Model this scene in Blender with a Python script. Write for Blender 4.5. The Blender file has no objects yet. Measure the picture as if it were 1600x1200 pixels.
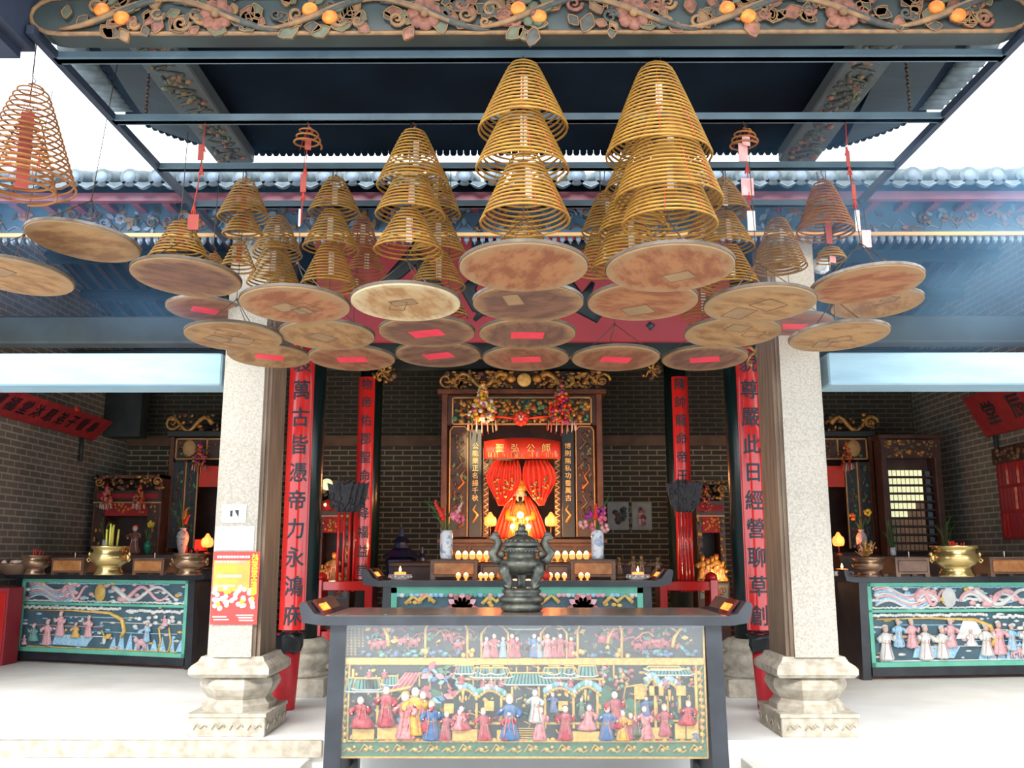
import bpy, bmesh, math, random
from mathutils import Vector, Matrix, Euler
random.seed(7)
SC = bpy.context.scene
COL = SC.collection
PI = math.pi
# ------------------------------------------------------------------ camera, world, exposure
F, PITCH, YAW, CAM = 1450.0, math.radians(10.4), math.radians(0.32), Vector((-0.058, 0.0, 1.28))
cd = bpy.data.cameras.new('camera'); cd.sensor_width = 36.0; cd.lens = 36.0 * F / 1600.0
cd.clip_start = 0.05; cd.clip_end = 200
cam = bpy.data.objects.new('camera', cd); COL.objects.link(cam)
cam.location = CAM; cam.rotation_euler = (PI / 2 + PITCH, 0, YAW); SC.camera = cam
SC.view_settings.view_transform = 'Standard'; SC.view_settings.look = 'None'
SC.view_settings.gamma = 1.0; SC.view_settings.use_curve_mapping = False
SC.view_settings.exposure = 1.45
SC.cycles.use_denoising = True
SC.cycles.max_bounces = 7; SC.cycles.diffuse_bounces = 4; SC.cycles.glossy_bounces = 3
SC.cycles.transparent_max_bounces = 12; SC.cycles.volume_bounces = 0
SC.cycles.sample_clamp_indirect = 4.0
W = bpy.data.worlds.new('sky'); SC.world = W; W.use_nodes = True
bgn = W.node_tree.nodes['Background']; bgn.inputs[0].default_value = (0.86, 0.93, 1.0, 1); bgn.inputs[1].default_value = 1.35
sl = bpy.data.lights.new('hazy_sun', 'SUN'); sl.energy = 2.5; sl.angle = math.radians(28); sl.color = (1, 0.98, 0.94)
so = bpy.data.objects.new('hazy_sun', sl); COL.objects.link(so); so.rotation_euler = (math.radians(50), 0, math.radians(-12))

_R = Euler((PI / 2 + PITCH, 0, YAW)).to_matrix()
def P(px, py, Y):                      # point of the place seen at that spot of the photo, at depth Y
    d = _R @ Vector(((px - 800) / F, (600 - py) / F, -1))
    return CAM + d * ((Y - CAM.y) / d.y)
def PZ(px, py, z):                     # the same, on the horizontal plane z
    d = _R @ Vector(((px - 800) / F, (600 - py) / F, -1))
    return CAM + d * ((z - CAM.z) / d.z)

# ------------------------------------------------------------------ materials
MATS = {}
def mat(name, c, rough=0.6, metal=0.0, c2=None, scale=8.0, bump=0.0, emit=0.0, ec=None, stretch=None, spec=0.5, coat=0.0, detail=4.0, lo=0.35, hi=0.65):
    if name in MATS: return MATS[name]
    m = bpy.data.materials.new(name); m.use_nodes = True; MATS[name] = m
    nt = m.node_tree; b = nt.nodes['Principled BSDF']
    b.inputs['Base Color'].default_value = (*c, 1); b.inputs['Roughness'].default_value = rough
    b.inputs['Metallic'].default_value = metal; b.inputs['Specular IOR Level'].default_value = spec
    b.inputs['Coat Weight'].default_value = coat
    if emit: b.inputs['Emission Color'].default_value = (*(ec or c), 1); b.inputs['Emission Strength'].default_value = emit
    c2 = c2 or tuple(x * 0.8 for x in c)
    g = nt.nodes.new('ShaderNodeNewGeometry'); mp = nt.nodes.new('ShaderNodeMapping')
    nt.links.new(g.outputs['Position'], mp.inputs[0])
    if stretch: mp.inputs['Scale'].default_value = stretch
    n = nt.nodes.new('ShaderNodeTexNoise'); n.inputs['Scale'].default_value = scale; n.inputs['Detail'].default_value = detail
    nt.links.new(mp.outputs[0], n.inputs['Vector'])
    r = nt.nodes.new('ShaderNodeValToRGB'); r.color_ramp.elements[0].position = lo; r.color_ramp.elements[1].position = hi
    r.color_ramp.elements[0].color = (*c2, 1); r.color_ramp.elements[1].color = (*c, 1)
    nt.links.new(n.outputs[0], r.inputs[0]); nt.links.new(r.outputs[0], b.inputs['Base Color'])
    if bump:
        bp = nt.nodes.new('ShaderNodeBump'); bp.inputs['Strength'].default_value = bump; bp.inputs['Distance'].default_value = 0.01
        nt.links.new(n.outputs[0], bp.inputs['Height']); nt.links.new(bp.outputs[0], b.inputs['Normal'])
    return m

def brick(name, c1, c2, mortar, along='x', bw=0.29, rh=0.088, ms=0.011):
    m = bpy.data.materials.new(name); m.use_nodes = True; MATS[name] = m
    nt = m.node_tree; b = nt.nodes['Principled BSDF']; b.inputs['Roughness'].default_value = 0.85
    g = nt.nodes.new('ShaderNodeNewGeometry'); s = nt.nodes.new('ShaderNodeSeparateXYZ'); cb = nt.nodes.new('ShaderNodeCombineXYZ')
    nt.links.new(g.outputs['Position'], s.inputs[0])
    nt.links.new(s.outputs['X' if along == 'x' else 'Y'], cb.inputs[0]); nt.links.new(s.outputs['Z'], cb.inputs[1])
    t = nt.nodes.new('ShaderNodeTexBrick'); t.inputs['Scale'].default_value = 1
    t.inputs['Brick Width'].default_value = bw; t.inputs['Row Height'].default_value = rh; t.inputs['Mortar Size'].default_value = ms
    t.inputs['Color1'].default_value = (*c1, 1); t.inputs['Color2'].default_value = (*c2, 1); t.inputs['Mortar'].default_value = (*mortar, 1)
    nt.links.new(cb.outputs[0], t.inputs['Vector'])
    n = nt.nodes.new('ShaderNodeTexNoise'); n.inputs['Scale'].default_value = 1.3; n.inputs['Detail'].default_value = 5
    nt.links.new(g.outputs['Position'], n.inputs['Vector'])
    mx = nt.nodes.new('ShaderNodeMix'); mx.data_type = 'RGBA'; mx.blend_type = 'MULTIPLY'; mx.inputs['Factor'].default_value = 0.6
    nt.links.new(t.outputs[0], mx.inputs['A']); nt.links.new(n.outputs[0], mx.inputs['B'])
    nt.links.new(mx.outputs['Result'], b.inputs['Base Color'])
    bp = nt.nodes.new('ShaderNodeBump'); bp.inputs['Strength'].default_value = 0.5; bp.inputs['Distance'].default_value = 0.006; bp.invert = True
    nt.links.new(t.outputs[1], bp.inputs['Height']); nt.links.new(bp.outputs[0], b.inputs['Normal'])
    return m

def boardmat(name, cin, cin2, crim, rnd=3.0):       # stained underside of a round board, rim lighter
    m = bpy.data.materials.new(name); m.use_nodes = True; MATS[name] = m
    nt = m.node_tree; b = nt.nodes['Principled BSDF']; b.inputs['Roughness'].default_value = 0.75
    tc = nt.nodes.new('ShaderNodeTexCoord'); oi = nt.nodes.new('ShaderNodeObjectInfo')
    ad = nt.nodes.new('ShaderNodeVectorMath'); ad.operation = 'ADD'
    nt.links.new(tc.outputs['Object'], ad.inputs[0])
    ml = nt.nodes.new('ShaderNodeMath'); ml.operation = 'MULTIPLY'; ml.inputs[1].default_value = 37.0
    nt.links.new(oi.outputs['Random'], ml.inputs[0]); nt.links.new(ml.outputs[0], ad.inputs[1])
    mp = nt.nodes.new('ShaderNodeMapping'); mp.inputs['Scale'].default_value = (1, 2.2, 1); nt.links.new(ad.outputs[0], mp.inputs[0])
    n = nt.nodes.new('ShaderNodeTexNoise'); n.inputs['Scale'].default_value = 5.5; n.inputs['Detail'].default_value = 8; n.inputs['Roughness'].default_value = 0.65
    nt.links.new(mp.outputs[0], n.inputs['Vector'])
    r = nt.nodes.new('ShaderNodeValToRGB'); r.color_ramp.elements[0].position = 0.42; r.color_ramp.elements[1].position = 0.57
    r.color_ramp.elements[0].color = (*cin2, 1); r.color_ramp.elements[1].color = (*cin, 1)
    nt.links.new(n.outputs[0], r.inputs[0])
    ln = nt.nodes.new('ShaderNodeVectorMath'); ln.operation = 'LENGTH'; nt.links.new(tc.outputs['Object'], ln.inputs[0])
    a2 = nt.nodes.new('ShaderNodeMath'); a2.operation = 'MULTIPLY_ADD'; a2.inputs[1].default_value = 0.16
    nt.links.new(n.outputs[0], a2.inputs[0]); nt.links.new(ln.outputs['Value'], a2.inputs[2])
    r2 = nt.nodes.new('ShaderNodeValToRGB'); r2.color_ramp.elements[0].position = 0.30; r2.color_ramp.elements[1].position = 0.37
    nt.links.new(a2.outputs[0], r2.inputs[0])
    mx = nt.nodes.new('ShaderNodeMix'); mx.data_type = 'RGBA'
    nt.links.new(r2.outputs[0], mx.inputs['Factor']); nt.links.new(r.outputs[0], mx.inputs['A']); mx.inputs['B'].default_value = (*crim, 1)
    nt.links.new(mx.outputs['Result'], b.inputs['Base Color'])
    return m

M = {}
M['floor'] = mat('pale_granite_floor', (0.86, 0.85, 0.82), 0.55, c2=(0.78, 0.76, 0.72), scale=2.2)
M['step'] = mat('granite_step', (0.70, 0.68, 0.62), 0.8, c2=(0.60, 0.58, 0.52), scale=60, bump=0.3)
M['granite'] = mat('grey_white_granite', (0.46, 0.42, 0.36), 0.8, c2=(0.33, 0.295, 0.24), scale=70, bump=0.4, lo=0.3, hi=0.6)
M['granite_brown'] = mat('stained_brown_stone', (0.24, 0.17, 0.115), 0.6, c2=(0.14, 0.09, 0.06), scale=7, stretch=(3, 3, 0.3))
M['base'] = mat('carved_base_stone', (0.50, 0.45, 0.37), 0.8, c2=(0.34, 0.29, 0.22), scale=14, bump=0.2)
M['white_beam'] = mat('pale_blue_painted_stone', (0.27, 0.41, 0.49), 0.6, c2=(0.22, 0.35, 0.43), scale=4, stretch=(0.6, 1, 3))
M['dark_timber'] = mat('dark_green_timber', (0.035, 0.05, 0.048), 0.5, c2=(0.02, 0.026, 0.025), scale=3)
M['grey_beam'] = mat('grey_green_beam', (0.075, 0.095, 0.10), 0.6, c2=(0.05, 0.06, 0.06), scale=3)
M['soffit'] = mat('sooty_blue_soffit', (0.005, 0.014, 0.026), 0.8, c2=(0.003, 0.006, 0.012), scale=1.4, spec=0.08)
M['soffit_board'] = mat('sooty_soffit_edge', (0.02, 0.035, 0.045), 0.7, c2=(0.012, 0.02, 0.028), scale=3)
M['rafter'] = mat('dull_red_rafter', (0.055, 0.016, 0.010), 0.7)
M['purple'] = mat('purple_red_eave_board', (0.17, 0.035, 0.055), 0.5, c2=(0.11, 0.02, 0.04), scale=2)
M['bluefascia'] = mat('weathered_blue_board', (0.05, 0.13, 0.22), 0.6, c2=(0.03, 0.07, 0.12), scale=3)
M['goldline'] = mat('gold_moulding', (0.62, 0.36, 0.13), 0.45)
M['tile'] = mat('grey_roof_tile', (0.13, 0.17, 0.19), 0.7, c2=(0.06, 0.085, 0.10), scale=9, bump=0.3)
M['tooth'] = mat('pale_blue_fringe', (0.16, 0.22, 0.30), 0.6)
M['steel'] = mat('grey_blue_painted_steel', (0.11, 0.17, 0.21), 0.5, c2=(0.075, 0.12, 0.15), scale=5)
M['steel_dark'] = mat('dark_steel', (0.02, 0.03, 0.055), 0.5)
M['coil'] = mat('yellow_ochre_incense', (0.36, 0.185, 0.022), 0.7, c2=(0.25, 0.115, 0.012), scale=14)
M['coil_red'] = mat('rusty_incense', (0.32, 0.12, 0.022), 0.7, c2=(0.22, 0.07, 0.014), scale=14)
M['thread'] = mat('red_thread', (0.50, 0.03, 0.015), 0.6)
M['wire'] = mat('rusty_wire', (0.10, 0.07, 0.05), 0.5, metal=0.6)
M['tag_pink'] = mat('faded_pink_paper', (0.80, 0.30, 0.30), 0.7, c2=(0.75, 0.45, 0.42), scale=20)
M['tag_white'] = mat('white_paper_tag', (0.85, 0.78, 0.74), 0.7)
M['tag_red'] = mat('dark_red_paper_tag', (0.38, 0.06, 0.04), 0.7)
M['label'] = mat('bright_red_paper', (0.80, 0.035, 0.07), 0.6)
M['rim'] = mat('board_rim_grey', (0.05, 0.034, 0.022), 0.6, c2=(0.09, 0.07, 0.05), scale=12)
M['rim_pale'] = mat('pale_board_top', (0.22, 0.20, 0.18), 0.6, c2=(0.08, 0.06, 0.05), scale=10)
M['b_orange'] = boardmat('orange_stained_board', (0.30, 0.120, 0.044), (0.19, 0.055, 0.017), (0.27, 0.155, 0.07))
M['b_tan'] = boardmat('tan_stained_board', (0.32, 0.17, 0.062), (0.19, 0.085, 0.028), (0.25, 0.15, 0.07))
M['b_dark'] = boardmat('dark_brown_board', (0.16, 0.068, 0.036), (0.10, 0.040, 0.024), (0.24, 0.13, 0.055))
M['b_pale'] = boardmat('pale_cream_board', (0.42, 0.27, 0.13), (0.30, 0.15, 0.055), (0.50, 0.39, 0.23))
M['b_red'] = boardmat('reddish_brown_board', (0.24, 0.085, 0.034), (0.15, 0.045, 0.016), (0.25, 0.135, 0.055))
M['outline'] = mat('glue_ghost_line', (0.15, 0.08, 0.045), 0.8)
M['ghost'] = mat('bare_paper_patch', (0.27, 0.155, 0.07), 0.8)
M['red_col'] = mat('red_lacquer', (0.62, 0.022, 0.018), 0.16, c2=(0.54, 0.016, 0.016), scale=2, coat=0.3)
M['red_dull'] = mat('dull_red_cloth', (0.38, 0.022, 0.025), 0.8, c2=(0.28, 0.015, 0.02), scale=6)
M['red_plaque'] = mat('weathered_red_plaque', (0.40, 0.025, 0.04), 0.5, c2=(0.34, 0.018, 0.03), scale=2)
M['ink'] = mat('blue_black_ink', (0.010, 0.020, 0.030), 0.45)
M['black_col'] = mat('black_green_lacquer', (0.006, 0.018, 0.018), 0.25)
M['table_black'] = mat('black_table_lacquer', (0.028, 0.032, 0.040), 0.35, c2=(0.016, 0.018, 0.024), scale=6)
M['table_top'] = mat('worn_table_top', (0.16, 0.13, 0.11), 0.25, c2=(0.10, 0.075, 0.06), scale=9)
M['darkwood'] = mat('dark_red_brown_wood', (0.075, 0.03, 0.02), 0.45, c2=(0.04, 0.016, 0.012), scale=5)
M['midwood'] = mat('red_brown_carved_wood', (0.16, 0.06, 0.03), 0.5, c2=(0.09, 0.03, 0.018), scale=7)
M['gold'] = mat('old_gilding', (0.60, 0.33, 0.08), 0.4, c2=(0.38, 0.17, 0.04), scale=20, metal=0.25)
M['gold_bright'] = mat('bright_gold_paint', (0.80, 0.55, 0.18), 0.5, c2=(0.62, 0.38, 0.10), scale=20)
M['gold_dull'] = mat('smoke_dulled_gilding', (0.22, 0.13, 0.055), 0.55, c2=(0.12, 0.07, 0.035), scale=20)
M['grey_leaf'] = mat('grey_green_carving', (0.06, 0.058, 0.045), 0.6, c2=(0.03, 0.03, 0.025), scale=25)
M['peach'] = mat('orange_painted_fruit', (0.80, 0.26, 0.03), 0.5, c2=(0.62, 0.14, 0.015), scale=30)
M['petal'] = mat('dusty_pink_petal', (0.26, 0.095, 0.055), 0.6, c2=(0.12, 0.04, 0.025), scale=30)
M['leafgreen'] = mat('olive_painted_leaf', (0.10, 0.11, 0.06), 0.6, c2=(0.06, 0.07, 0.04), scale=25)
M['edge_tan'] = mat('tan_carved_edge', (0.25, 0.13, 0.05), 0.6, c2=(0.14, 0.075, 0.035), scale=20)
M['pbg'] = mat('blue_black_panel_ground', (0.03, 0.055, 0.065), 0.6)
M['pbg2'] = mat('slate_blue_panel_ground', (0.075, 0.14, 0.18), 0.6)
M['pink'] = mat('pink_red_robe', (0.56, 0.20, 0.20), 0.6, c2=(0.36, 0.08, 0.09), scale=40)
M['pinkpale'] = mat('pale_pink_paint', (0.80, 0.50, 0.52), 0.6, c2=(0.70, 0.36, 0.40), scale=40)
M['blue'] = mat('blue_robe', (0.12, 0.26, 0.48), 0.6, c2=(0.08, 0.17, 0.34), scale=40)
M['bluepale'] = mat('pale_blue_paint', (0.45, 0.68, 0.84), 0.6, c2=(0.24, 0.50, 0.72), scale=40)
M['white'] = mat('white_paint', (0.80, 0.80, 0.78), 0.6)
M['teal'] = mat('teal_glazed_roof', (0.16, 0.42, 0.38), 0.5, c2=(0.11, 0.32, 0.30), scale=30)
M['tealframe'] = mat('turquoise_frame_paint', (0.16, 0.52, 0.38), 0.55, c2=(0.12, 0.44, 0.32), scale=6)
M['green'] = mat('green_paint', (0.10, 0.30, 0.17), 0.6, c2=(0.06, 0.20, 0.12), scale=30)
M['skin'] = mat('pale_painted_skin', (0.74, 0.50, 0.42), 0.6)
M['bronze'] = mat('dark_patinated_bronze', (0.13, 0.13, 0.10), 0.42, metal=0.55, c2=(0.045, 0.05, 0.048), scale=18, bump=0.25)
M['brass'] = mat('polished_brass', (0.62, 0.47, 0.20), 0.24, metal=0.85, c2=(0.50, 0.36, 0.14), scale=8)
M['brass_dark'] = mat('tarnished_brass', (0.30, 0.19, 0.11), 0.28, metal=0.75, c2=(0.18, 0.10, 0.07), scale=8)
M['copperbox'] = mat('dark_copper_sheet', (0.16, 0.09, 0.06), 0.4, metal=0.4, c2=(0.10, 0.055, 0.04), scale=8)
M['copperpanel'] = mat('orange_copper_panel', (0.42, 0.19, 0.07), 0.4, metal=0.3, c2=(0.28, 0.10, 0.03), scale=10)
M['ash'] = mat('grey_ash', (0.35, 0.33, 0.30), 0.95)
M['joss_red'] = mat('red_joss_stick', (0.60, 0.03, 0.02), 0.7)
M['joss_yellow'] = mat('yellow_candle', (0.80, 0.72, 0.12), 0.5)
M['porcelain'] = mat('white_porcelain', (0.72, 0.74, 0.76), 0.15, c2=(0.30, 0.38, 0.55), scale=22, lo=0.40, hi=0.46)
M['porcelain_pink'] = mat('pink_grey_porcelain', (0.62, 0.52, 0.50), 0.2, c2=(0.30, 0.22, 0.24), scale=22, lo=0.38, hi=0.46)
M['greenglass'] = mat('green_glaze', (0.02, 0.22, 0.13), 0.15)
M['stem'] = mat('green_stem', (0.06, 0.18, 0.035), 0.6)
M['flower_red'] = mat('red_gladiolus', (0.75, 0.04, 0.02), 0.6)
M['flower_pink'] = mat('pink_petals', (0.80, 0.16, 0.25), 0.6)
M['flower_magenta'] = mat('magenta_petals', (0.45, 0.03, 0.30), 0.6)
M['flower_yellow'] = mat('yellow_petals', (0.85, 0.60, 0.05), 0.6)
M['flower_orange'] = mat('orange_petals', (0.85, 0.25, 0.03), 0.6)
M['paper'] = mat('white_picture_paper', (0.50, 0.53, 0.50), 0.8)
M['blackplastic'] = mat('black_plastic_bag', (0.02, 0.022, 0.025), 0.2)
M['binred'] = mat('red_plastic', (0.62, 0.02, 0.03), 0.4)
M['fan'] = mat('smoky_black_fan', (0.045, 0.04, 0.045), 0.7, c2=(0.02, 0.018, 0.022), scale=25)
M['navy'] = mat('deep_navy_enamel', (0.010, 0.014, 0.05), 0.25)
M['flame'] = mat('candle_flame', (1, 0.75, 0.35), 0.5, emit=4, ec=(1, 0.55, 0.18))
M['glowcup'] = mat('glowing_candle_cup', (0.9, 0.2, 0.05), 0.4, emit=1.0, ec=(1.0, 0.22, 0.05))
M['bulb'] = mat('warm_bulb', (1, 0.8, 0.5), 0.4, emit=4, ec=(1, 0.62, 0.25))
M['lotus'] = mat('lit_red_lotus_lamp', (0.9, 0.12, 0.04), 0.4, emit=1.6, ec=(1.0, 0.16, 0.03))
M['ledsign'] = mat('lit_orange_lettering', (1, 0.35, 0.08), 0.4, emit=1.2, ec=(1.0, 0.20, 0.03))
M['signglass'] = mat('dark_red_sign_glass', (0.10, 0.012, 0.008), 0.15)
M['tablet_lit'] = mat('lit_name_slips', (0.75, 0.72, 0.42), 0.5, emit=0.30, ec=(0.9, 0.92, 0.55))
M['tablet_dim'] = mat('dim_name_slips', (0.42, 0.28, 0.17), 0.5)
M['poster_red'] = mat('poster_red_paper', (0.78, 0.05, 0.04), 0.5)
M['poster_yellow'] = mat('poster_yellow_print', (0.90, 0.72, 0.03), 0.5)
M['poster_orange'] = mat('poster_orange_print', (0.88, 0.35, 0.06), 0.5)
M['silk_red'] = mat('embroidered_red_silk', (0.72, 0.035, 0.015), 0.5, c2=(0.58, 0.05, 0.02), scale=14, lo=0.4, hi=0.55)
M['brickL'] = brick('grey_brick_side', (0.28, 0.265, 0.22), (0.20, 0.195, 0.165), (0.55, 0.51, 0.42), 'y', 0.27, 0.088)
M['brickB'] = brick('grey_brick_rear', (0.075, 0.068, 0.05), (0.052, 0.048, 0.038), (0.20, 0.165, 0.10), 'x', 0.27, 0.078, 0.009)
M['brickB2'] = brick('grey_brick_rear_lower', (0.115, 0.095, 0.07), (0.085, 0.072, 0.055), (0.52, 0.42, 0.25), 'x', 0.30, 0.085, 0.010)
M['ledge'] = mat('brown_stone_ledge', (0.20, 0.11, 0.06), 0.7, c2=(0.13, 0.07, 0.04), scale=4)

g = bpy.data.materials.new('display_glass'); g.use_nodes = True; MATS['glass'] = M['glass'] = g
nt = g.node_tree; nt.nodes.clear()
o_ = nt.nodes.new('ShaderNodeOutputMaterial'); tr = nt.nodes.new('ShaderNodeBsdfTransparent'); gl = nt.nodes.new('ShaderNodeBsdfGlossy')
df = nt.nodes.new('ShaderNodeBsdfDiffuse'); gl.inputs['Roughness'].default_value = 0.08; df.inputs[0].default_value = (0.8, 0.85, 0.85, 1)  # faint white diffuse put into the glass for its hazy reflections
m1 = nt.nodes.new('ShaderNodeMixShader'); m2 = nt.nodes.new('ShaderNodeMixShader'); m1.inputs[0].default_value = 0.018; m2.inputs[0].default_value = 0.055
nt.links.new(tr.outputs[0], m1.inputs[1]); nt.links.new(df.outputs[0], m1.inputs[2])
nt.links.new(m1.outputs[0], m2.inputs[1]); nt.links.new(gl.outputs[0], m2.inputs[2]); nt.links.new(m2.outputs[0], o_.inputs[0])

# ------------------------------------------------------------------ mesh building
class MB:
    def __init__(s): s.v = []; s.f = []; s.mi = []; s.sm = []; s.mats = []; s.T = None
    def m(s, mt):
        mt = M[mt] if isinstance(mt, str) else mt
        if mt not in s.mats: s.mats.append(mt)
        return s.mats.index(mt)
    def add(s, vs, fs, mt, smooth=False):
        n = len(s.v); k = s.m(mt)
        if s.T is not None: vs = [s.T @ Vector(v) for v in vs]
        s.v += [tuple(v) for v in vs]
        for f in fs: s.f.append([n + i for i in f]); s.mi.append(k); s.sm.append(smooth)
        return s
    def box(s, x0, x1, y0, y1, z0, z1, mt, c=0.0):
        if c <= 0:
            vs = [(x, y, z) for x in (x0, x1) for y in (y0, y1) for z in (z0, z1)]
            return s.add(vs, [(0, 1, 3, 2), (4, 6, 7, 5), (0, 4, 5, 1), (2, 3, 7, 6), (0, 2, 6, 4), (1, 5, 7, 3)], mt)
        # chamfered vertical/horizontal edges through an inset loop stack
        rings = []
        for z, q in ((z0, c), (z0 + c, 0), (z1 - c, 0), (z1, c)):
            a, b, d, e = x0 + q, x1 - q, y0 + q, y1 - q
            rings.append([(a + c, d, z), (b - c, d, z), (b, d + c, z), (b, e - c, z), (b - c, e, z), (a + c, e, z), (a, e - c, z), (a, d + c, z)])
        return s.rings(rings, mt, cap=True, smooth=False)
    def rings(s, rings, mt, cap=True, smooth=True, closed=True):
        n = len(rings[0]); vs = [v for r in rings for v in r]; fs = []
        for i in range(len(rings) - 1):
            for j in range(n if closed else n - 1):
                k = (j + 1) % n
                fs.append((i * n + j, i * n + k, (i + 1) * n + k, (i + 1) * n + j))
        if cap: fs.append(tuple(range(n))[::-1]); fs.append(tuple((len(rings) - 1) * n + j for j in range(n)))
        return s.add(vs, fs, mt, smooth)
    def lathe(s, prof, mt, cx=0, cy=0, cz=0, n=20, sx=1, sy=1, smooth=True, rot=0.0):
        rings = [[(cx + r * math.cos(2 * PI * j / n + rot) * sx, cy + r * math.sin(2 * PI * j / n + rot) * sy, cz + z) for j in range(n)] for r, z in prof]
        return s.rings(rings, mt, True, smooth)
    def ball(s, c, r, mt, n=8, m=5):
        if isinstance(r, (int, float)): r = (r, r, r)
        rings = []
        for i in range(m + 1):
            a = -PI / 2 + PI * (i + 0.02) / (m + 0.04); q = max(math.cos(a), 0.05)
            rings.append([(c[0] + r[0] * q * math.cos(2 * PI * j / n), c[1] + r[1] * q * math.sin(2 * PI * j / n), c[2] + r[2] * math.sin(a)) for j in range(n)])
        return s.rings(rings, mt, True, True)
    def tube(s, pts, r, mt, n=6, cap=True, flat=1.0):
        pts = [Vector(p) for p in pts]; k = len(pts)
        rs = r if isinstance(r, (list, tuple)) else [r] * k
        rings = []; up = Vector((0, 0, 1)); prev = None
        for i in range(k):
            d = (pts[min(i + 1, k - 1)] - pts[max(i - 1, 0)])
            if d.length < 1e-9: d = Vector((0, 0, 1))
            d.normalize()
            if prev is None:
                a = d.cross(up)
                if a.length < 0.05: a = d.cross(Vector((1, 0, 0)))
            else:
                a = prev - d * prev.dot(d)
                if a.length < 1e-5: a = d.cross(up)
            a.normalize(); prev = a; b = d.cross(a)
            rings.append([pts[i] + (a * math.cos(2 * PI * j / n) + b * math.sin(2 * PI * j / n) * flat) * rs[i] for j in range(n)])
        return s.rings(rings, mt, cap, True)
    def prism(s, poly, a0, a1, mt, axis='y', smooth=False):   # polygon (u,w) pushed along an axis
        def q(u, w, a): return (u, a, w) if axis == 'y' else ((a, u, w) if axis == 'x' else (u, w, a))
        n = len(poly); vs = [q(u, w, a0) for u, w in poly] + [q(u, w, a1) for u, w in poly]
        fs = [tuple(range(n)), tuple(range(2 * n - 1, n - 1, -1))] + [(i, i + n, (i + 1) % n + n, (i + 1) % n) for i in range(n)]
        return s.add(vs, fs, mt, smooth)
    def obj(s, name, parent=None, loc=None, label=None):
        me = bpy.data.meshes.new(name); me.from_pydata(s.v, [], s.f)
        for mt in s.mats: me.materials.append(mt)
        me.polygons.foreach_set('material_index', s.mi); me.polygons.foreach_set('use_smooth', s.sm); me.update()
        o = bpy.data.objects.new(name, me); COL.objects.link(o)
        if parent: o.parent = parent
        if loc is not None: o.location = loc
        if label: o['label'] = label
        return o

def thing(name, label, cat, loc=(0, 0, 0), rz=0.0, group=None, tilt=None):
    o = bpy.data.objects.new(name, None); COL.objects.link(o); o.empty_display_size = 0.1
    o.location = loc; o.rotation_euler = tilt if tilt else (0, 0, rz)
    o['label'] = label; o['category'] = cat
    if group: o['group'] = group
    return o
def tag(o, label, cat, group=None):
    o['label'] = label; o['category'] = cat
    if group: o['group'] = group
    return o
def struct(o, label=None):
    o['kind'] = 'structure'
    if label: o['label'] = label
    return o
def dup(o, parent=None):
    c = o.copy(); COL.objects.link(c); c.parent = parent
    for ch in list(o.children): dup(ch, c)
    return c

_tc = {}
def glyph(ch, fat=0):
    k = (ch, fat)
    if k in _tc: return _tc[k]
    c = bpy.data.curves.new('glyph', 'FONT'); c.body = ch; c.size = 1; c.resolution_u = 2
    o = bpy.data.objects.new('glyph', c); COL.objects.link(o)
    me = bpy.data.meshes.new_from_object(o.evaluated_get(bpy.context.evaluated_depsgraph_get()))
    bm = bmesh.new(); bm.from_mesh(me)
    bmesh.ops.remove_doubles(bm, verts=bm.verts, dist=0.0005)
    for _ in range(3):
        e = [e for e in bm.edges if e.calc_length() > 0.22]
        if e: bmesh.ops.subdivide_edges(bm, edges=e, cuts=1); bmesh.ops.triangulate(bm, faces=bm.faces)
    bm.verts.index_update()
    r = ([(v.co.x - 0.5, v.co.y - 0.38) for v in bm.verts], [[v.index for v in f.verts] for f in bm.faces])
    bm.free(); bpy.data.objects.remove(o); bpy.data.curves.remove(c); bpy.data.meshes.remove(me)
    _tc[k] = r; return r
def write(mb, s, size, mt, origin, ux, uz, step, fat=0.012, wx=1.0, bend=None, n=None):
    """characters as thin meshes; origin = centre of first, step = vector to next; bend=(radius) wraps on a cylinder"""
    o = Vector(origin); ux = Vector(ux); uz = Vector(uz); nn = ux.cross(uz) if n is None else Vector(n)
    for i, ch in enumerate(s):
      vs0, fs = glyph(ch, 0)
      for q, (sx_, sy_) in enumerate(((-1, 0), (1, 0), (0, 1), (0, -1))):
        f_ = min(fat, 0.02) * 0.75; vs = [(x + sx_ * f_, y + sy_ * f_) for x, y in vs0]; c = o + Vector(step) * i + nn * (0.0004 * q)
        if bend:
            out = [c + ux * math.sin(x * size * wx / bend) * bend + nn * (math.cos(x * size * wx / bend) * bend - bend) + uz * y * size for x, y in vs]
        else: out = [c + ux * x * size * wx + uz * y * size for x, y in vs]
        mb.add(out, fs, mt)
# ------------------------------------------------------------------ the setting
XW, YR, YE = 6.52, 15.3, 6.7
RIDGE = (11.0, 5.66)
def quad(mb, a, b, c, d, mt): mb.add([a, b, c, d], [(0, 1, 2, 3)], mt)

m = MB(); m.box(-9.5, 9.5, 6.85, YR + 0.3, -0.30, 0.0, 'floor'); struct(m.obj('floor'), 'pale granite floor of the raised temple hall')
m = MB(); m.box(-14, 14, -6, 6.85, -0.5, -0.225, 'floor'); struct(m.obj('courtyard_floor'), 'bright granite floor of the open courtyard')
for s_ in (-1, 1):
    m = MB(); x0, x1 = sorted((s_ * 1.5, s_ * 3.5)); m.box(x0, x1, 6.48, 6.848, -0.224, -0.113, 'step', 0.006)
    o = m.obj('stone_step'); struct(o, 'granite step %s of the front altar table' % ('left' if s_ < 0 else 'right'))

m = MB(); m.box(-3.7, -1.42, 6.80, 6.85, -0.112, 0.001, 'base', 0.004); struct(m.obj('stone_kerb'), 'granite kerb edging the raised floor left of the front table')
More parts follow.
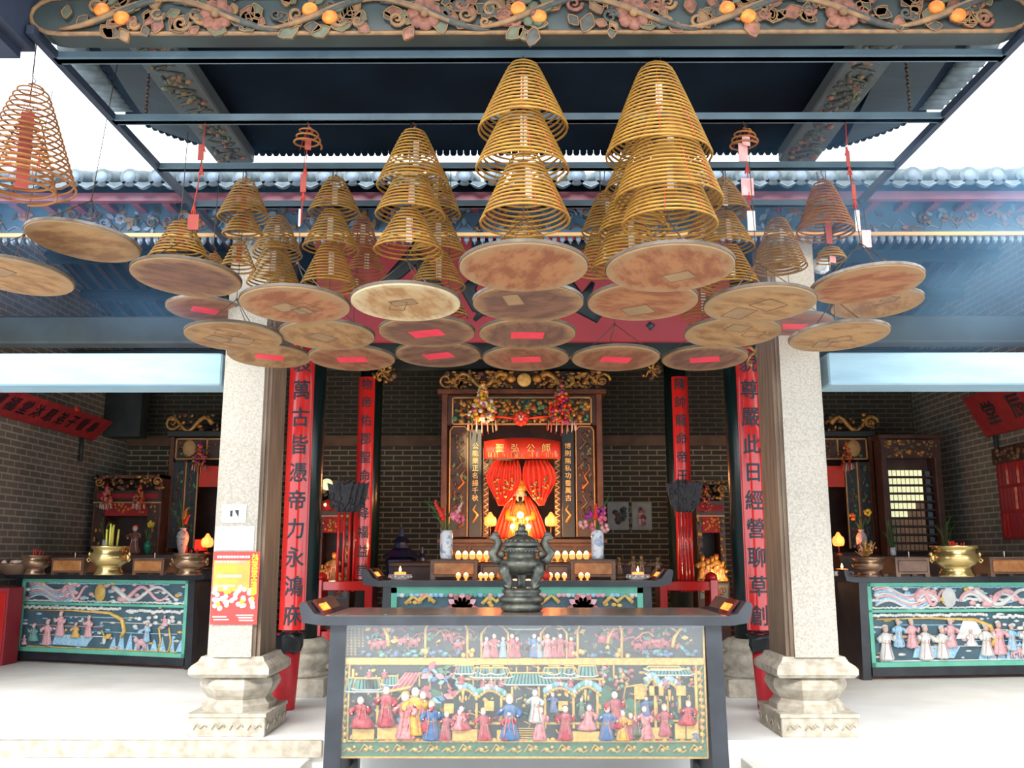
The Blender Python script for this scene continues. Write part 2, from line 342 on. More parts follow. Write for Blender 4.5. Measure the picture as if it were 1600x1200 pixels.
# side walls (gabled brick), rear wall in two tones with a ledge
for s_, nm in ((-1, 'wall_left'), (1, 'wall_right')):
    m = MB(); poly = [(7.3, 0), (YR + 0.2, 0), (YR + 0.2, 4.95), (RIDGE[0], RIDGE[1] + 0.3), (7.3, 4.6)]
    m.prism(poly, s_ * XW, s_ * (XW + 0.3), 'brickL', 'x')
    struct(m.obj(nm), 'grey brick side wall on the %s' % nm[5:])
    m = MB(); a, b = Vector((s_ * (XW - 0.02), RIDGE[0], RIDGE[1] - 0.16)), Vector((s_ * (XW - 0.02), YR, 4.55))
    m.tube([a, b], 0.022, 'ledge', 4); m.tube([(a.x, 7.3, 4.32), a], 0.022, 'ledge', 4)
    struct(m.obj('trim_1' if s_ < 0 else 'trim_2'), 'pale moulding following the gable on the %s wall' % nm[5:])
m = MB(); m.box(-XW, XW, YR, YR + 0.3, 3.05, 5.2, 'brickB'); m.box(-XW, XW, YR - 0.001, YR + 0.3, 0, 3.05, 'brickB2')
struct(m.obj('wall_rear'), 'dark brick rear wall of the hall')
m = MB(); m.box(-XW, XW, YR - 0.06, YR, 3.04, 3.18, 'ledge'); m.box(-XW, XW, YR - 0.09, YR, 3.18, 3.21, 'ledge')
struct(m.obj('trim_3'), 'brown stone ledge across the rear wall')

# hall roof: front and rear slopes, purlins and rafters
m = MB()
fe, rg, re = Vector((0, YE, 3.95)), Vector((0, RIDGE[0], RIDGE[1])), Vector((0, YR + 0.3, 4.72))
X = XW + 1.6
for a, b in ((fe, rg), (rg, re)):
    vs = [(-X, a.y, a.z), (X, a.y, a.z), (X, b.y, b.z), (-X, b.y, b.z)]
    vs += [(x, y, z + 0.10) for x, y, z in vs]
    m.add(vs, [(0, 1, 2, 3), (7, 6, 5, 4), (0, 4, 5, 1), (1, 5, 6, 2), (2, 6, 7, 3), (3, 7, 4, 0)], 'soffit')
def zroof(y): return fe.z + (rg.z - fe.z) * (y - fe.y) / (rg.y - fe.y) if y < rg.y else rg.z + (re.z - rg.z) * (y - rg.y) / (re.y - rg.y)
for y in (8.2, 9.6, 11.0, 12.2, 13.3, 14.4):
    m.tube([(-XW, y, zroof(y) - 0.12), (XW, y, zroof(y) - 0.12)], 0.09, 'dark_timber', 8)
x = -6.4
while x < 6.5:
    for y0, y1 in ((7.0, 10.9), (11.1, 15.2)):
        a, b = (x, y0, zroof(y0) - 0.02), (x, y1, zroof(y1) - 0.02)
        if abs(x) > 2.4:
            vs = [(x + dx, q[1], q[2] + dz) for q in (a, b) for dx, dz in ((-0.035, 0), (0.035, 0), (0.035, -0.03), (-0.035, -0.03))]
            m.add(vs, [(0, 1, 5, 4), (1, 2, 6, 5), (2, 3, 7, 6), (3, 0, 4, 7)], 'rafter')
    x += 0.2
struct(m.obj('ceiling'), 'sooty pitched roof with dull red rafters')

# tiled eave of the hall: round tile ends, dripping tiles, eave board, rafter tips
m = MB()
sl_ = (rg.z - fe.z) / (rg.y - fe.y)
n_ = 0; x = -7.8
while x < 7.9:
    if abs(x) < 8:
        y0, z0 = YE - 0.12, fe.z + 0.12
        L = 1.6
        a = Vector((x, y0, z0)); b = Vector((x, y0 + L, z0 + L * sl_))
        m.tube([a, b], 0.062, 'tile', 10)
        m.tube([a + Vector((0, -0.012, 0)), a + Vector((0, 0.004, 0))], 0.072, 'tile', 14)
        m.tube([a + Vector((0, -0.02, 0)), a + Vector((0, -0.01, 0))], 0.045, 'tooth', 10)
        # drip tile: crescent between round ends
        xc = x + 0.105; pts = []
        for j in range(9):
            t = -1 + j / 4; pts.append((xc + t * 0.075, z0 - 0.045 - 0.05 * math.cos(t * PI / 2)))
        top = [(xc + t * 0.075, z0 - 0.03 - 0.012 * math.cos(t * PI / 2)) for t in (1, 0.5, 0, -0.5, -1)]
        m.prism(pts + top, y0 - 0.012, y0 + 0.006, 'tile')
        m.tube([(xc - 0.06, y0 - 0.018, z0 - 0.058), (xc, y0 - 0.018, z0 - 0.088), (xc + 0.06, y0 - 0.018, z0 - 0.058)], 0.006, 'tooth', 4)
    x += 0.21
m.add([(-7.9, YE - 0.1, fe.z + 0.075), (7.9, YE - 0.1, fe.z + 0.075), (7.9, YE + 1.6, fe.z + 0.075 + 1.7 * sl_), (-7.9, YE + 1.6, fe.z + 0.075 + 1.7 * sl_)], [(0, 1, 2, 3)], 'tile')
struct(m.obj('eave_roof_tiles'), 'scalloped grey tile ends along the hall eave')
m = MB(); m.box(-7.9, 7.9, YE - 0.05, YE + 0.0, fe.z - 0.035, fe.z + 0.03, 'purple')
x = -7.7
while x < 7.8:
    m.box(x, x + 0.06, YE - 0.0, YE + 0.4, fe.z - 0.05, fe.z - 0.01, 'purple'); x += 0.235
struct(m.obj('eave_board'), 'purple red board under the tile ends')

# ---- relief ornament used on carved boards
def scroll(mb, x, y, z, r, mt, s=1, th=0.012, turns=1.4, a0=0.0):
    pts = []; n = 16
    for i in range(n):
        t = i / (n - 1); a = a0 + s * turns * 2 * PI * t; rr = r * (1 - 0.85 * t)
        pts.append((x + rr * math.cos(a), y - 0.3 * th, z + rr * math.sin(a)))
    mb.tube(pts, [th * (1 - 0.5 * i / n) for i in range(n)], mt, 5)
def flower(mb, x, y, z, r, mt, core='gold', n=6):
    for k in range(n):
        a = 2 * PI * k / n + 0.3
        mb.ball((x + 0.6 * r * math.cos(a), y, z + 0.6 * r * math.sin(a)), (r * 0.46, r * 0.22, r * 0.46), mt, 7, 4)
    mb.ball((x, y - 0.2 * r, z), (r * 0.3, r * 0.25, r * 0.3), core, 7, 4)
def leaf(mb, x, y, z, L, a, mt, w=0.35, edge=None):
    ca, sa = math.cos(a), math.sin(a); top = []; n = 6
    for side in (1, -1):
        rng = range(n + 1) if side == 1 else range(n - 1, 0, -1)
        for i in rng:
            t = i / n; u = L * t; v = side * w * L * math.sin(PI * t) * 0.5 * (1 + 0.18 * (i % 2))
            top.append((x + ca * u - sa * v, z + sa * u + ca * v))
    mb.prism(top, y - 0.012, y + 0.004, mt)
    if edge:
        mb.tube([(px_, y - 0.014, pz_) for px_, pz_ in top + top[:1]], 0.0035, edge, 4, cap=False)
def fruit(mb, x, y, z, r, mt='peach'):
    mb.ball((x, y, z), (r, r * 0.7, r * 0.9), mt, 10, 7); leaf(mb, x + r * 0.5, y, z + r * 0.5, r * 1.6, 0.6, 'leafgreen')

# canopy roof over the courtyard: curved soffit with turned-up rear corners and fringed eaves
def zc(x, y):
    f = max(0.0, abs(x) - 1.75) / 1.0
    return 4.065 + 0.10 * (6.1 - y) / 2.0 + 0.26 * f * f * max(0, (y - 4.6) / 1.5)
m = MB(); nx, ny = 28, 8
def cp(i, j, up=0.0):
    y = 4.12 + 1.98 * j / ny; hw = 2.50 + 0.33 * (j / ny); x = -hw + 2 * hw * i / nx
    return (x, y, zc(x, y) + up)
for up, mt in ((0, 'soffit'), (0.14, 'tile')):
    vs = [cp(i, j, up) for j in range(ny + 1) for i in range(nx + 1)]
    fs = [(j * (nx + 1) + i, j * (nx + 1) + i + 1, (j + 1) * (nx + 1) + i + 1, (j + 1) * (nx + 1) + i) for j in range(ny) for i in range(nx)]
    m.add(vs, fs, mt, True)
for edge in ([(i, ny) for i in range(nx + 1)], [(0, j) for j in range(ny + 1)], [(nx, j) for j in range(ny + 1)]):
    for k in range(len(edge) - 1):
        a, b = edge[k], edge[k + 1]
        m.add([cp(*a), cp(*b), cp(*b, 0.14), cp(*a, 0.14)], [(0, 1, 2, 3)], 'soffit_board')
# side boards inside the edges, and fringe teeth at the eaves
for i0 in (1, nx - 3):
    vs = [(x, y, z - 0.03) for j in range(ny + 1) for x, y, z in (cp(i0, j), cp(i0 + 2, j))]
    m.add(vs, [(2 * j, 2 * j + 1, 2 * j + 3, 2 * j + 2) for j in range(ny)], 'soffit_board')
for k in range(118):
    x = -2.83 + 5.66 * (k + 0.5) / 118; z = zc(x, 6.1)
    m.prism([(x - 0.022, z + 0.03), (x + 0.022, z + 0.03), (x + 0.022, z - 0.018), (x + 0.012, z - 0.034), (x - 0.012, z - 0.034), (x - 0.022, z - 0.018)], 6.095, 6.12, 'soffit')
for s_ in (-1, 1):
    for k in range(16):
        j = 0.3 + (ny - 0.5) * k / 16; y = 4.12 + 1.98 * j / ny; x = s_ * (2.50 + 0.33 * (j / ny)); z = zc(x, y) - 0.005
        m.tube([(x - s_ * 0.1, y, z), (x + s_ * 0.06, y, z)], 0.045, 'tile', 8)
struct(m.obj('canopy_roof'), 'dark raised canopy roof over the courtyard with fringed turned up eaves')

# underside of the front hall beside the carved beam (dark corners at the top of the view)
m = MB()
for s_ in (-1, 1):
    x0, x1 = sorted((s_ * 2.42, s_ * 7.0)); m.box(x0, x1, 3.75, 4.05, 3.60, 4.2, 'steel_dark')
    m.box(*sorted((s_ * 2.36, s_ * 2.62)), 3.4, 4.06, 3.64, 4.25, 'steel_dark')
m.box(-7.0, 7.0, -5.0, 0.6, 4.15, 4.25, 'soffit'); m.box(-7.0, 7.0, 3.35, 3.85, 4.15, 4.25, 'soffit')  # unseen roof slabs added to block sky light, gap lets the sun through
struct(m.obj('front_eave_and_sky_blocker'), 'dark eave of the front hall, with unseen roof slabs added to block sky light')

# ------------------------------------------------------------------ large timber and stone members
# carved beam across the top of the view
def carved_beam():
    t = thing('carved_beam', 'long carved floral beam with orange fruit across the very top', 'carved beam', (0, 4.0, 3.695))
    hw, h = 2.36, 0.185
    m = MB(); poly = []
    for s_ in (1, -1):
        for j in range(9):
            a = -PI / 2 + PI * j / 8
            poly.append((s_ * (hw - 0.14 + 0.14 * math.cos(a)), h / 2 + s_ * (h / 2) * math.sin(a)))
    m.prism(poly, 0.0, 0.12, 'dark_timber')
    m.tube([(u, -0.004, w) for u, w in poly + poly[:1]], 0.012, 'edge_tan', 5, cap=False)
    m.obj('beam_body', t)
    m = MB(); rnd = random.Random(3)
    # long wavy ribbon scrolls
    seg = 9; span = 2 * (hw - 0.15) / seg
    for k in range(seg):
        x0 = -hw + 0.15 + k * span; s_ = 1 if k % 2 else -1
        pts = [(x0 + span * i / 10 * 1.05, -0.015 - 0.012 * math.sin(PI * i / 10), h / 2 + s_ * (h * 0.40) * math.cos(PI * i / 10)) for i in range(11)]
        m.tube(pts, [0.007 + 0.010 * math.sin(PI * i / 10) for i in range(11)], 'edge_tan', 6)
        pts = [(a + 0.035, b + 0.004, c - s_ * 0.012) for a, b, c in pts]
        m.tube(pts, [0.008 + 0.012 * math.sin(PI * i / 10) for i in range(11)], 'grey_leaf', 6)
        cx = x0 + span * 0.5
        if k % 2 == 0:
            for q, (dx, dz) in enumerate(((-0.05, 0.03), (0.045, -0.035))): fruit(m, cx + dx, -0.02, h / 2 + dz * 0.6, 0.040)
        else: flower(m, cx, -0.015, h / 2 - 0.005, 0.082, 'petal', 'edge_tan', 7)
        if k == 4: flower(m, cx + 0.02, -0.02, h / 2 - 0.01, 0.065, 'leafgreen', 'petal', 5)
        for q in range(20):
            a = rnd.uniform(0, 2 * PI); rr = rnd.uniform(0.05, 0.25)
            x, z = cx + rr * math.cos(a), h / 2 + 0.075 * math.sin(a)
            leaf(m, x, -0.006, z, rnd.uniform(0.055, 0.11), rnd.uniform(0, 2 * PI), rnd.choice(['leafgreen', 'petal', 'petal', 'grey_leaf', 'edge_tan']), 0.6, 'edge_tan')
        for q in range(7):
            scroll(m, cx + rnd.uniform(-0.22, 0.22), -0.012, h / 2 + rnd.uniform(-0.055, 0.055), rnd.uniform(0.025, 0.045), rnd.choice(['edge_tan', 'grey_leaf', 'petal', 'edge_tan']), rnd.choice((1, -1)), 0.012)
    m.obj('floral_carving', t)
carved_beam()

# carved side beams under the canopy
for s_ in (-1, 1):
    t = thing('carved_soffit_beam', 'carved beam under the canopy running back on the %s' % ('left' if s_ < 0 else 'right'), 'carved beam', (-2.02 if s_ < 0 else 1.89, 4.3, 3.96), group='carved beams under the canopy')
    m = MB(); m.box(-0.13, 0.13, 0, 1.78, 0, 0.10, 'grey_beam', 0.01)
    rnd = random.Random(11 + s_)
    m.obj('beam_body', t)
    m = MB()
    for k in range(110):
        y, x = rnd.uniform(0.05, 1.72), rnd.uniform(-0.09, 0.09)
        m.ball((x, y, -0.004), (rnd.uniform(0.010, 0.03), rnd.uniform(0.010, 0.03), 0.016), rnd.choice(['grey_leaf', 'grey_leaf', 'petal', 'leafgreen', 'gold_dull']), 6, 4)
    for k in range(14):
        y = 0.1 + k * 0.118; pts = [(0.07 * math.sin(i * 0.9 + k), y + 0.018 * i, -0.006) for i in range(7)]
        m.tube(pts, 0.010, 'grey_leaf', 5)
    m.obj('floral_carving', t)

# carved blue fascia under the hall eave with gold moulding and hanging fringe
def fascia():
    t = thing('carved_fascia_board', 'long blue carved board with gold line and fringe under the tiled eave', 'fascia board', (0, 6.88, 3.72))
    m = MB(); m.box(-6.5, 6.5, 0, 0.05, 0.0, 0.28, 'bluefascia'); m.obj('board', t)
    m = MB(); m.box(-6.5, 6.5, -0.025, 0.0, -0.015, 0.012, 'goldline'); m.obj('gold_moulding', t, label='gold moulding')
    m = MB(); x = -6.48
    while x < 6.45:
        m.prism([(x, 0.0), (x + 0.035, 0.0), (x + 0.035, -0.045), (x + 0.0175, -0.075), (x, -0.045)], -0.004, 0.02, 'tooth')
        m.ball((x + 0.0175, -0.004, -0.05), (0.012, 0.012, 0.018), 'tooth', 6, 4); x += 0.062
    m.obj('fringe', t)
    m = MB(); rnd = random.Random(5); x = -6.4
    cols = ['gold_dull', 'grey_leaf', 'petal', 'tooth', 'gold_dull', 'tooth']
    while x < 6.4:
        k = rnd.random()
        if k < 0.3: flower(m, x, -0.006, rnd.uniform(0.1, 0.2), rnd.uniform(0.045, 0.07), rnd.choice(cols), 'petal', 7)
        elif k < 0.6: scroll(m, x, -0.006, rnd.uniform(0.1, 0.2), rnd.uniform(0.04, 0.07), rnd.choice(cols), rnd.choice((1, -1)), 0.010)
        elif k < 0.8:   # small bird or figure
            m.ball((x, -0.01, 0.12), (0.022, 0.015, 0.045), rnd.choice(cols), 7, 5); m.ball((x, -0.012, 0.185), 0.017, rnd.choice(cols), 7, 5)
            m.tube([(x - 0.06, -0.006, 0.14), (x, -0.012, 0.13), (x + 0.06, -0.006, 0.16)], 0.009, rnd.choice(cols), 5)
        for q in range(3): leaf(m, x + rnd.uniform(-0.07, 0.07), -0.003, rnd.uniform(0.03, 0.25), rnd.uniform(0.05, 0.09), rnd.uniform(0, 6.28), rnd.choice(cols), 0.45)
        m.tube([(x, -0.004, 0.04), (x + 0.05, -0.008, 0.06 + rnd.uniform(0, 0.1)), (x + 0.11, -0.004, 0.05)], 0.006, rnd.choice(cols), 4)
        x += 0.125
    m.obj('relief_carving', t)
fascia()

# stone cross beams between pillars and side walls, grey timber beams behind
for s_ in (-1, 1):
    a, b = P(100, 552, 7.08).z, P(100, 602, 7.08).z
    m = MB(); m.box(*sorted((s_ * 2.36, s_ * 6.9)), 7.08, 7.42, b, a, 'white_beam', 0.012)
    tag(m.obj('stone_lintel'), 'pale blue white stone beam joining the %s pillar to the side wall' % ('left' if s_ < 0 else 'right'), 'stone beam', 'pale stone beams beside the pillars')
    a, b = P(100, 493, 9.1).z, P(100, 536, 9.1).z
    m = MB(); m.box(*sorted((s_ * 2.25, s_ * 6.5)), 9.1, 9.35, b, a, 'grey_beam', 0.02)
    tag(m.obj('timber_beam'), 'dark grey green timber beam above the pale stone beam on the %s' % ('left' if s_ < 0 else 'right'), 'timber beam', 'dark beams behind the pale stone beams')
    if s_ > 0: continue
    m = MB(); m.box(*sorted((s_ * 5.93, s_ * 6.5)), 14.3, 14.6, P(170, 682, 14.3).z, P(170, 608, 14.3).z + 0.5, 'dark_timber')
    tag(m.obj('timber_bracket'), 'dark timber bracket high in the rear %s corner' % ('left' if s_ < 0 else 'right'), 'timber bracket')
m = MB(); m.box(-2.0, 2.0, 9.12, 9.3, 3.24, 3.55, 'dark_timber', 0.02)
tag(m.obj('timber_beam'), 'dark timber beam between the red columns below the large red plaque', 'timber beam')
m = MB(); m.box(-6.4, 6.4, 12.9, 13.1, 3.85, 4.15, 'dark_timber', 0.02)
tag(m.obj('timber_beam'), 'dark timber beam spanning deep inside above the shrine', 'timber beam')

# stone pillars
def pillar(s_):
    side = 'left' if s_ < 0 else 'right'
    t = thing('stone_pillar', ('pale granite pillar on the left with red poster and small sign' if s_ < 0 else 'pale granite pillar on the right with bare front face'), 'pillar', (s_ * 2.115 - 0.02, 7.25, 0), group='granite pillars of the hall front')
    m = MB()
    def notch(hx, hy, k): return [(-hx + k, -hy), (hx - k, -hy), (hx - k, -hy + k * 0.45), (hx - k * 0.5, -hy + k * 0.45), (hx - k * 0.5, -hy + k), (hx, -hy + k), (hx, hy - k), (hx - k, hy - k), (hx - k, hy), (-hx + k, hy), (-hx + k, hy - k), (-hx, hy - k), (-hx, -hy + k), (-hx + k * 0.5, -hy + k), (-hx + k * 0.5, -hy + k * 0.45), (-hx + k, -hy + k * 0.45)]
    za, zb = 0.545, 3.75
    n_ = 16; rings = []
    for z, q in ((za, 1.0), (1.6, 0.985), (zb, 0.95)):
        rings.append([(x * q, y * q, z) for x, y in notch(0.192, 0.275, 0.05)])
    vs = [v for r in rings for v in r]
    for i in range(2):
        for j in range(n_):
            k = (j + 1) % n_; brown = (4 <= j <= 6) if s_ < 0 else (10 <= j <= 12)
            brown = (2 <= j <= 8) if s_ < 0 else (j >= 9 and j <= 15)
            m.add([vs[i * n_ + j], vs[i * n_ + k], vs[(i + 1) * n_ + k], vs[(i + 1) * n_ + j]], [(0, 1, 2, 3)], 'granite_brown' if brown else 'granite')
    m.add([vs[2 * n_ + j] for j in range(n_)], [tuple(range(n_))], 'granite')
    sh = m.obj('shaft', t)
    # base: plinth, octagonal foot, bowl, flared cap
    m = MB()
    hx, hy = 0.275, 0.31
    m.box(-hx, hx, -hy, hy, 0, 0.155, 'base', 0.006); m.box(-hx - 0.008, hx + 0.008, -hy - 0.008, hy + 0.008, 0.135, 0.16, 'base')
    for kx in range(4):
        xx = -hx + 0.09 + kx * 0.13
        m.tube([(xx - 0.05, -hy - 0.004, 0.05), (xx - 0.03, -hy - 0.008, 0.09), (xx, -hy - 0.008, 0.06), (xx + 0.03, -hy - 0.008, 0.09), (xx + 0.045, -hy - 0.004, 0.07)], 0.006, 'base', 5)
        for sx in (-1, 1): m.tube([(sx * (hx + 0.006), xx * 1.2 - 0.05, 0.05), (sx * (hx + 0.008), xx * 1.2 - 0.02, 0.09), (sx * (hx + 0.008), xx * 1.2 + 0.01, 0.06), (sx * (hx + 0.006), xx * 1.2 + 0.04, 0.08)], 0.006, 'base', 5)
    m.obj('plinth', t)
    m = MB(); prof = [(0.93, 0.158), (0.93, 0.20), (0.86, 0.215), (0.80, 0.24), (0.90, 0.275), (1.0, 0.32), (1.02, 0.35), (0.97, 0.385), (0.86, 0.405)]
    rings = []
    for r, z in prof:
        ring = []
        for j in range(8):
            a = PI / 8 + j * PI / 4; ring.append((r * hx * math.cos(a) * 1.04, r * hy * math.sin(a) * 1.04, z))
        rings.append(ring)
    m.rings(rings, 'base', True, False)
    m.obj('bowl', t)
    m = MB(); rings = []
    for q, z in ((0.98, 0.405), (1.06, 0.43), (1.06, 0.468), (1.0, 0.49), (0.88, 0.515), (0.82, 0.548)):
        rings.append([(hx * q * sx, hy * q * sy, z) for sx, sy in ((-1, -1), (1, -1), (1, 1), (-1, 1))])
    m.rings(rings, 'base', True, False); m.obj('cap', t)
    return t
pL = pillar(-1); pR = pillar(1)

# red couplet columns
def column(x, y, r, zt, text, bz0, bz1, csz, label, base, name='couplet_column', grp=None, jx=0.0):
    t = thing(name, label, 'column', (x, y, 0), group=grp)
    z0 = 0.50 if base else 0.35
    m = MB(); m.lathe([(r, z0), (r, zt)], 'black_col', n=32); m.obj('shaft', t)
    m = MB(); rb, th, ha = (0.158 if base else 0.14), 0.022, math.radians(60)
    ox, oy = (-0.035 if x < 0 else 0.035), -(r + 0.028 - rb)
    ring = [(rb * math.sin(ha * (-1 + j / 8)), -rb * math.cos(ha * (-1 + j / 8))) for j in range(17)]
    inn = [((rb - th) * math.sin(ha * (1 - j / 8)), -(rb - th) * math.cos(ha * (1 - j / 8))) for j in range(17)]
    m.prism([(a + ox, b + oy) for a, b in ring + inn], bz0, bz1, 'red_col', 'z')
    for k in range(len(m.sm)): m.sm[k] = k >= 2
    bd = m.obj('couplet_board', t, label='red lacquered board with black characters')
    bd.data.set_sharp_from_angle(angle=math.radians(40))
    m = MB(); n = len(text); st = (bz1 - bz0 - csz * 1.0) / (n - 1) if n > 1 else 0
    write(m, text, csz, 'ink', (ox, oy - rb - 0.004, bz1 - csz * 0.62), (1, 0, 0), (0, 0, 1), (0, 0, -(bz1 - bz0 - csz * 1.3) / (n - 1)), fat=0.02, wx=0.95, bend=rb + 0.004)
    m.obj('characters', bd)
    m = MB()
    if base:
        m.box(-0.31, 0.31, -0.31, 0.31, 0, 0.16, 'base', 0.006)
        m.lathe([(0.29, 0.16), (0.29, 0.19), (0.25, 0.205), (0.27, 0.25), (0.31, 0.31), (0.30, 0.355), (0.25, 0.385), (0.29, 0.41), (0.30, 0.45), (0.23, 0.50)], 'base', n=28)
    else:
        m.box(-0.24, 0.24, -0.24, 0.24, 0, 0.12, 'base', 0.006); m.lathe([(0.23, 0.12), (0.25, 0.22), (0.20, 0.35)], 'base', n=24)
    m.obj('stone_base', t)
    return t
fz0 = P(461, 985, 8.9).z
column(-2.13, 9.1, 0.165, 4.3, '垂裳萬古皆憑帝力永鴻庥', fz0, 3.52, 0.20, 'big red couplet column nearest the left granite pillar, text ending in 鴻庥', True, grp='front red couplet columns')
column(2.17, 9.1, 0.165, 4.3, '廟貌尊嚴此日經營聊草創', fz0, 3.52, 0.20, 'big red couplet column nearest the right granite pillar, text ending in 草創', True, grp='front red couplet columns')
rz0, rz1 = P(575, 905, 12.4).z, P(575, 590, 12.4).z
column(-2.05, 12.5, 0.15, 4.3, '物帝佑郡聖命息降福益堂', rz0, rz1, 0.17, 'slimmer red couplet column deeper in on the left of the shrine', False, grp='rear red couplet columns')
column(2.10, 12.5, 0.15, 4.3, '陳帥龍命帝王恩深惠百年', rz0, rz1, 0.17, 'slimmer red couplet column deeper in on the right of the shrine', False, grp='rear red couplet columns')

# gilded brackets at the column heads
for (px_, py_, Y, side, wh) in ((600, 582, 12.3, -1, 'rear column left of the shrine'), (1018, 578, 12.3, 1, 'rear column right of the shrine'), (1178, 552, 8.95, 1, 'big red column on the right'), (470, 556, 8.95, -1, 'big red column on the left')):
    c = P(px_, py_, Y); m = MB(); rnd = random.Random(px_)
    for k in range(26):
        a, q = rnd.uniform(0, 6.28), rnd.uniform(0, 1)
        m.ball((0.16 * q * math.cos(a), rnd.uniform(-0.05, 0.05), 0.13 * q * math.sin(a)), (rnd.uniform(0.02, 0.045),) * 3, rnd.choice(['gold_dull', 'gold', 'grey_leaf', 'gold_dull']), 6, 4)
    for k in range(5):
        a = k * 1.25; m.tube([(0, -0.06, 0), (0.07 * math.cos(a), -0.08, 0.07 * math.sin(a)), (0.14 * math.cos(a + 0.3), -0.05, 0.14 * math.sin(a + 0.3))], [0.02, 0.014, 0.005], 'gold', 5)
    tag(m.obj('gilded_bracket', loc=c), 'gilded carved bracket at the head of the %s' % wh, 'bracket', 'gilded brackets at the column heads')

# the big red plaque behind the coils
def plaque():
    a, b = P(815, 347, 8.35), P(815, 536, 8.75)
    t = thing('red_plaque', 'very large red name plaque with black brush characters behind the hanging coils', 'plaque', (0, b.y, b.z), tilt=(-math.atan2(b.y - a.y, a.z - b.z) * -1, 0, 0))
    H = math.hypot(b.y - a.y, a.z - b.z); hw = 1.98
    m = MB(); m.box(-hw, hw, 0, 0.06, 0, H, 'red_plaque', 0.015); m.obj('board', t)
    m = MB()
    def stroke(pts, ws):
        # pts in pixels of the plaque plane
        q = []
        for x, y in pts:
            q.append((( x - 815) / 650 * 2 * hw, -0.006, (536 - y) / 189 * H))
        m.tube(q, [w / 650 * 2 * hw * 0.5 * 0.12 for w in ws], 'ink', 8, flat=8.3)
    stroke([(590, 446), (618, 425), (642, 402), (660, 370)], (8, 22, 26, 14))
    stroke([(640, 362), (660, 420), (690, 470), (718, 486)], (12, 24, 26, 8))
    stroke([(735, 380), (800, 386), (860, 388), (935, 378)], (18, 22, 20, 12))
    stroke([(822, 360), (812, 410), (780, 455), (738, 500)], (20, 26, 24, 6))
    stroke([(745, 430), (728, 450), (742, 480), (758, 492)], (12, 26, 18, 5))
    stroke([(840, 392), (880, 440), (905, 476), (936, 498)], (16, 24, 28, 16))
    stroke([(925, 440), (912, 462), (930, 486)], (6, 20, 14))
    stroke([(1012, 505), (1020, 512)], (9, 12))
    stroke([(985, 380), (1010, 420), (1000, 470)], (12, 22, 10)); stroke([(1050, 385), (1075, 430), (1062, 480)], (10, 22, 10))
    stroke([(970, 400), (1040, 396), (1105, 392)], (10, 18, 12))
    m.obj('brush_characters', t)
    t.rotation_euler = (math.atan2(b.y - a.y, a.z - b.z), 0, 0)
plaque()

# ------------------------------------------------------------------ steel frame carrying the coils
ZF = 3.67
BARY = [4.20, 4.86, 5.52, 6.16]
def frame():
    t = thing('steel_frame', 'overhead steel frame of four cross bars carrying the incense coils', 'hanging frame', (0, 0, ZF))
    for s_, wd in ((-1, 'left'), (1, 'right')):
        m = MB(); m.box(s_ * 2.33 - 0.018, s_ * 2.33 + 0.018, 3.95, 7.0, 0.0, 0.045, 'steel_dark'); m.obj('side_bar', t)
    for y in BARY:
        m = MB(); m.box(-2.33, 2.33, y - 0.02, y + 0.02, 0.0, 0.042, 'steel'); m.box(-2.33, 2.33, y - 0.03, y + 0.03, 0.0, 0.008, 'steel'); m.obj('cross_bar', t)
    for s_ in (-1, 1):     # suspension chains up to the canopy
        for (xa, ya) in ((s_ * 2.15, 4.86),):
            m = MB()
            for q in range(16):
                z = 0.06 + q * 0.024; m.tube([(xa, ya, z), (xa, ya, z + 0.022)], 0.006 if q % 2 else 0.010, 'wire', 5)
            m.obj('chain', t)
frame()
# ------------------------------------------------------------------ incense coils
FWD = _R @ Vector((0, 0, -1))
def ppm(p): return F / (Vector(p) - CAM).dot(FWD)
_cm = {}
def coil_mesh(Rr, H, turns, rt, mt):
    flatc = turns <= 4.5
    k = (round(Rr, 2), round(H, 2), round(turns), mt)
    if k in _cm: return _cm[k]
    n = int(turns * 30); pts = []; rs = []
    for i in range(n + 1):
        t = i / n; a = t * turns * 2 * PI; q = Rr * (0.10 + 0.16 * (1 - math.exp(-t / 0.03)) + 0.74 * t ** 0.95)
        if flatc: q = Rr * (0.35 + 0.65 * math.sqrt(t))
        z = -H * t
        pts.append((q * math.cos(a), q * math.sin(a), z)); rs.append(rt * (0.75 + 0.25 * t))
    m = MB(); m.tube(pts, rs, mt, 6)
    m.tube([(0, 0, 0.012), (0.02, 0, 0.004), (Rr * 0.10, 0, 0)], rt * 0.8, mt, 5)
    o = m.obj('coil'); me = o.data; bpy.data.objects.remove(o); _cm[k] = me
    return me
rc = random.Random(21)
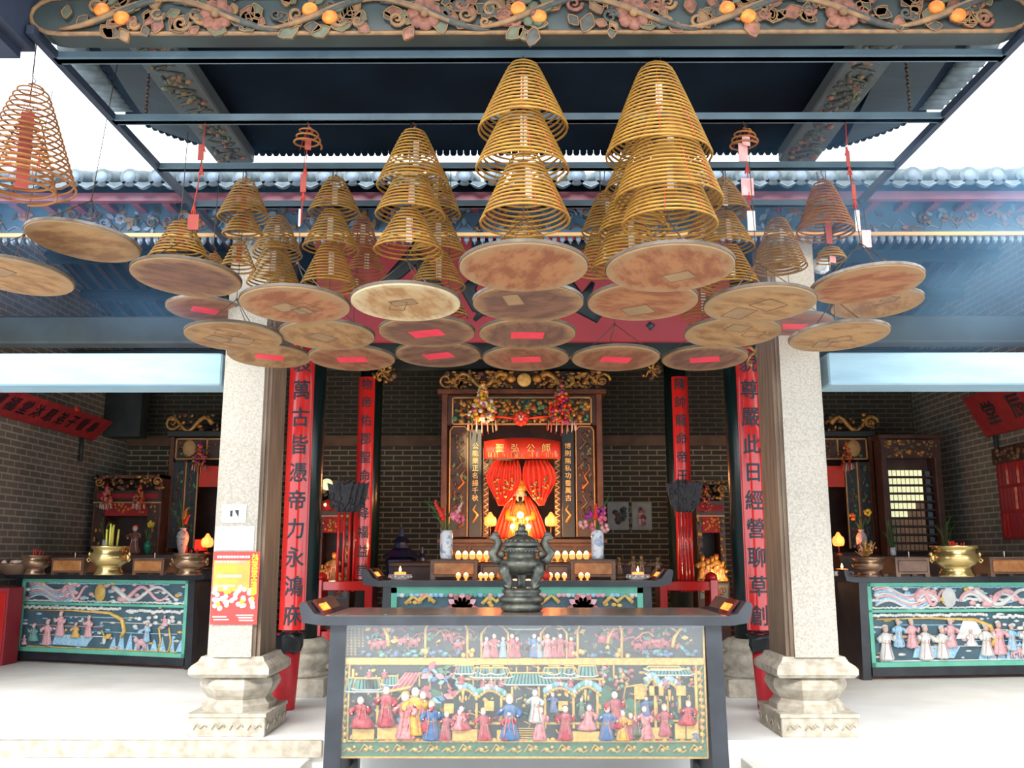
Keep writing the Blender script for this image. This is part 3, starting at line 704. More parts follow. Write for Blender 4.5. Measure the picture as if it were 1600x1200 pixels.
def coil(px_, yt, yb, w, Y, label, group, turns=None, mt='coil', tagm='tag_white', tagpos=0.45, hook_to=ZF, rt=0.0060, tagsz=1.0, open_=False):
    top = P(px_, yt, Y); R_ = w / 2 / ppm(P(px_, yb, Y))
    zb = P(px_, yb, Y + R_).z; H = top.z - zb
    x = P(px_, (yt + yb) / 2, Y).x
    t = thing('incense_coil', label, 'incense coil', (x, Y, top.z), rz=rc.uniform(0, 0.5), group=group)
    turns = turns or max(3, round(H / 0.0222))
    me = coil_mesh(R_, H, turns, rt, mt)
    c = bpy.data.objects.new('spiral', me); COL.objects.link(c); c.parent = t; c.rotation_euler = (0, 0, rc.uniform(0, 6.28))
    m = MB()
    for a in (-1.75 + rc.uniform(-.2, .2), -1.1, 2.0):
        m.tube([(R_ * (0.13 + 0.87 * q ** 0.8) * math.cos(a) * 1.02, R_ * (0.13 + 0.87 * q ** 0.8) * math.sin(a) * 1.02, -H * q) for q in (0, 0.25, 0.5, 0.75, 0.98)], 0.0016, 'thread', 4)
        m.tube([(0, 0, 0.02), (R_ * 0.13 * math.cos(a), R_ * 0.13 * math.sin(a), 0)], 0.002, 'thread', 4)
    m.obj('red_thread', t)
    m = MB(); zz = -H * (tagpos - 0.20); tw, th = 0.017 * tagsz, min(0.15 * tagsz, H * 0.55)
    yy = -R_ * 0.18
    m.box(-tw, tw, yy - 0.001, yy + 0.001, zz - th, zz, tagm)
    m.tube([(0, 0, 0), (0, yy, zz)], 0.001, 'thread', 4)
    m.obj('paper_tag', t, label='hanging paper tag')
    if hook_to:
        m = MB(); L = hook_to - top.z
        m.tube([(0, 0, 0.01), (0.012, 0, 0.03), (-0.006, 0, min(0.05, L * 0.8)), (0, 0, max(L, 0.055))], 0.0028, 'wire', 5); m.obj('wire_hook', t)
    return t
POSW = {1: ['single'], 2: ['upper', 'lower'], 3: ['topmost', 'middle', 'lowest'], 4: ['topmost', 'second', 'third', 'lowest']}
SETS = [
 ('of the tall central stack above the front centre board', 4.20, [(818, 97, 235, 142), (815, 160, 297, 148), (821, 240, 372, 142)], {}),
 ('of the largest stack, right of centre', 4.20, [(1027, 101, 280, 166), (1042, 165, 348, 170), (1044, 222, 380, 150)], {}),
 ('of the big stack above the pale cream board', 4.86, [(646, 203, 314, 114), (641, 262, 358, 110), (638, 327, 412, 110)], dict(tagm='tag_white')),
 ('of the stack just left of and behind the central stack', 5.52, [(680, 262, 350, 80), (685, 335, 412, 88), (684, 392, 462, 88), (702, 455, 502, 58)], {}),
 ('of the triple stack against the left granite pillar', 5.52, [(382, 280, 356, 80), (380, 330, 380, 64), (373, 377, 430, 54)], dict(mt='coil', tagm='tag_red')),
 ('of the stack just right of the left pillar', 6.16, [(434, 338, 412, 78), (428, 378, 457, 82), (440, 425, 470, 72)], {}),
 ('of the stack below and right of the small burnt coil', 5.52, [(523, 277, 350, 82), (517, 327, 404, 84), (515, 378, 463, 90)], dict(tagm='tag_white')),
 ('of the reddish stack before the left end of the plaque', 6.16, [(566, 336, 408, 60), (572, 385, 440, 66), (556, 430, 466, 52)], dict(mt='coil_red')),
 ('hanging alone in front of the plaque behind the front central board', 5.52, [(818, 335, 398, 74)], {}),
 ('of the stack behind and left of the largest stack', 4.86, [(1000, 215, 322, 112), (990, 268, 384, 112), (982, 326, 440, 118)], dict(tagm='tag_white')),
 ('of the narrow stack right of the front centre board', 5.52, [(946, 300, 380, 78), (940, 350, 438, 80)], {}),
 ('of the stack beside the pink tagged string', 5.52, [(1130, 280, 350, 84), (1134, 331, 402, 88), (1140, 382, 462, 92)], {}),
 ('of the reddish stack behind the largest stack', 6.16, [(1095, 340, 402, 62), (1090, 392, 455, 64), (1098, 440, 508, 70)], dict(mt='coil_red')),
 ('of the pair before the right granite pillar', 6.16, [(1217, 340, 434, 86), (1224, 378, 432, 54)], {}),
]
for phrase, Y, cones, kw in SETS:
    for i, (px_, yt, yb, w) in enumerate(cones):
        wd = POSW[len(cones)][i]
        lb = ('incense coil ' + phrase) if wd == 'single' else '%s incense coil %s' % (wd, phrase)
        coil(px_, yt, yb, w, Y + 0.004 * i, lb, 'conical incense coils hanging over the courtyard', **kw)
G_ = 'conical incense coils hanging over the courtyard'
coil(481, 201, 238, 44, 4.86, 'small nearly burnt out coil hanging from the second bar on the left', G_, 3, 'coil_red', 'tag_red', 0.9)
coil(1163, 204, 240, 46, 4.86, 'small nearly burnt out coil with pink tags on the right of the largest stack', G_, 3, 'coil_red', 'tag_pink', 0.6, tagsz=1.6)
coil(1288, 283, 380, 90, 5.52, 'single wide coil with a red paper inside, right of the right granite pillar', G_, None, 'coil_red', 'tag_red', 0.9, tagsz=1.2)
coil(1298, 388, 414, 46, 5.55, 'tiny burnt coil with pink tag hanging below the single wide right coil', G_, 4, 'coil', 'tag_pink', 0.9, tagsz=1.4)
coil(282, 346, 420, 92, 4.98, 'short wide coil sitting just above the dark board left of the left pillar', G_, 11, 'coil', 'tag_red', 0.4)
coil(334, 396, 424, 40, 5.6, 'tiny coil beside the left pillar behind the short wide coil', G_, 5, 'coil', 'tag_red', 0.5)
coil(42, 135, 322, 156, 4.30, 'large loosely wound rusty coil against the bright sky at the far left', G_, 17, 'coil_red', 'tag_red', 0.5, hook_to=4.25, tagsz=1.8)
coil(40, 178, 322, 100, 4.32, 'smaller rusty coil nested inside the large far left coil', G_, 12, 'coil_red', 'tag_red', 0.6, hook_to=4.25, tagsz=1.8)

# ------------------------------------------------------------------ round boards hung under the coils
DR = 0.292
def board(px_, py_, w, mt, label, red=None, rim='rim', mark=0, hook_to=ZF, tilt=(0, 0)):
    Y = 5.0
    for _ in range(12):
        p = P(px_, py_, Y); Y *= ppm(p) * 2 * DR / w
    p = P(px_, py_, Y)
    t = thing('round_board', label, 'hanging board', p, group='round boards hung below the incense coils', tilt=(tilt[0] - 0.075, tilt[1], 0))
    m = MB(); m.lathe([(DR - 0.004, 0.0), (DR, 0.004), (DR, 0.012)], mt, n=64, smooth=False); o = m.obj('board', t)
    o.rotation_euler = (0, 0, rc.uniform(0, 6.28))
    m = MB(); n = 64; prof = [(DR - 0.004, 0.012), (DR + 0.004, 0.008), (DR + 0.004, 0.024), (DR - 0.005, 0.026), (DR - 0.007, 0.014)]
    m.rings([[(r * math.cos(2 * PI * j / n), r * math.sin(2 * PI * j / n), z) for j in range(n)] for r, z in prof], rim, False, False)
    m.obj('rim', t)
    m = MB(); hz = 0.25; L = hook_to - p.z
    a0 = rc.uniform(0, 2)
    for k in range(3):
        a = a0 + 2 * PI * k / 3; m.tube([((DR - 0.02) * math.cos(a), (DR - 0.02) * math.sin(a), 0.014), (0, 0, hz)], 0.0028, 'wire', 5)
    m.ball((0, 0, hz), 0.010, 'wire', 6, 4); m.tube([(0, 0, hz), (0, 0, L)], 0.0025, 'wire', 5); m.obj('hanging_wires', t)
    if red is not None:
        m = MB(); c, s = math.cos(red), math.sin(red); hx, hy = 0.10, 0.062
        vs = [(c * u - s * v, s * u + c * v, z) for z in (-0.0015, 0.001) for u, v in ((-hx, -hy), (hx, -hy), (hx, hy), (-hx, hy))]
        m.add(vs, [(3, 2, 1, 0), (4, 5, 6, 7), (0, 1, 5, 4), (1, 2, 6, 5), (2, 3, 7, 6), (3, 0, 4, 7)], 'label'); m.obj('red_label', t, label='bright red paper label')
    if mark:
        m = MB(); rm = random.Random(int(px_ * py_))
        for q in range(mark):
            a = rm.uniform(0, 3); cx, cy = (rm.uniform(-.13, .13), rm.uniform(-.12, .12)); hx, hy = rm.uniform(.04, .08), rm.uniform(.04, .07)
            c, s = math.cos(a), math.sin(a)
            r4 = [(cx + c * u - s * v, cy + s * u + c * v) for u, v in ((-hx, -hy), (hx, -hy), (hx, hy), (-hx, hy))]
            if q % 2 == 0:
                m.add([(x, y, -0.0008) for x, y in r4], [(3, 2, 1, 0)], 'ghost')
            for i in range(4):
                (xa, ya), (xb, yb_) = r4[i], r4[(i + 1) % 4]; m.tube([(xa, ya, -0.001), (xb, yb_, -0.001)], 0.0018, 'outline', 4)
        m.obj('label_marks', t)
    return t
board(130, 380, 168, 'b_tan', 'plain tan board hanging far left below the bright sky', rim='rim_pale', hook_to=4.10, tilt=(0.02, 0.07))
board(24, 434, 168, 'b_tan', 'worn board cut off by the left edge of the view', mark=1, hook_to=3.9, tilt=(0, 0.05))
board(291, 436, 166, 'b_dark', 'dark brown board under the short wide coil, left of the left pillar', hook_to=ZF, tilt=(0, 0.03))
board(320, 485, 116, 'b_red', 'small brown board with faint red patch, behind the dark brown board on the left', red=0.5, rim='rim_pale')
board(461, 479, 169, 'b_orange', 'large orange brown board with paper outlines, in front of the left red column', mark=3)
board(365, 528, 148, 'b_tan', 'tan board with label outlines hanging in front of the left granite pillar', mark=3)
board(421, 558, 127, 'b_tan', 'tan board with red label, lowest one at the left pillar', red=0.35)
board(511, 526, 147, 'b_tan', 'mottled tan board above the big left red column', mark=1)
board(550, 562, 133, 'b_red', 'rusty board with red label to the right of the big left red column top', red=-0.05)
board(634, 475, 170, 'b_pale', 'pale cream board with diamond paper marks, left of centre', mark=2)
board(667, 521, 149, 'b_dark', 'brown board with long red label just below the pale cream board', red=-0.3)
board(685, 556, 133, 'b_dark', 'brown board with red label, lowest left of centre above the shrine', red=-0.35)
board(818, 421, 200, 'b_orange', 'largest front orange brown board at the centre', rim='rim')
board(825, 476, 172, 'b_dark', 'dark brown board directly below the front centre board', mark=2, rim='rim_pale')
board(824, 524, 150, 'b_dark', 'brown board with square red label, third down at the centre', red=0.05)
board(822, 562, 134, 'b_red', 'brown board with glowing red label, lowest at the centre above the shrine', red=-0.12)
board(1047, 422, 199, 'b_orange', 'large mottled board under the largest coil stack on the right', mark=1)
board(1004, 474, 171, 'b_orange', 'orange board partly behind the large mottled board right of centre', mark=1)
board(962, 562, 136, 'b_red', 'brown board with long red label, lowest just right of centre', red=0.15)
board(1101, 562, 132, 'b_dark', 'dark board with red label left of the big right red column top', red=-0.25)
board(1187, 478, 171, 'b_tan', 'streaky tan board in front of the right granite pillar', mark=2)
board(1145, 522, 148, 'b_tan', 'tan board with dark scratches below the streaky board at the right pillar', mark=2)
board(1238, 510, 122, 'b_red', 'reddish board with red label half hidden behind the tan boards at the right pillar', red=0.05, rim='rim_pale')
board(1355, 447, 169, 'b_orange', 'tilted orange tan board right of the right pillar, uppermost of three', mark=0, rim='rim_pale', tilt=(0, -0.05))
board(1370, 477, 138, 'b_tan', 'tan board with square patch, partly hidden behind the tilted right board', mark=2, rim='rim_pale', tilt=(0, -0.03))
board(1311, 528, 151, 'b_tan', 'tan board hanging lowest right of the right pillar before the pale beam', mark=2, rim='rim_pale', tilt=(0, -0.04))

# strings of red tags hanging from the bars
def tagstring(pts, Y, tags, label):
    q = [P(x, y, Y) for x, y in pts]; o = q[0]
    t = thing('tag_string', label, 'tag string', o, group='strings of red prayer tags')
    m = MB(); m.tube([p - o for p in q], 0.003, 'thread', 5)
    for p in q[1:-1]:
        for k in range(3): m.tube([p - o, p - o + Vector((0.012 * (k - 1), 0, -0.05))], 0.004, 'thread', 4)
    m.obj('cord', t)
    for x, y, w, h, mt in tags:
        c = P(x, y, Y) - o; k = ppm(P(x, y, Y)); m = MB()
        m.box(c.x - w / 2 / k, c.x + w / 2 / k, -0.003, 0.003, c.z - h / 2 / k, c.z + h / 2 / k, mt); m.obj('paper_tag', t)
tagstring([(321, 190), (318, 225), (315, 260), (303, 320), (302, 350)], 4.86, [(314, 238, 9, 26, 'tag_red'), (302, 347, 17, 25, 'tag_red')], 'red cord with dark red tags on the left before the eave')
tagstring([(480, 230), (477, 262), (474, 300), (470, 350)], 4.87, [(474, 286, 9, 30, 'tag_red'), (468, 340, 3, 28, 'tag_white')], 'red cord with tags below the small burnt coil on the left')
tagstring([(1163, 215), (1167, 258), (1170, 300), (1173, 350)], 4.87, [(1161, 238, 14, 30, 'tag_pink'), (1168, 292, 19, 28, 'tag_pink'), (1174, 345, 12, 32, 'tag_white')], 'pink tags in a row below the small burnt coil on the right')
tagstring([(1321, 190), (1323, 230), (1327, 260), (1335, 310), (1342, 360)], 4.88, [(1325, 248, 6, 26, 'tag_red'), (1334, 300, 6, 24, 'tag_red'), (1340, 345, 7, 34, 'tag_white'), (1354, 373, 14, 28, 'tag_pink')], 'long red cord with pale tags at the right end of the second bar')
# ------------------------------------------------------------------ carved figures for the painted panels
def fig(mb, x, z, h, robe, y=-0.008, sash='gold_bright', arm=0.6, hat='pbg', lean=0.0, seated=False, skin='skin'):
    d = h * 0.13
    H = h * (0.62 if seated else 0.80)
    prof = [(0.20, 0), (0.24, 0.05), (0.19, 0.22), (0.135, 0.45), (0.17, 0.60), (0.15, 0.70), (0.06, 0.76)]
    rings = []
    for r, q in prof:
        zz = z + q * h * (0.75 if seated else 1.0); xx = x + lean * q * h; rr = r * h * (1.35 if seated and q < 0.3 else 1.0)
        rings.append([(xx + rr * math.cos(2 * PI * j / 8), y + rr * 0.55 * math.sin(2 * PI * j / 8), zz) for j in range(8)])
    mb.rings(rings, robe)
    hz = z + (0.76 * (0.75 if seated else 1.0) + 0.09) * h; hx = x + lean * h * 0.85
    mb.ball((hx, y - d * 0.2, hz), (h * 0.09, h * 0.08, h * 0.105), skin, 7, 5)
    mb.ball((hx, y, hz + h * 0.065), (h * 0.10, h * 0.07, h * 0.065), hat, 7, 4)
    sz = z + 0.67 * h * (0.75 if seated else 1.0)
    for s_ in (-1, 1):
        a = arm * s_
        mb.tube([(hx + s_ * 0.10 * h, y, sz), (hx + s_ * 0.24 * h, y - d * 0.5, sz - 0.10 * h), (hx + s_ * (0.13 + 0.10 * abs(arm)) * h, y - d * 0.9, sz - 0.06 * h + 0.22 * h * max(0, a) - 0.1 * h)], [0.06 * h, 0.075 * h, 0.06 * h], robe, 6)
        mb.tube([(x + s_ * 0.05 * h, y - 0.10 * h, z + 0.55 * h), (x + s_ * 0.09 * h, y - 0.115 * h, z + 0.25 * h), (x + s_ * 0.12 * h, y - 0.10 * h, z + 0.05 * h)], 0.012 * h, 'pinkpale', 4)
        mb.ball((hx + s_ * (0.13 + 0.10 * abs(arm)) * h, y - d, sz - 0.04 * h + 0.22 * h * max(0, a) - 0.1 * h), 0.028 * h, skin, 5, 3)
    mb.tube([(x - 0.11 * h, y - 0.05 * h, z + 0.48 * h), (x, y - 0.075 * h, z + 0.46 * h), (x + 0.11 * h, y - 0.05 * h, z + 0.48 * h)], 0.014 * h, sash, 4)
    for s_ in (-1, 1): mb.ball((x + s_ * 0.07 * h, y - 0.04 * h, z), (0.04 * h, 0.05 * h, 0.025 * h), hat, 5, 3)
def roofp(mb, x0, x1, z0, z1, mt='teal', edge='gold_bright', y=-0.012, inset=0.2):
    w = x1 - x0; a, b = x0 + w * inset * 0.5, x1 - w * inset * 0.5
    n = max(5, int(w / 0.022))
    for k in range(n):
        t0, t1 = k / n, (k + 0.62) / n
        mb.prism([(x0 + w * t0, z0), (x0 + w * t1, z0), (a + (b - a) * t1, z1), (a + (b - a) * t0, z1)], y, y + 0.006, mt)
    mb.prism([(x0, z0), (x1, z0), (b, z1), (a, z1)], y + 0.004, y + 0.010, 'pbg')
    mb.tube([(x0 - 0.008, y - 0.002, z0 + 0.010), (x0 + 0.02, y - 0.002, z0), (x1 - 0.02, y - 0.002, z0), (x1 + 0.008, y - 0.002, z0 + 0.010)], 0.005, 'white', 5)
    mb.tube([(x0, y, z0), (a, y, z1), (b, y, z1), (x1, y, z0)], 0.0055, edge, 5)
def treep(mb, x, z, h, rnd, y=-0.008, cols=('leafgreen', 'teal', 'pink'), lean=0.15, trunk='gold_bright', n=14):
    top = (x + lean * h, y, z + h)
    mb.tube([(x, y, z), (x + lean * h * 0.2, y - 0.004, z + h * 0.35), (x + lean * h * 0.9, y, z + h * 0.7), top], [0.014, 0.012, 0.009, 0.004], trunk, 6)
    for s_ in (-1, 1): mb.tube([(x + lean * h * 0.6, y, z + h * 0.55), (x + lean * h * 0.6 + s_ * h * 0.3, y, z + h * 0.75), (x + lean * h * 0.6 + s_ * h * 0.5, y, z + h * 0.72)], [0.008, 0.006, 0.003], trunk, 5)
    for k in range(n):
        a = rnd.uniform(0, 6.28); q = rnd.uniform(0.1, 0.5) * h
        mb.ball((top[0] + q * 1.1 * math.cos(a), y, z + h * 0.8 + q * 0.45 * math.sin(a)), (0.016, 0.008, 0.011), rnd.choice(cols), 6, 3)
def beast(mb, x, z, L, mt, rnd, y=-0.010, face=1):
    mb.ball((x, y, z + L * 0.42), (L * 0.34, L * 0.14, L * 0.20), mt, 9, 6)
    mb.ball((x + face * L * 0.40, y - 0.004, z + L * 0.55), (L * 0.17, L * 0.12, L * 0.17), mt, 8, 5)
    mb.ball((x + face * L * 0.42, y - 0.012, z + L * 0.50), (L * 0.07, L * 0.06, L * 0.05), 'gold_bright', 6, 4)
    for dx in (-0.26, -0.14, 0.14, 0.26):
        mb.tube([(x + dx * L, y, z + L * 0.35), (x + dx * L * 1.15, y - 0.004, z + L * 0.15), (x + dx * L * 1.1, y, z)], [L * 0.07, L * 0.05, L * 0.05], mt, 6)
    mb.tube([(x - face * L * 0.32, y, z + L * 0.5), (x - face * L * 0.5, y, z + L * 0.65), (x - face * L * 0.46, y, z + L * 0.8)], [0.006, 0.008, 0.003], mt, 5)
def cloudrow(mb, x0, x1, z, r, mt, rnd, y=-0.006):
    x = x0
    while x < x1: mb.ball((x, y, z + rnd.uniform(-r, r) * 0.3), (r * rnd.uniform(0.7, 1.1), r * 0.5, r * 0.6), mt, 7, 4); x += r * 1.1

# ------------------------------------------------------------------ altar tables
def altar_table(label, x0, x1, y0, d, h, zf, legw, curl, face_m='table_black', rz=0.0, ov=0.06, sign=True, origin=None, railh=0.10, grp=None):
    """x0..x1 outer legs, front face at y0, standing on zf; returns thing with local frame: x as world offset from centre, y=0 front, z=0 floor"""
    w = x1 - x0; cx = (x0 + x1) / 2
    t = thing('altar_table', label, 'altar table', (cx, y0, zf) if origin is None else origin, rz=rz, group=grp)
    hw = w / 2; th = 0.055
    # top: flat slab, ends ramp up and roll over
    m = MB(); e = hw + ov; c = curl
    prof = [(-e, 0), (e, 0), (e + c * 0.9, c * 0.15), (e + c * 1.05, c * 0.75), (e + c * 1.10, c * 1.05), (e + c * 1.0, c * 1.2), (e + c * 0.75, c * 1.22), (e + c * 0.30, c * 0.62), (e - c * 0.25, th + 0.001), (-e + c * 0.25, th + 0.001)]
    left = [(-(u), v) for u, v in prof[2:9]][::-1]
    poly = prof[:9] + left
    m.prism([(u, v + h - th) for u, v in poly], -0.05, d + 0.05, face_m); m.box(-e + c * 0.3, e - c * 0.3, -0.045, d + 0.045, h, h + 0.004, 'table_top')
    m.obj('tabletop', t)
    for sx in (-1, 1):
        for yy in (0, d - legw):
            m = MB(); a, b = sorted((sx * hw, sx * (hw - legw)))
            bt = sx * 0.02; zt = h - th
            vs = [(a + bt, yy, 0), (b + bt, yy, 0), (b + bt, yy + legw, 0), (a + bt, yy + legw, 0), (a, yy, zt), (b, yy, zt), (b, yy + legw, zt), (a, yy + legw, zt)]
            m.add(vs, [(3, 2, 1, 0), (4, 5, 6, 7), (0, 1, 5, 4), (1, 2, 6, 5), (2, 3, 7, 6), (3, 0, 4, 7)], face_m); m.obj('leg', t)
        m = MB(); a, b = sorted((sx * (hw - 0.02), sx * (hw - 0.045))); m.box(a, b, legw, d - legw, 0.12, h - th, face_m); m.obj('side_panel', t)
    m = MB(); m.box(-hw + legw, hw - legw, 0.004, 0.05, 0.035, 0.035 + railh, face_m); m.box(-hw + legw, hw - legw, 0.02, 0.05, h - th - 0.02, h - th, face_m); m.obj('bottom_rail', t)
    if sign:
        for sx in (-1, 1):
            m = MB(); a = (e - c * 0.05, c * 0.28 + h - th + 0.008); b = (e + c * 0.66, c * 1.12 + h - th + 0.008)
            pl = [a, b, (b[0] - 0.012, b[1] + 0.012), (a[0] - 0.012, a[1] + 0.014)]
            pl = [(sx * u, v) for u, v in pl]
            m.prism(pl, d * 0.10, d * 0.42, 'signglass')
            so_ = m.obj('end_sign', t, label='small glowing red sign on the rolled end')
            m = MB(); up = Vector((sx * (b[0] - a[0]), 0, b[1] - a[1])).normalized()
            nn = Vector((-sx * abs(up.z), 0, abs(up.x)))
            ctr = Vector((sx * (a[0] + b[0]) / 2, 0, (a[1] + b[1]) / 2)) + nn * 0.0205; sz = d * 0.075
            ctr.y = d * (0.15 if sx < 0 else 0.37)
            write(m, '風調雨順' if sx < 0 else '國泰民安', sz, 'ledsign', ctr, (0, -sx, 0), up, (0, -sx * d * 0.075, 0), 0.02)
            m.obj('lettering', so_)
    return t

ZC = -0.225
F0 = 5.90
def QF(px_, py_, Y=F0): p = P(px_, py_, Y); return p.x, p.z
# ---- front altar table
xa, xb = P(512, 1100, F0).x, P(1132, 1100, F0).x
ztop = P(820, 963, F0 - 0.05).z
FT = altar_table('big black altar table at the very front with gold and pink carved panels behind glass', xa, xb, F0, 0.78, ztop - ZC, ZC, 0.10, 0.115)
ftx = (xa + xb) / 2
def front_panels():
    keep = dict(M)
    for k_, c_, c2_ in (('gold_bright', (0.52, 0.34, 0.085), (0.40, 0.22, 0.045)), ('pinkpale', (0.50, 0.24, 0.24), (0.36, 0.12, 0.13)), ('white', (0.42, 0.44, 0.40), (0.30, 0.34, 0.32)), ('bluepale', (0.20, 0.36, 0.42), (0.12, 0.26, 0.34)), ('pink', (0.36, 0.09, 0.10), (0.24, 0.04, 0.05)), ('blue', (0.07, 0.15, 0.28), (0.05, 0.10, 0.20)), ('pbg', (0.012, 0.025, 0.027), (0.01, 0.02, 0.02)), ('pbg2', (0.02, 0.04, 0.05), (0.015, 0.03, 0.04)), ('green', (0.05, 0.16, 0.09), (0.03, 0.11, 0.06)), ('teal', (0.09, 0.26, 0.22), (0.06, 0.18, 0.16))):
        M[k_] = mat('glazed_' + k_, c_, 0.5, c2=c2_, scale=40)  # darker copies of the panel paints offset the sun falling on them
    def L(px_, py_): x, z = QF(px_, py_); return x - ftx, z - ZC
    (u0, v1), (u1, v0) = L(533, 967), L(1108, 1186)
    m = MB(); m.box(u0, u1, 0.052, 0.065, v0, v1, 'pbg'); m.obj('panel_ground', FT)
    um, vm1 = L(820, 1029); _, vm0 = L(820, 1040)
    m = MB(); m.box(u0, u1, 0.025, 0.055, vm0, vm1, 'gold_bright', 0.004)
    _, vb = L(820, 1160); m.box(u0, u1, 0.045, 0.055, v0, vb, 'green'); m.box(u0, u0 + 0.055, 0.046, 0.055, vb, vm0, 'green'); m.box(u1 - 0.055, u1, 0.046, 0.055, vb, vm0, 'green')
    for a, b, c, d in ((u0, v0, u1, v0), (u0, v1, u1, v1), (u0, v0, u0, v1), (u1, v0, u1, v1), (u0 + 0.055, vb, u1 - 0.055, vb), (u0 + 0.055, vb, u0 + 0.055, vm0), (u1 - 0.055, vb, u1 - 0.055, vm0)):
        m.tube([(a, 0.035, b), (c, 0.035, d)], 0.007, 'gold_bright', 6)
    rnd = random.Random(2); x = u0 + 0.03     # gold vine in the border
    k = 0
    while x < u1 - 0.05:
        m.tube([(x, 0.038, v0 + 0.03), (x + 0.03, 0.034, v0 + 0.055 + 0.02 * (k % 2)), (x + 0.06, 0.036, v0 + 0.03 + 0.02 * (k % 2)), (x + 0.085, 0.038, v0 + 0.045)], 0.005, 'gold_bright', 5)
        m.ball((x + 0.04, 0.034, v0 + 0.045), (0.016, 0.008, 0.012), 'gold_bright', 6, 4); m.ball((x + 0.07, 0.034, v0 + 0.06), (0.012, 0.008, 0.010), 'gold_bright', 6, 4); x += 0.10; k += 1
    for bx in (u0 + 0.028, u1 - 0.028):
        z = vb
        while z < vm0 - 0.03: m.ball((bx + rnd.uniform(-.008, .008), 0.036, z), (0.018, 0.008, 0.014), 'gold_bright', 6, 4); m.tube([(bx - 0.015, 0.038, z), (bx + 0.015, 0.036, z + 0.04)], 0.004, 'gold_bright', 4); z += 0.04
    m.obj('gilded_frame', FT)
    def B(px_, py_): return L(px_, py_)
    # upper register
    m = MB(); rnd = random.Random(4)
    def lp(pts, r, mt, y=0.030, n=5): m.tube([(B(a, b)[0], y, B(a, b)[1]) for a, b in pts], r, mt, n)
    for c_ in range(5):      # columns of tiny gold characters
        for q in range(13 - (c_ > 2) * 3):
            u, v = B(541 + c_ * 6.0, 971 + q * 4.4); m.box(u - 0.006, u + 0.006, 0.045, 0.05, v - 0.002, v + 0.001, 'gold_bright'); m.box(u - 0.001, u + 0.002, 0.045, 0.05, v - 0.006, v + 0.005, 'gold_bright'); m.box(u - 0.005, u + 0.004, 0.045, 0.05, v + 0.004, v + 0.006, 'gold_bright')
    for x_, y_, hh in ((606, 1010, 44), (950, 1006, 30), (1052, 1012, 40)):
        u, v = B(x_, y_); treep(m, u, v, hh / 245, rnd, 0.03, ('leafgreen', 'pink', 'teal'), -0.25 if x_ < 700 else 0.35)
    for x_, y_, f_ in ((585, 1014, -1), (595, 1012, 1), (628, 1008, 1), (645, 1010, 1), (960, 998, -1), (942, 1004, 1), (998, 1016, -1), (1012, 1012, 1), (1028, 1010, 1), (1040, 1012, -1), (715, 1014, 1), (700, 1000, 1)):
        u, v = B(x_, y_); beast(m, u, v - 0.01, 0.085, 'pink', rnd, 0.028, f_)
    for k in range(70):      # rocks, waves, leaves
        x_ = rnd.choice([rnd.uniform(560, 735), rnd.uniform(900, 1090)]); u, v = B(x_, 1026 - rnd.uniform(0, 8)); m.ball((u, 0.036, v), (0.02, 0.012, 0.012), rnd.choice(['blue', 'teal', 'pbg2', 'blue']), 6, 4)
    for k in range(60):
        x_ = rnd.choice([rnd.uniform(575, 735), rnd.uniform(905, 1085)]); y_ = rnd.uniform(972, 1005); u, v = B(x_, y_)
        leaf(m, u, 0.036, v, rnd.uniform(0.03, 0.055), rnd.uniform(0, 6.28), rnd.choice(['leafgreen', 'teal', 'pink', 'green', 'gold_bright']), 0.5)
    for k in range(14):
        x_ = rnd.choice([rnd.uniform(600, 720), rnd.uniform(910, 1000)]); y_ = rnd.uniform(975, 1010)
        lp([(x_, y_), (x_ + 8, y_ - 8), (x_ + 18, y_ - 10), (x_ + 26, y_ - 3)], 0.006, rnd.choice(['gold_bright', 'pink', 'leafgreen']), 0.034)
    for px_, s_ in ((664, 1), (730, -1), (903, 1), (972, -1)):       # golden arches
        lp([(px_, 1030), (px_, 985), (px_ + 4 * s_, 975), (px_ + 10 * s_, 971)], 0.009, 'gold_bright', 0.026, 6)
        for q in range(4): u, v = B(px_ + rnd.uniform(-10, 10), 1022 + rnd.uniform(-5, 4)); m.ball((u, 0.026, v), 0.016, 'gold_bright', 6, 4)
    for a, b in ((752, 794), (845, 886)):       # little arched pavilions
        lp([(a, 1030), (a, 990), (a + 8, 980), ((a + b) / 2, 976), (b - 8, 980), (b, 990), (b, 1030)], 0.008, 'gold_bright', 0.027, 6)
        for q in range(14): u, v = B(a + (b - a) * q / 13, 974 + 4 * abs(q - 6.5) / 6.5); m.ball((u, 0.030, v), (0.014, 0.008, 0.016), 'bluepale', 6, 4)
    u0_, v0_ = B(795, 984); u1_, v1_ = B(845, 969); roofp(m, u0_, u1_, v0_, v1_, y=0.030)
    u, v = B(812, 1028); v2 = B(812, 990)[1]; m.box(u, u + 0.09, 0.04, 0.046, v, v2, 'pbg2')
    for i, (x_, col) in enumerate(((760, 'pinkpale'), (772, 'pink'), (786, 'bluepale'), (800, 'pink'), (808, 'pink'), (835, 'blue'), (842, 'bluepale'), (856, 'pinkpale'), (866, 'pink'), (876, 'pink'), (893, 'pink'))):
        u, v = B(x_, 1028); fig(m, u, v, 0.13 + 0.02 * (i % 2), col, 0.030)
    for k in range(150):
        u, v = B(rnd.uniform(570, 1098), rnd.uniform(972, 1026)); c_ = rnd.choice(['gold_bright', 'leafgreen', 'green', 'teal', 'pink', 'leafgreen', 'gold_bright'])
        if k % 3: leaf(m, u, 0.046, v, rnd.uniform(0.02, 0.05), rnd.uniform(0, 6.28), c_, 0.5)
        else: m.tube([(u, 0.046, v), (u + rnd.uniform(-.03, .03), 0.044, v + 0.02), (u + rnd.uniform(-.05, .05), 0.046, v + 0.03)], 0.004, c_, 4)
    m.obj('upper_carving', FT)
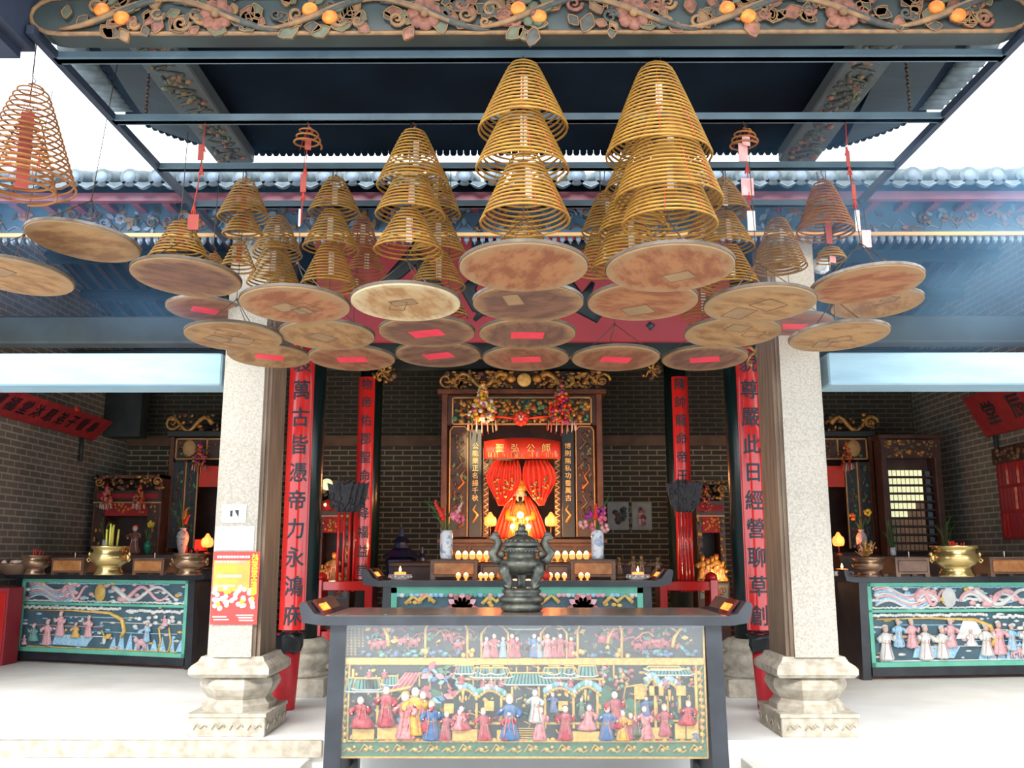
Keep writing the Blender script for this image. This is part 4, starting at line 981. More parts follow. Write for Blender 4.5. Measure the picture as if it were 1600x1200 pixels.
    # lower register
    m = MB(); rnd = random.Random(9)
    for a, b, y_ in ((547, 640, 1066), (700, 800, 1062), (846, 945, 1062), (1000, 1094, 1052), (545, 625, 1136), (700, 790, 1132), (850, 945, 1132), (1010, 1070, 1128)): ua, va = B(a, y_); ub, _ = B(b, y_); m.box(ua, ub, 0.036, 0.044, va - 0.006, va + 0.006, 'gold_bright')
    for x_ in range(552, 1096, 17):
        ua, va = B(x_, 1048 + (x_ * 7) % 60); m.box(ua - 0.005, ua + 0.005, 0.040, 0.046, va - 0.05, va + 0.05, 'gold_bright')
    roofs = [(536, 600, 1082, 1060), (735, 800, 1060, 1044), (845, 905, 1060, 1044), (1010, 1085, 1056, 1046), (550, 595, 1079, 1061), (596, 622, 1072, 1057), (708, 742, 1054, 1040), (750, 765, 1055, 1041), (768, 788, 1055, 1041), (786, 872, 1071, 1052), (856, 874, 1055, 1041), (882, 898, 1055, 1041), (902, 934, 1058, 1041), (1008, 1068, 1048, 1042)]
    for a, b, c, d in roofs: ua, va = B(a, c); ub, vb_ = B(b, d); roofp(m, ua, ub, va, vb_, y=0.026)
    for x_, ya, yb in ((588, 1060, 1136), (550, 1046, 1060), (708, 1042, 1090), (745, 1042, 1060), (783, 1080, 1130), (852, 1075, 1140), (897, 1080, 1140), (935, 1070, 1140), (1026, 1050, 1140), (1064, 1050, 1110), (1090, 1050, 1110), (744, 1100, 1140), (800, 1074, 1100), (842, 1074, 1090)):
        ua, va = B(x_, yb); ub, vb_ = B(x_, ya); m.box(ua - 0.008, ua + 0.008, 0.030, 0.042, va, vb_, 'gold_bright', 0.002)
    # blue and white balcony friezes and arches
    for a, b, yy in ((706, 744, 1082), (744, 788, 1084), (852, 898, 1080), (898, 938, 1078), (1032, 1062, 1072), (1010, 1030, 1066)):
        for q in range(12):
            f_ = q / 11; u, v = B(a + (b - a) * f_, yy - 10 * math.sin(PI * f_)); m.ball((u, 0.026, v), (0.016, 0.010, 0.020), rnd.choice(['bluepale', 'white', 'bluepale', 'teal']), 6, 4)
            u, v = B(a + (b - a) * f_, yy + 9 - 13 * math.sin(PI * f_)); m.ball((u, 0.028, v), (0.012, 0.008, 0.010), 'gold_bright', 6, 4)
    for x_ in (723, 915, 1047):     # hanging gold lanterns
        u, v = B(x_, 1084); m.tube([(u, 0.028, v + 0.02), (u, 0.026, v - 0.05)], [0.012, 0.004], 'gold_bright', 6)
        for q in (-1, 0, 1): m.ball((u + q * 0.018, 0.026, v - 0.03), (0.008, 0.008, 0.016), 'gold_bright', 6, 4)
    for x_, y_ in ((701, 1108), (764, 1104), (880, 1104), (1030, 1080), (1065, 1080), (1023, 1080)):     # flat gold boards
        u, v = B(x_, y_); m.box(u - 0.03, u + 0.03, 0.018, 0.026, v - 0.03, v + 0.03, 'gold_bright', 0.003)
    for a, b, c, d in ((549, 584, 1140, 1157), (588, 622, 1138, 1157), (706, 746, 1141, 1159), (776, 790, 1142, 1159), (895, 938, 1144, 1160), (1016, 1046, 1138, 1156), (1056, 1072, 1132, 1156), (1074, 1092, 1130, 1156)):
        ua, va = B(a, d); ub, vb_ = B(b, c); m.box(ua, ub, 0.022, 0.044, va, vb_, 'gold_bright', 0.003)
    for k in range(6): ua, va = B(800, 1158 - k * 3.4); ub, vb_ = B(846, 1160 - k * 3.4 - 3.4); m.box(ua, ub, 0.028 + k * 0.003, 0.044, va, vb_, 'gold_bright')
    for a, b in ((800, 815), (828, 844)): ua, va = B(a, 1138); ub, vb_ = B(b, 1076); m.box(ua, ub, 0.044, 0.05, va, vb_, 'pbg2')
    # striped pink awning, dragonish foliage, green rocks
    for q in range(9): lp([(610 + q * 3.6, 1080), (634 + q * 2.6, 1052)], 0.006, 'pink' if q % 2 else 'pinkpale', 0.026)
    lp([(600, 1082), (625, 1078), (642, 1074)], 0.010, 'gold_bright', 0.024)
    for q in range(26):
        x_, y_ = rnd.uniform(655, 704), rnd.uniform(1042, 1092); u, v = B(x_, y_); leaf(m, u, 0.028, v, rnd.uniform(0.04, 0.08), rnd.uniform(-0.5, 1.2), rnd.choice(['pinkpale', 'pink', 'blue', 'green', 'bluepale']), 0.5)
    for q in range(34):
        x_, y_ = rnd.uniform(938, 1012), rnd.uniform(1044, 1078); u, v = B(x_, y_); m.ball((u, 0.03, v), (0.014, 0.010, 0.012), rnd.choice(['pink', 'pinkpale', 'teal', 'gold_bright']), 6, 4)
    for q in range(24):
        x_, y_ = rnd.uniform(1040, 1090), rnd.uniform(1044, 1080); u, v = B(x_, y_); m.ball((u, 0.036, v), (0.013, 0.008, 0.012), rnd.choice(['pink', 'bluepale', 'green']), 6, 4)
    for x_, w_, y0_, y1_ in ((668, 26, 1075, 1150), (948, 20, 1072, 1140), (985, 22, 1092, 1150)):
        ua, va = B(x_ - w_, y1_); ub, vb_ = B(x_ + w_, y0_); m.prism([(ua, va), (ub, va), (ub - 0.02, vb_ - 0.03), ((ua + ub) / 2, vb_), (ua + 0.03, vb_ - 0.05)], 0.044, 0.05, 'green')
    lp([(975, 1092), (978, 1074), (1004, 1070), (1012, 1092)], 0.006, 'gold_bright', 0.024); ua, va = B(992, 1094); ub, vb_ = B(1011, 1070); m.box(ua, ub, 0.024, 0.034, va, vb_, 'gold_bright', 0.003)
    lp([(640, 1090), (655, 1080), (672, 1084), (673, 1110)], 0.006, 'bluepale', 0.026); lp([(620, 1095), (628, 1086), (648, 1090)], 0.007, 'gold_bright', 0.026)
    figs = [(566, 1138, 52, 'pink', 1), (602, 1137, 54, 'pink', 0), (628, 1150, 34, 'blue', 0), (634, 1156, 62, 'pinkpale', 0), (645, 1150, 64, 'gold_bright', 0), (664, 1145, 54, 'pink', 0), (673, 1158, 52, 'blue', 0), (694, 1158, 38, 'pink', 0), (722, 1142, 40, 'pink', 1), (716, 1142, 34, 'pinkpale', 1),
            (758, 1158, 42, 'pink', 0), (796, 1158, 60, 'blue', 0), (792, 1158, 40, 'pink', 0), (838, 1130, 44, 'white', 0), (843, 1158, 44, 'pinkpale', 0), (866, 1114, 26, 'blue', 0), (884, 1158, 46, 'pink', 0), (918, 1142, 42, 'pinkpale', 1), (910, 1120, 24, 'green', 0), (948, 1158, 46, 'blue', 0), (966, 1140, 50, 'pink', 0), (974, 1158, 40, 'gold_bright', 0), (984, 1156, 34, 'pink', 0), (996, 1152, 34, 'leafgreen', 1), (1010, 1120, 26, 'blue', 0), (1012, 1156, 44, 'pinkpale', 0), (1040, 1152, 42, 'pink', 0), (1074, 1134, 40, 'pink', 1), (1088, 1156, 14, 'blue', 1),
            (575, 1060, 14, 'pink', 1), (601, 1060, 14, 'pink', 1), (720, 1070, 18, 'pink', 1), (754, 1074, 14, 'pink', 1), (768, 1074, 14, 'pinkpale', 1), (782, 1074, 14, 'pink', 1), (875, 1074, 16, 'pink', 1), (892, 1074, 16, 'pink', 1), (1040, 1072, 16, 'pink', 1), (1060, 1072, 16, 'pink', 1)]
    for i, (x_, y_, hh, col, se) in enumerate(figs):
        u, v = B(x_, y_); fig(m, u, v, hh / 215, col, 0.020 + 0.004 * (i % 3), arm=(-1) ** i * 0.6 + 0.1, hat=('pbg', 'blue', 'gold_bright', 'gold_bright')[i % 4], lean=0.04 * ((i * 7) % 5 - 2), seated=bool(se))
    for k in range(300):
        u, v = B(rnd.uniform(547, 1096), rnd.uniform(1044, 1156)); c_ = rnd.choice(['gold_bright', 'gold_bright', 'gold_bright', 'green', 'green', 'pink', 'gold_dull'])
        if k % 3 == 0: leaf(m, u, 0.046, v, rnd.uniform(0.02, 0.05), rnd.uniform(0, 6.28), c_, 0.5)
        elif k % 3 == 1: m.tube([(u, 0.046, v), (u + rnd.uniform(-.03, .03), 0.044, v + 0.02), (u + rnd.uniform(-.05, .05), 0.046, v + 0.035)], 0.005, c_, 4)
        else: m.ball((u, 0.045, v), (0.013, 0.008, 0.012), c_, 6, 3)
    for k in range(60): u, v = B(550 + 545 * k / 59, 1158 + rnd.uniform(-2, 1)); m.ball((u, 0.036, v), (0.02, 0.01, 0.014), rnd.choice(['gold_bright', 'green', 'gold', 'pink']), 6, 4)
    for x_, y_ in ((658, 1138), (640, 1120), (860, 1118)): u, v = B(x_, y_); m.lathe([(0.03, 0), (0.03, 0.006)], 'gold_bright', n=14); 
    m.obj('lower_carving', FT)
    m = MB(); m.box(u0, u1, 0.004, 0.007, v0, v1, 'glass'); m.obj('glass_pane', FT, label='glass pane with a painted whitish haze')
    M.update(keep)
front_panels()

# ---- side altar tables
def side_table(s_, label):
    if s_ < 0: A, B_ = PZ(14, 1033, 0.0), PZ(296, 1047, 0.0)
    else: A, B_ = PZ(1352, 1063, 0.0), PZ(1352, 1063, 0.0) + Vector((2.35, 0.30, 0))
    d = (B_ - A); w = d.length; rz = math.atan2(d.y, d.x); h = 1.045
    t = altar_table(label, 0, w, 0, 0.80, h, 0, 0.09, 0.11, rz=rz, origin=((A + B_) / 2), sign=False, railh=0.09, grp='altar tables of the side aisles')
    hw = w / 2; x0, x1, z0, z1 = -hw + 0.09, hw - 0.09, 0.125, h - 0.06
    zm = z0 + (z1 - z0) * 0.66
    m = MB()
    for a, b, c, e in ((x0, x1, z0, z0 + 0.05), (x0, x1, z1 - 0.04, z1), (x0, x1, zm - 0.015, zm + 0.015), (x0, x0 + 0.045, z0, z1), (x1 - 0.045, x1, z0, z1)): m.box(a, b, 0.004, 0.03, c, e, 'tealframe', 0.003)
    m.obj('turquoise_frame', t, label='turquoise painted frame')
    m = MB(); m.box(x0, x1, 0.045, 0.06, z0, z1, 'pbg2'); m.obj('panel_ground', t)
    m = MB(); rnd = random.Random(30 + s_); W_ = x1 - x0 - 0.1; xs = x0 + 0.05
    U = lambda f_: xs + W_ * f_
    zu, Hu = zm + 0.02, z1 - 0.04 - zm - 0.02
    # upper register: long tails, sun, dragons, clouds
    for k in range(7):
        pts = [(U(0.02 + 0.30 * q / 12) , 0.036, zu + Hu * (0.15 + 0.11 * k + 0.22 * math.sin(q * 0.55 + k * 0.12))) for q in range(13)]
        m.tube(pts, 0.013, ('white', 'bluepale', 'pinkpale')[k % 3], 5)
        if s_ < 0: continue
    if s_ > 0:
        for cc in (0.30, 0.54, 0.72):
            for dr in (0, 1): m.tube([(U(cc) + 0.13 * (1 - 0.2 * dr) * math.cos(a), 0.030, zu + Hu * 0.30 + (0.11 - 0.03 * dr) * math.sin(a)) for a in [PI * q / 8 for q in range(9)]], 0.016, ('pinkpale', 'white')[dr], 6)
        cloudrow(m, U(0.0), U(1.0), zu + Hu * 0.4, 0.03, 'white', rnd, 0.040)
    for cxn in ((0.48,) if s_ < 0 else (0.42,)):
        m.ball((U(cxn), 0.034, zu + Hu * 0.5), (0.085, 0.02, Hu * 0.46), 'gold_bright' if s_ < 0 else 'white', 14, 8)
    for k, (f0, f1) in enumerate(((0.24, 0.40), (0.56, 0.95), (0.60, 0.90))):
        pts = [(U(f0 + (f1 - f0) * q / 14), 0.034, zu + Hu * (0.5 + 0.34 * math.sin(q * 0.6 + k * 2))) for q in range(15)]
        m.tube(pts, [0.034 - 0.0016 * q for q in range(15)], ('pinkpale', 'white', 'pinkpale')[k], 6)
    cloudrow(m, U(0.0), U(1.0), zu + 0.012, 0.020, 'white', rnd, 0.036); cloudrow(m, U(0.1), U(0.9), zu + Hu - 0.01, 0.014, 'bluepale', rnd, 0.038)
    for k in range(26): m.ball((U(rnd.random()), 0.034, zu + Hu * rnd.random()), (0.045, 0.014, 0.024), rnd.choice(['white', 'white', 'pinkpale', 'bluepale', 'gold_bright']), 6, 4)
    # lower register
    zl, Hl = z0 + 0.05, zm - 0.015 - z0 - 0.05
    cloudrow(m, U(0.0), U(0.62), zl + Hl * 0.94, 0.030, 'white', rnd, 0.034); cloudrow(m, U(0.66), U(1.0), zl + Hl * 0.90, 0.032, 'white', rnd, 0.034)
    m.tube([(U(0.02), 0.034, zl + Hl * 0.86), (U(0.3), 0.032, zl + Hl * 0.88), (U(0.55), 0.032, zl + Hl * 0.84), (U(0.63), 0.032, zl + Hl * 0.70), (U(0.65), 0.032, zl + Hl * 0.45), (U(0.63), 0.034, zl + Hl * 0.30)], [0.008, 0.011, 0.018, 0.028, 0.028, 0.022], 'gold_bright', 6)
    for f_ in (0.86, 0.92): m.tube([(U(f_), 0.034, zl), (U(f_ + 0.01), 0.032, zl + Hl * 0.25), (U(f_ - 0.005), 0.032, zl + Hl * 0.55)], 0.012, 'gold_bright', 6)
    for k in range(5):
        z_ = zl + Hl * (0.30 + 0.11 * k); a = rnd.uniform(0, 0.5); m.tube([(U(a), 0.040, z_), (U(a + 0.3), 0.038, z_ - 0.004), (U(min(1, a + 0.5)), 0.040, z_)], 0.0055, ('white', 'bluepale', 'pinkpale')[k % 3], 5)
    for k in range(16): m.ball((U(rnd.uniform(0.68, 1.0)), 0.034, zl + Hl * rnd.uniform(0.52, 0.78)), (0.04, 0.012, 0.022), 'white', 6, 4)
    for k in range(9): cx_ = U(0.58 + 0.05 * k); m.prism([(cx_ - 0.05, zl + Hl * 0.02), (cx_ + 0.05, zl + Hl * 0.02), (cx_ + 0.02, zl + Hl * rnd.uniform(0.15, 0.42)), (cx_ - 0.01, zl + Hl * rnd.uniform(0.15, 0.35))], 0.040, 0.046, 'bluepale')
    m.box(U(0.03), U(0.97), 0.034, 0.045, zl, zl + 0.014, 'gold_bright' if s_ < 0 else 'white', 0.002)
    m.prism([(U(0.20), zl + Hl * 0.08), (U(0.42), zl + Hl * 0.06), (U(0.46), zl + Hl * 0.30), (U(0.22), zl + Hl * 0.32)], 0.030, 0.042, 'bluepale')
    for q in range(6): m.ball((U(0.26 + 0.03 * q), 0.028, zl + Hl * 0.26), (0.015, 0.01, 0.010), 'gold_bright', 6, 4)
    if s_ < 0:
        fl = [(0.02, 0.05, 0.13, 'pinkpale', 1), (0.08, 0.14, 0.24, 'teal', 1), (0.17, 0.06, 0.28, 'pinkpale', 0), (0.25, 0.28, 0.27, 'pinkpale', 0), (0.35, 0.26, 0.20, 'gold_bright', 1), (0.43, 0.28, 0.23, 'pinkpale', 0), (0.79, 0.22, 0.20, 'bluepale', 0), (0.89, 0.58, 0.14, 'pinkpale', 1)]
    else:
        fl = [(0.06, 0.04, 0.33, 'white', 0), (0.13, 0.30, 0.26, 'bluepale', 0), (0.20, 0.28, 0.27, 'pinkpale', 0), (0.27, 0.04, 0.33, 'white', 0), (0.36, 0.06, 0.30, 'white', 0), (0.41, 0.28, 0.27, 'pinkpale', 0), (0.60, 0.10, 0.30, 'white', 0), (0.67, 0.12, 0.32, 'pinkpale', 0), (0.74, 0.2, 0.25, 'bluepale', 0), (0.82, 0.1, 0.3, 'white', 0), (0.52, 0.3, 0.2, 'white', 1)]
    for i, (f_, g_, h_, c_, se) in enumerate(fl): fig(m, U(f_), zl + Hl * g_, h_ * 1.12, c_, 0.022, arm=(-1) ** i * 0.7, seated=bool(se), hat='white' if s_ > 0 else 'pinkpale')
    beast(m, U(0.76), zl + 0.02, 0.20, 'pinkpale', rnd, 0.028, -1)
    if s_ < 0: m.ball((U(0.53), 0.03, zl + Hl * 0.22), (0.03, 0.015, 0.05), 'white', 8, 5); m.tube([(U(0.53), 0.03, zl + Hl * 0.3), (U(0.51), 0.028, zl + Hl * 0.45)], [0.012, 0.006], 'gold_bright', 5); leaf(m, U(0.53), 0.028, zl + Hl * 0.25, 0.12, 0.5, 'gold_bright', 0.4)
    else: m.prism([(U(0.44), zl + Hl * 0.45), (U(0.60), zl + Hl * 0.45), (U(0.55), zl + Hl * 0.85), (U(0.49), zl + Hl * 0.85)], 0.030, 0.040, 'white')
    for k in range(70): m.ball((U(rnd.random()), 0.040, zl + Hl * rnd.random()), (rnd.uniform(.02, .06), 0.010, rnd.uniform(.008, .018)), rnd.choice(['white', 'white', 'pinkpale', 'bluepale', 'bluepale', 'gold_bright']), 6, 3)
    for k in range(30): m.ball((U(rnd.random()), 0.038, zu + Hu * rnd.random()), (rnd.uniform(.02, .05), 0.010, rnd.uniform(.010, .02)), rnd.choice(['white', 'white', 'pinkpale', 'bluepale']), 6, 3)
    m.obj('carved_scene', t)
    return t, rz, h
TL, rzL, hT = side_table(-1, 'altar table in the left aisle with turquoise framed carved front')
TR, rzR, _ = side_table(1, 'turquoise framed altar table in the right aisle, cut off by the right edge')

# ---- rear altar table in front of the shrine
yb = 9.35
xa2, xb2 = P(598, 930, yb).x, P(1018, 930, yb).x
hb = P(815, 908, yb - 0.05).z
BT = altar_table('black altar table with turquoise framed lotus carving, behind the front table', xa2, xb2, yb, 0.80, hb, 0, 0.08, 0.14)
m = MB(); hw = (xb2 - xa2) / 2
m.box(-hw + 0.08, hw - 0.08, 0.045, 0.06, 0.1, hb - 0.06, 'pbg2'); m.obj('panel_ground', BT)
m = MB()
for a, b, c, e in ((-hw + 0.08, hw - 0.08, hb - 0.12, hb - 0.055), (-hw + 0.08, -hw + 0.14, 0.1, hb - 0.06), (hw - 0.14, hw - 0.08, 0.1, hb - 0.06), (-hw + 0.08, hw - 0.08, 0.1, 0.15), (-hw + 0.08, hw - 0.08, 0.62, 0.65)): m.box(a, b, 0.004, 0.03, c, e, 'tealframe', 0.003)
m.obj('turquoise_frame', BT)
m = MB(); rnd = random.Random(8); U = lambda p: P(p, 935, yb).x - (xa2 + xb2) / 2; V = lambda p: P(815, p, yb).z
for k in range(50):
    f_ = k / 49; m.ball((U(620 + 376 * f_), 0.026, V(929)), (0.035, 0.022, 0.030), rnd.choice(['pinkpale', 'bluepale', 'white', 'teal']), 6, 4)
for px_ in (722, 911): 
    for q in range(7): a = PI * q / 6; leaf(m, U(px_), 0.02, V(950), 0.16, a, 'pinkpale' if q % 2 else 'pink', 0.45)
for px_, s_ in ((655, 1), (775, -1), (850, 1), (965, -1)):
    m.tube([(U(px_ - 22), 0.03, V(944)), (U(px_ - 10), 0.028, V(932)), (U(px_), 0.028, V(940)), (U(px_ + 12), 0.028, V(930)), (U(px_ + 24), 0.03, V(942))], 0.022, 'gold_bright', 6)
    for q in range(5): m.ball((U(px_ + rnd.uniform(-24, 24)), 0.03, V(rnd.uniform(930, 948))), (0.03, 0.012, 0.02), 'gold_bright', 6, 4)
m.obj('lotus_carving', BT)
# ------------------------------------------------------------------ things on the front table: tripod burner
def tripod():
    c = P(815, 950, 6.28); t = thing('tripod_censer', 'dark bronze lidded incense burner with tall handles on the front altar table', 'incense burner', (c.x, 6.28, ztop + 0.004))
    m = MB(); m.lathe([(0.12, 0), (0.135, 0.01), (0.14, 0.035), (0.125, 0.05), (0.145, 0.06), (0.155, 0.085), (0.13, 0.10), (0.115, 0.11), (0.13, 0.125), (0.125, 0.14), (0.09, 0.15)], 'bronze', n=28); m.obj('stand', t)
    for k in range(3):
        a = -PI / 2 + 2 * PI * k / 3 + PI / 3 * 1.0; ca, sa = math.cos(a), math.sin(a)
        m = MB(); m.tube([(0.115 * ca, 0.115 * sa, 0.30), (0.13 * ca, 0.13 * sa, 0.25), (0.095 * ca, 0.095 * sa, 0.19), (0.10 * ca, 0.10 * sa, 0.165), (0.115 * ca, 0.115 * sa, 0.15)], [0.045, 0.04, 0.026, 0.028, 0.034], 'bronze', 10)
        m.ball((0.13 * ca, 0.13 * sa, 0.275), 0.03, 'bronze', 8, 6); m.obj('leg', t)
    m = MB(); m.lathe([(0.05, 0.235), (0.10, 0.25), (0.135, 0.29), (0.14, 0.315), (0.12, 0.335), (0.095, 0.345), (0.095, 0.375), (0.11, 0.385), (0.115, 0.41), (0.10, 0.42)], 'bronze', n=32)
    for k in range(28):
        a = 2 * PI * k / 28; m.ball((0.113 * math.cos(a), 0.113 * math.sin(a), 0.392), 0.010, 'bronze', 6, 4)
    m.obj('bowl', t)
    m = MB(); m.lathe([(0.125, 0.42), (0.13, 0.432), (0.115, 0.45), (0.075, 0.48), (0.05, 0.49)], 'bronze', n=28)
    for k in range(16):
        a = 2 * PI * k / 16; m.ball((0.095 * math.cos(a), 0.095 * math.sin(a), 0.455), (0.018, 0.018, 0.016), 'bronze', 6, 4)
    m.obj('lid', t)
    m = MB(); m.ball((0, 0, 0.505), (0.045, 0.035, 0.028), 'bronze', 10, 6); m.ball((0, -0.02, 0.535), 0.027, 'bronze', 9, 6); m.ball((-0.014, -0.018, 0.56), 0.009, 'bronze', 6, 4); m.ball((0.014, -0.018, 0.56), 0.009, 'bronze', 6, 4)
    for s_ in (-1, 1): m.tube([(s_ * 0.03, -0.01, 0.52), (s_ * 0.035, -0.03, 0.495)], 0.012, 'bronze', 6)
    m.tube([(0, 0.02, 0.52), (0.02, 0.045, 0.55), (-0.01, 0.05, 0.575)], [0.01, 0.012, 0.004], 'bronze', 6); m.obj('lion_knob', m and t)
    for s_ in (-1, 1):
        m = MB(); m.tube([(s_ * 0.125, 0, 0.325), (s_ * 0.175, 0, 0.335), (s_ * 0.195, 0, 0.375), (s_ * 0.165, 0, 0.415), (s_ * 0.15, 0, 0.445), (s_ * 0.165, 0, 0.475), (s_ * 0.20, 0, 0.485), (s_ * 0.185, 0, 0.50), (s_ * 0.15, 0, 0.50)], [0.02, 0.022, 0.022, 0.02, 0.018, 0.018, 0.016, 0.014, 0.01], 'bronze', 8, flat=1.4)
        m.ball((s_ * 0.13, -0.03, 0.37), (0.022, 0.018, 0.024), 'bronze', 8, 5); m.obj('handle', t)
    m = MB(); m.tube([(0.0, 0.03, 0.48), (0.0, 0.03, 0.60)], 0.005, 'joss_yellow', 6); m.tube([(0.012, 0.03, 0.48), (0.014, 0.03, 0.615)], 0.005, 'joss_yellow', 6); tag(m.obj('yellow_candles', loc=(c.x, 6.28, ztop + 0.004)), 'pair of thin yellow candles rising behind the lid of the bronze burner', 'candle')
tripod()

def ordn(i, n):
    if i == 0: return 'leftmost'
    if i == n - 1: return 'rightmost'
    if n % 2 and i == n // 2: return 'middle'
    return ('second', 'third', 'fourth')[i - 1] + ' from left' if i < n / 2 else ('second', 'third', 'fourth')[n - 2 - i] + ' from right'
SHORT = {55: 'small dark copper pot on the left aisle table', 170: 'big brass pot on the left aisle table', 296: 'brass pot next to the left granite pillar', 1494: 'big brass pot on the right aisle table',
         105: 'box burner left of the big left brass pot', 231: 'box burner right of the big left brass pot', 1427: 'plain box burner on the right aisle table', 1578: 'box burner at the right edge of the view'}
def table_pt(T, u, v, h):     # point on a table: u along, v back, at its top
    c, s = math.cos(T.rotation_euler.z), math.sin(T.rotation_euler.z); o = T.location
    return Vector((o.x + c * u - s * v, o.y + s * u + c * v, o.z + h + 0.005))
def sticks(mb, x, y, z, n, h, mt, r, spread, rnd):
    for k in range(n):
        a, q = rnd.uniform(0, 6.28), rnd.uniform(0, spread); dx, dy = q * math.cos(a), q * math.sin(a)
        mb.tube([(x + dx, y + dy, z), (x + dx * 1.15, y + dy * 1.15, z + h * rnd.uniform(0.75, 1.1))], r, mt, 5)
def potburner(px_, pybot, w, h, Y, label, zt, mt='brass', st=None, wide=1.0, handles=True, group=None):
    c = P(px_, pybot, Y); k = ppm(c); R_ = w / 2 / k * 0.88; H = h / k
    t = thing('incense_pot', label, 'incense burner', (c.x, Y, zt), group=group)
    m = MB(); prof = [(0.72, 0), (0.74, 0.05), (0.66, 0.14), (0.62, 0.30), (0.70, 0.34), (0.92, 0.44), (1.0, 0.58), (0.97, 0.70), (0.84, 0.80), (0.86, 0.88), (0.98, 0.93), (1.0, 0.985), (0.95, 1.0), (0.88, 0.97), (0.78, 0.90)]
    m.lathe([(r * R_, z * H) for r, z in prof], mt, n=36); m.obj('bowl', t)
    m = MB(); m.lathe([(0.78 * R_, 0.895 * H), (0.78 * R_, 0.90 * H), (0.3 * R_, 0.925 * H)], 'ash', n=20); m.obj('ash', t)
    if handles:
        for s_ in (-1, 1):
            m = MB(); m.ball((s_ * R_ * 1.0, 0, H * 0.60), (R_ * 0.14, R_ * 0.16, H * 0.14), mt, 9, 6); m.ball((s_ * R_ * 1.08, -R_ * 0.05, H * 0.72), (R_ * 0.09, R_ * 0.1, H * 0.09), mt, 8, 5)
            m.tube([(s_ * R_ * 1.08, -0.02, H * 0.60), (s_ * R_ * 1.18, -0.03, H * 0.52), (s_ * R_ * 1.08, -0.03, H * 0.45), (s_ * R_ * 1.0, -0.02, H * 0.52)], R_ * 0.035, mt, 6); m.obj('lion_handle', t)
    if st:
        m = MB(); rnd = random.Random(int(px_)); sticks(m, 0, 0, H * 0.9, st[0], st[1] / k, st[2], st[3], R_ * 0.4, rnd)
        tag(m.obj('joss_sticks', loc=(c.x, Y, zt)), '%s in the %s' % ('tall yellow candles' if st[2] == 'joss_yellow' else 'red joss stick stubs', SHORT[int(px_)]), 'joss sticks')
    return t
def boxburner(px_, pybot, w, h, Y, label, zt, group='rectangular copper burners', dep=0.30, rz=0, panel='copperpanel', stick=True):
    c = P(px_, pybot, Y); k = ppm(c); W_ = w / 2 / k; H = h / k
    t = thing('box_burner', label, 'incense burner', (c.x, Y, zt), rz=rz, group=group)
    m = MB(); f_ = 0.14 * H
    m.box(-W_, W_, 0, dep, f_, H * 0.93, 'copperbox'); m.box(-W_ - 0.012, W_ + 0.012, -0.012, dep + 0.012, H * 0.93, H, 'copperbox', 0.004)
    for sx in (-1, 1):
        for yy in (0, dep - 0.05):
            a, b = sorted((sx * W_, sx * (W_ - 0.05))); m.box(a, b, yy, yy + 0.05, 0, f_, 'copperbox')
    m.obj('box', t)
    m = MB(); m.box(-W_ * 0.86, W_ * 0.86, -0.010, 0.0, f_ + 0.10 * H, H * 0.85, panel, 0.008); m.obj('front_panel', t)
    m = MB(); m.box(-W_ + 0.02, W_ - 0.02, 0.02, dep - 0.02, H * 0.99, H * 1.005, 'ash'); m.obj('ash', t)
    if stick:
        m = MB(); m.tube([(W_ * 0.1, dep * 0.4, H), (W_ * 0.1, dep * 0.4, H + 0.06)], 0.005, 'tag_white', 5)
        tag(m.obj('candle_stub', loc=(c.x, Y, zt)), 'candle stub in the %s' % SHORT[int(px_)], 'candle', 'candle stubs')
    return t
# left aisle table items
yl = TL.location.y + 0.28; zl_ = hT + 0.006
potburner(55, 888, 48, 30, 10.85, 'small dark copper pot second from the left end of the left aisle table', zl_, 'brass_dark', (5, 12, 'joss_red', 0.006), handles=False)
boxburner(105, 889, 64, 26, 10.70, 'copper box burner left of the big brass pot on the left aisle table', zl_, rz=rzL)
potburner(170, 893, 66, 45, 10.62, 'big polished brass pot, tallest on the left aisle table', zl_, 'brass', (5, 40, 'joss_yellow', 0.011))
boxburner(231, 892, 60, 26, 10.55, 'copper box burner right of the big brass pot on the left aisle table', zl_, rz=rzL)
potburner(296, 896, 58, 34, 10.50, 'brass pot next to the left granite pillar', zl_, 'brass_dark', (6, 12, 'joss_red', 0.006), handles=True)
m = MB(); c = P(24, 886, 10.85); m.lathe([(0.10, 0), (0.13, 0.02), (0.19, 0.10), (0.20, 0.13), (0.18, 0.12)], 'copperbox', n=24)
rnd = random.Random(1)
for k in range(9): m.ball((rnd.uniform(-.1, .1), rnd.uniform(-.1, .1), 0.13), 0.035, 'tag_white' if k % 2 else 'skin', 7, 4)
tag(m.obj('offering_dish', loc=(c.x, 10.85, zl_)), 'dark dish of pale offerings at the left end of the left aisle table', 'dish')
# right aisle table items
potburner(1358, 897, 56, 30, 9.85, 'brass bowl with dried flowers at the left end of the right aisle table', zl_, 'brass_dark', None, handles=False)
boxburner(1427, 898, 56, 30, 9.80, 'plain copper box burner between the two brass pots on the right aisle table', zl_, rz=rzR, panel='copperbox')
potburner(1494, 897, 80, 48, 9.88, 'big polished brass pot on the right aisle table', zl_, 'brass', (9, 12, 'joss_red', 0.006))
boxburner(1578, 897, 64, 30, 9.90, 'copper box burner with orange front at the right edge of the view', zl_, rz=rzR)
c = P(1352, 868, 9.85); m = MB(); rnd = random.Random(6)
for k in range(40): a, q = rnd.uniform(0, 6.28), rnd.uniform(0, 0.12); m.tube([(0, 0, 0), (q * math.cos(a), q * math.sin(a), rnd.uniform(0.05, 0.18))], 0.004, 'gold', 4); m.ball((q * math.cos(a), q * math.sin(a), rnd.uniform(0.05, 0.18)), 0.014, rnd.choice(['gold', 'gold_dull', 'petal']), 5, 3)
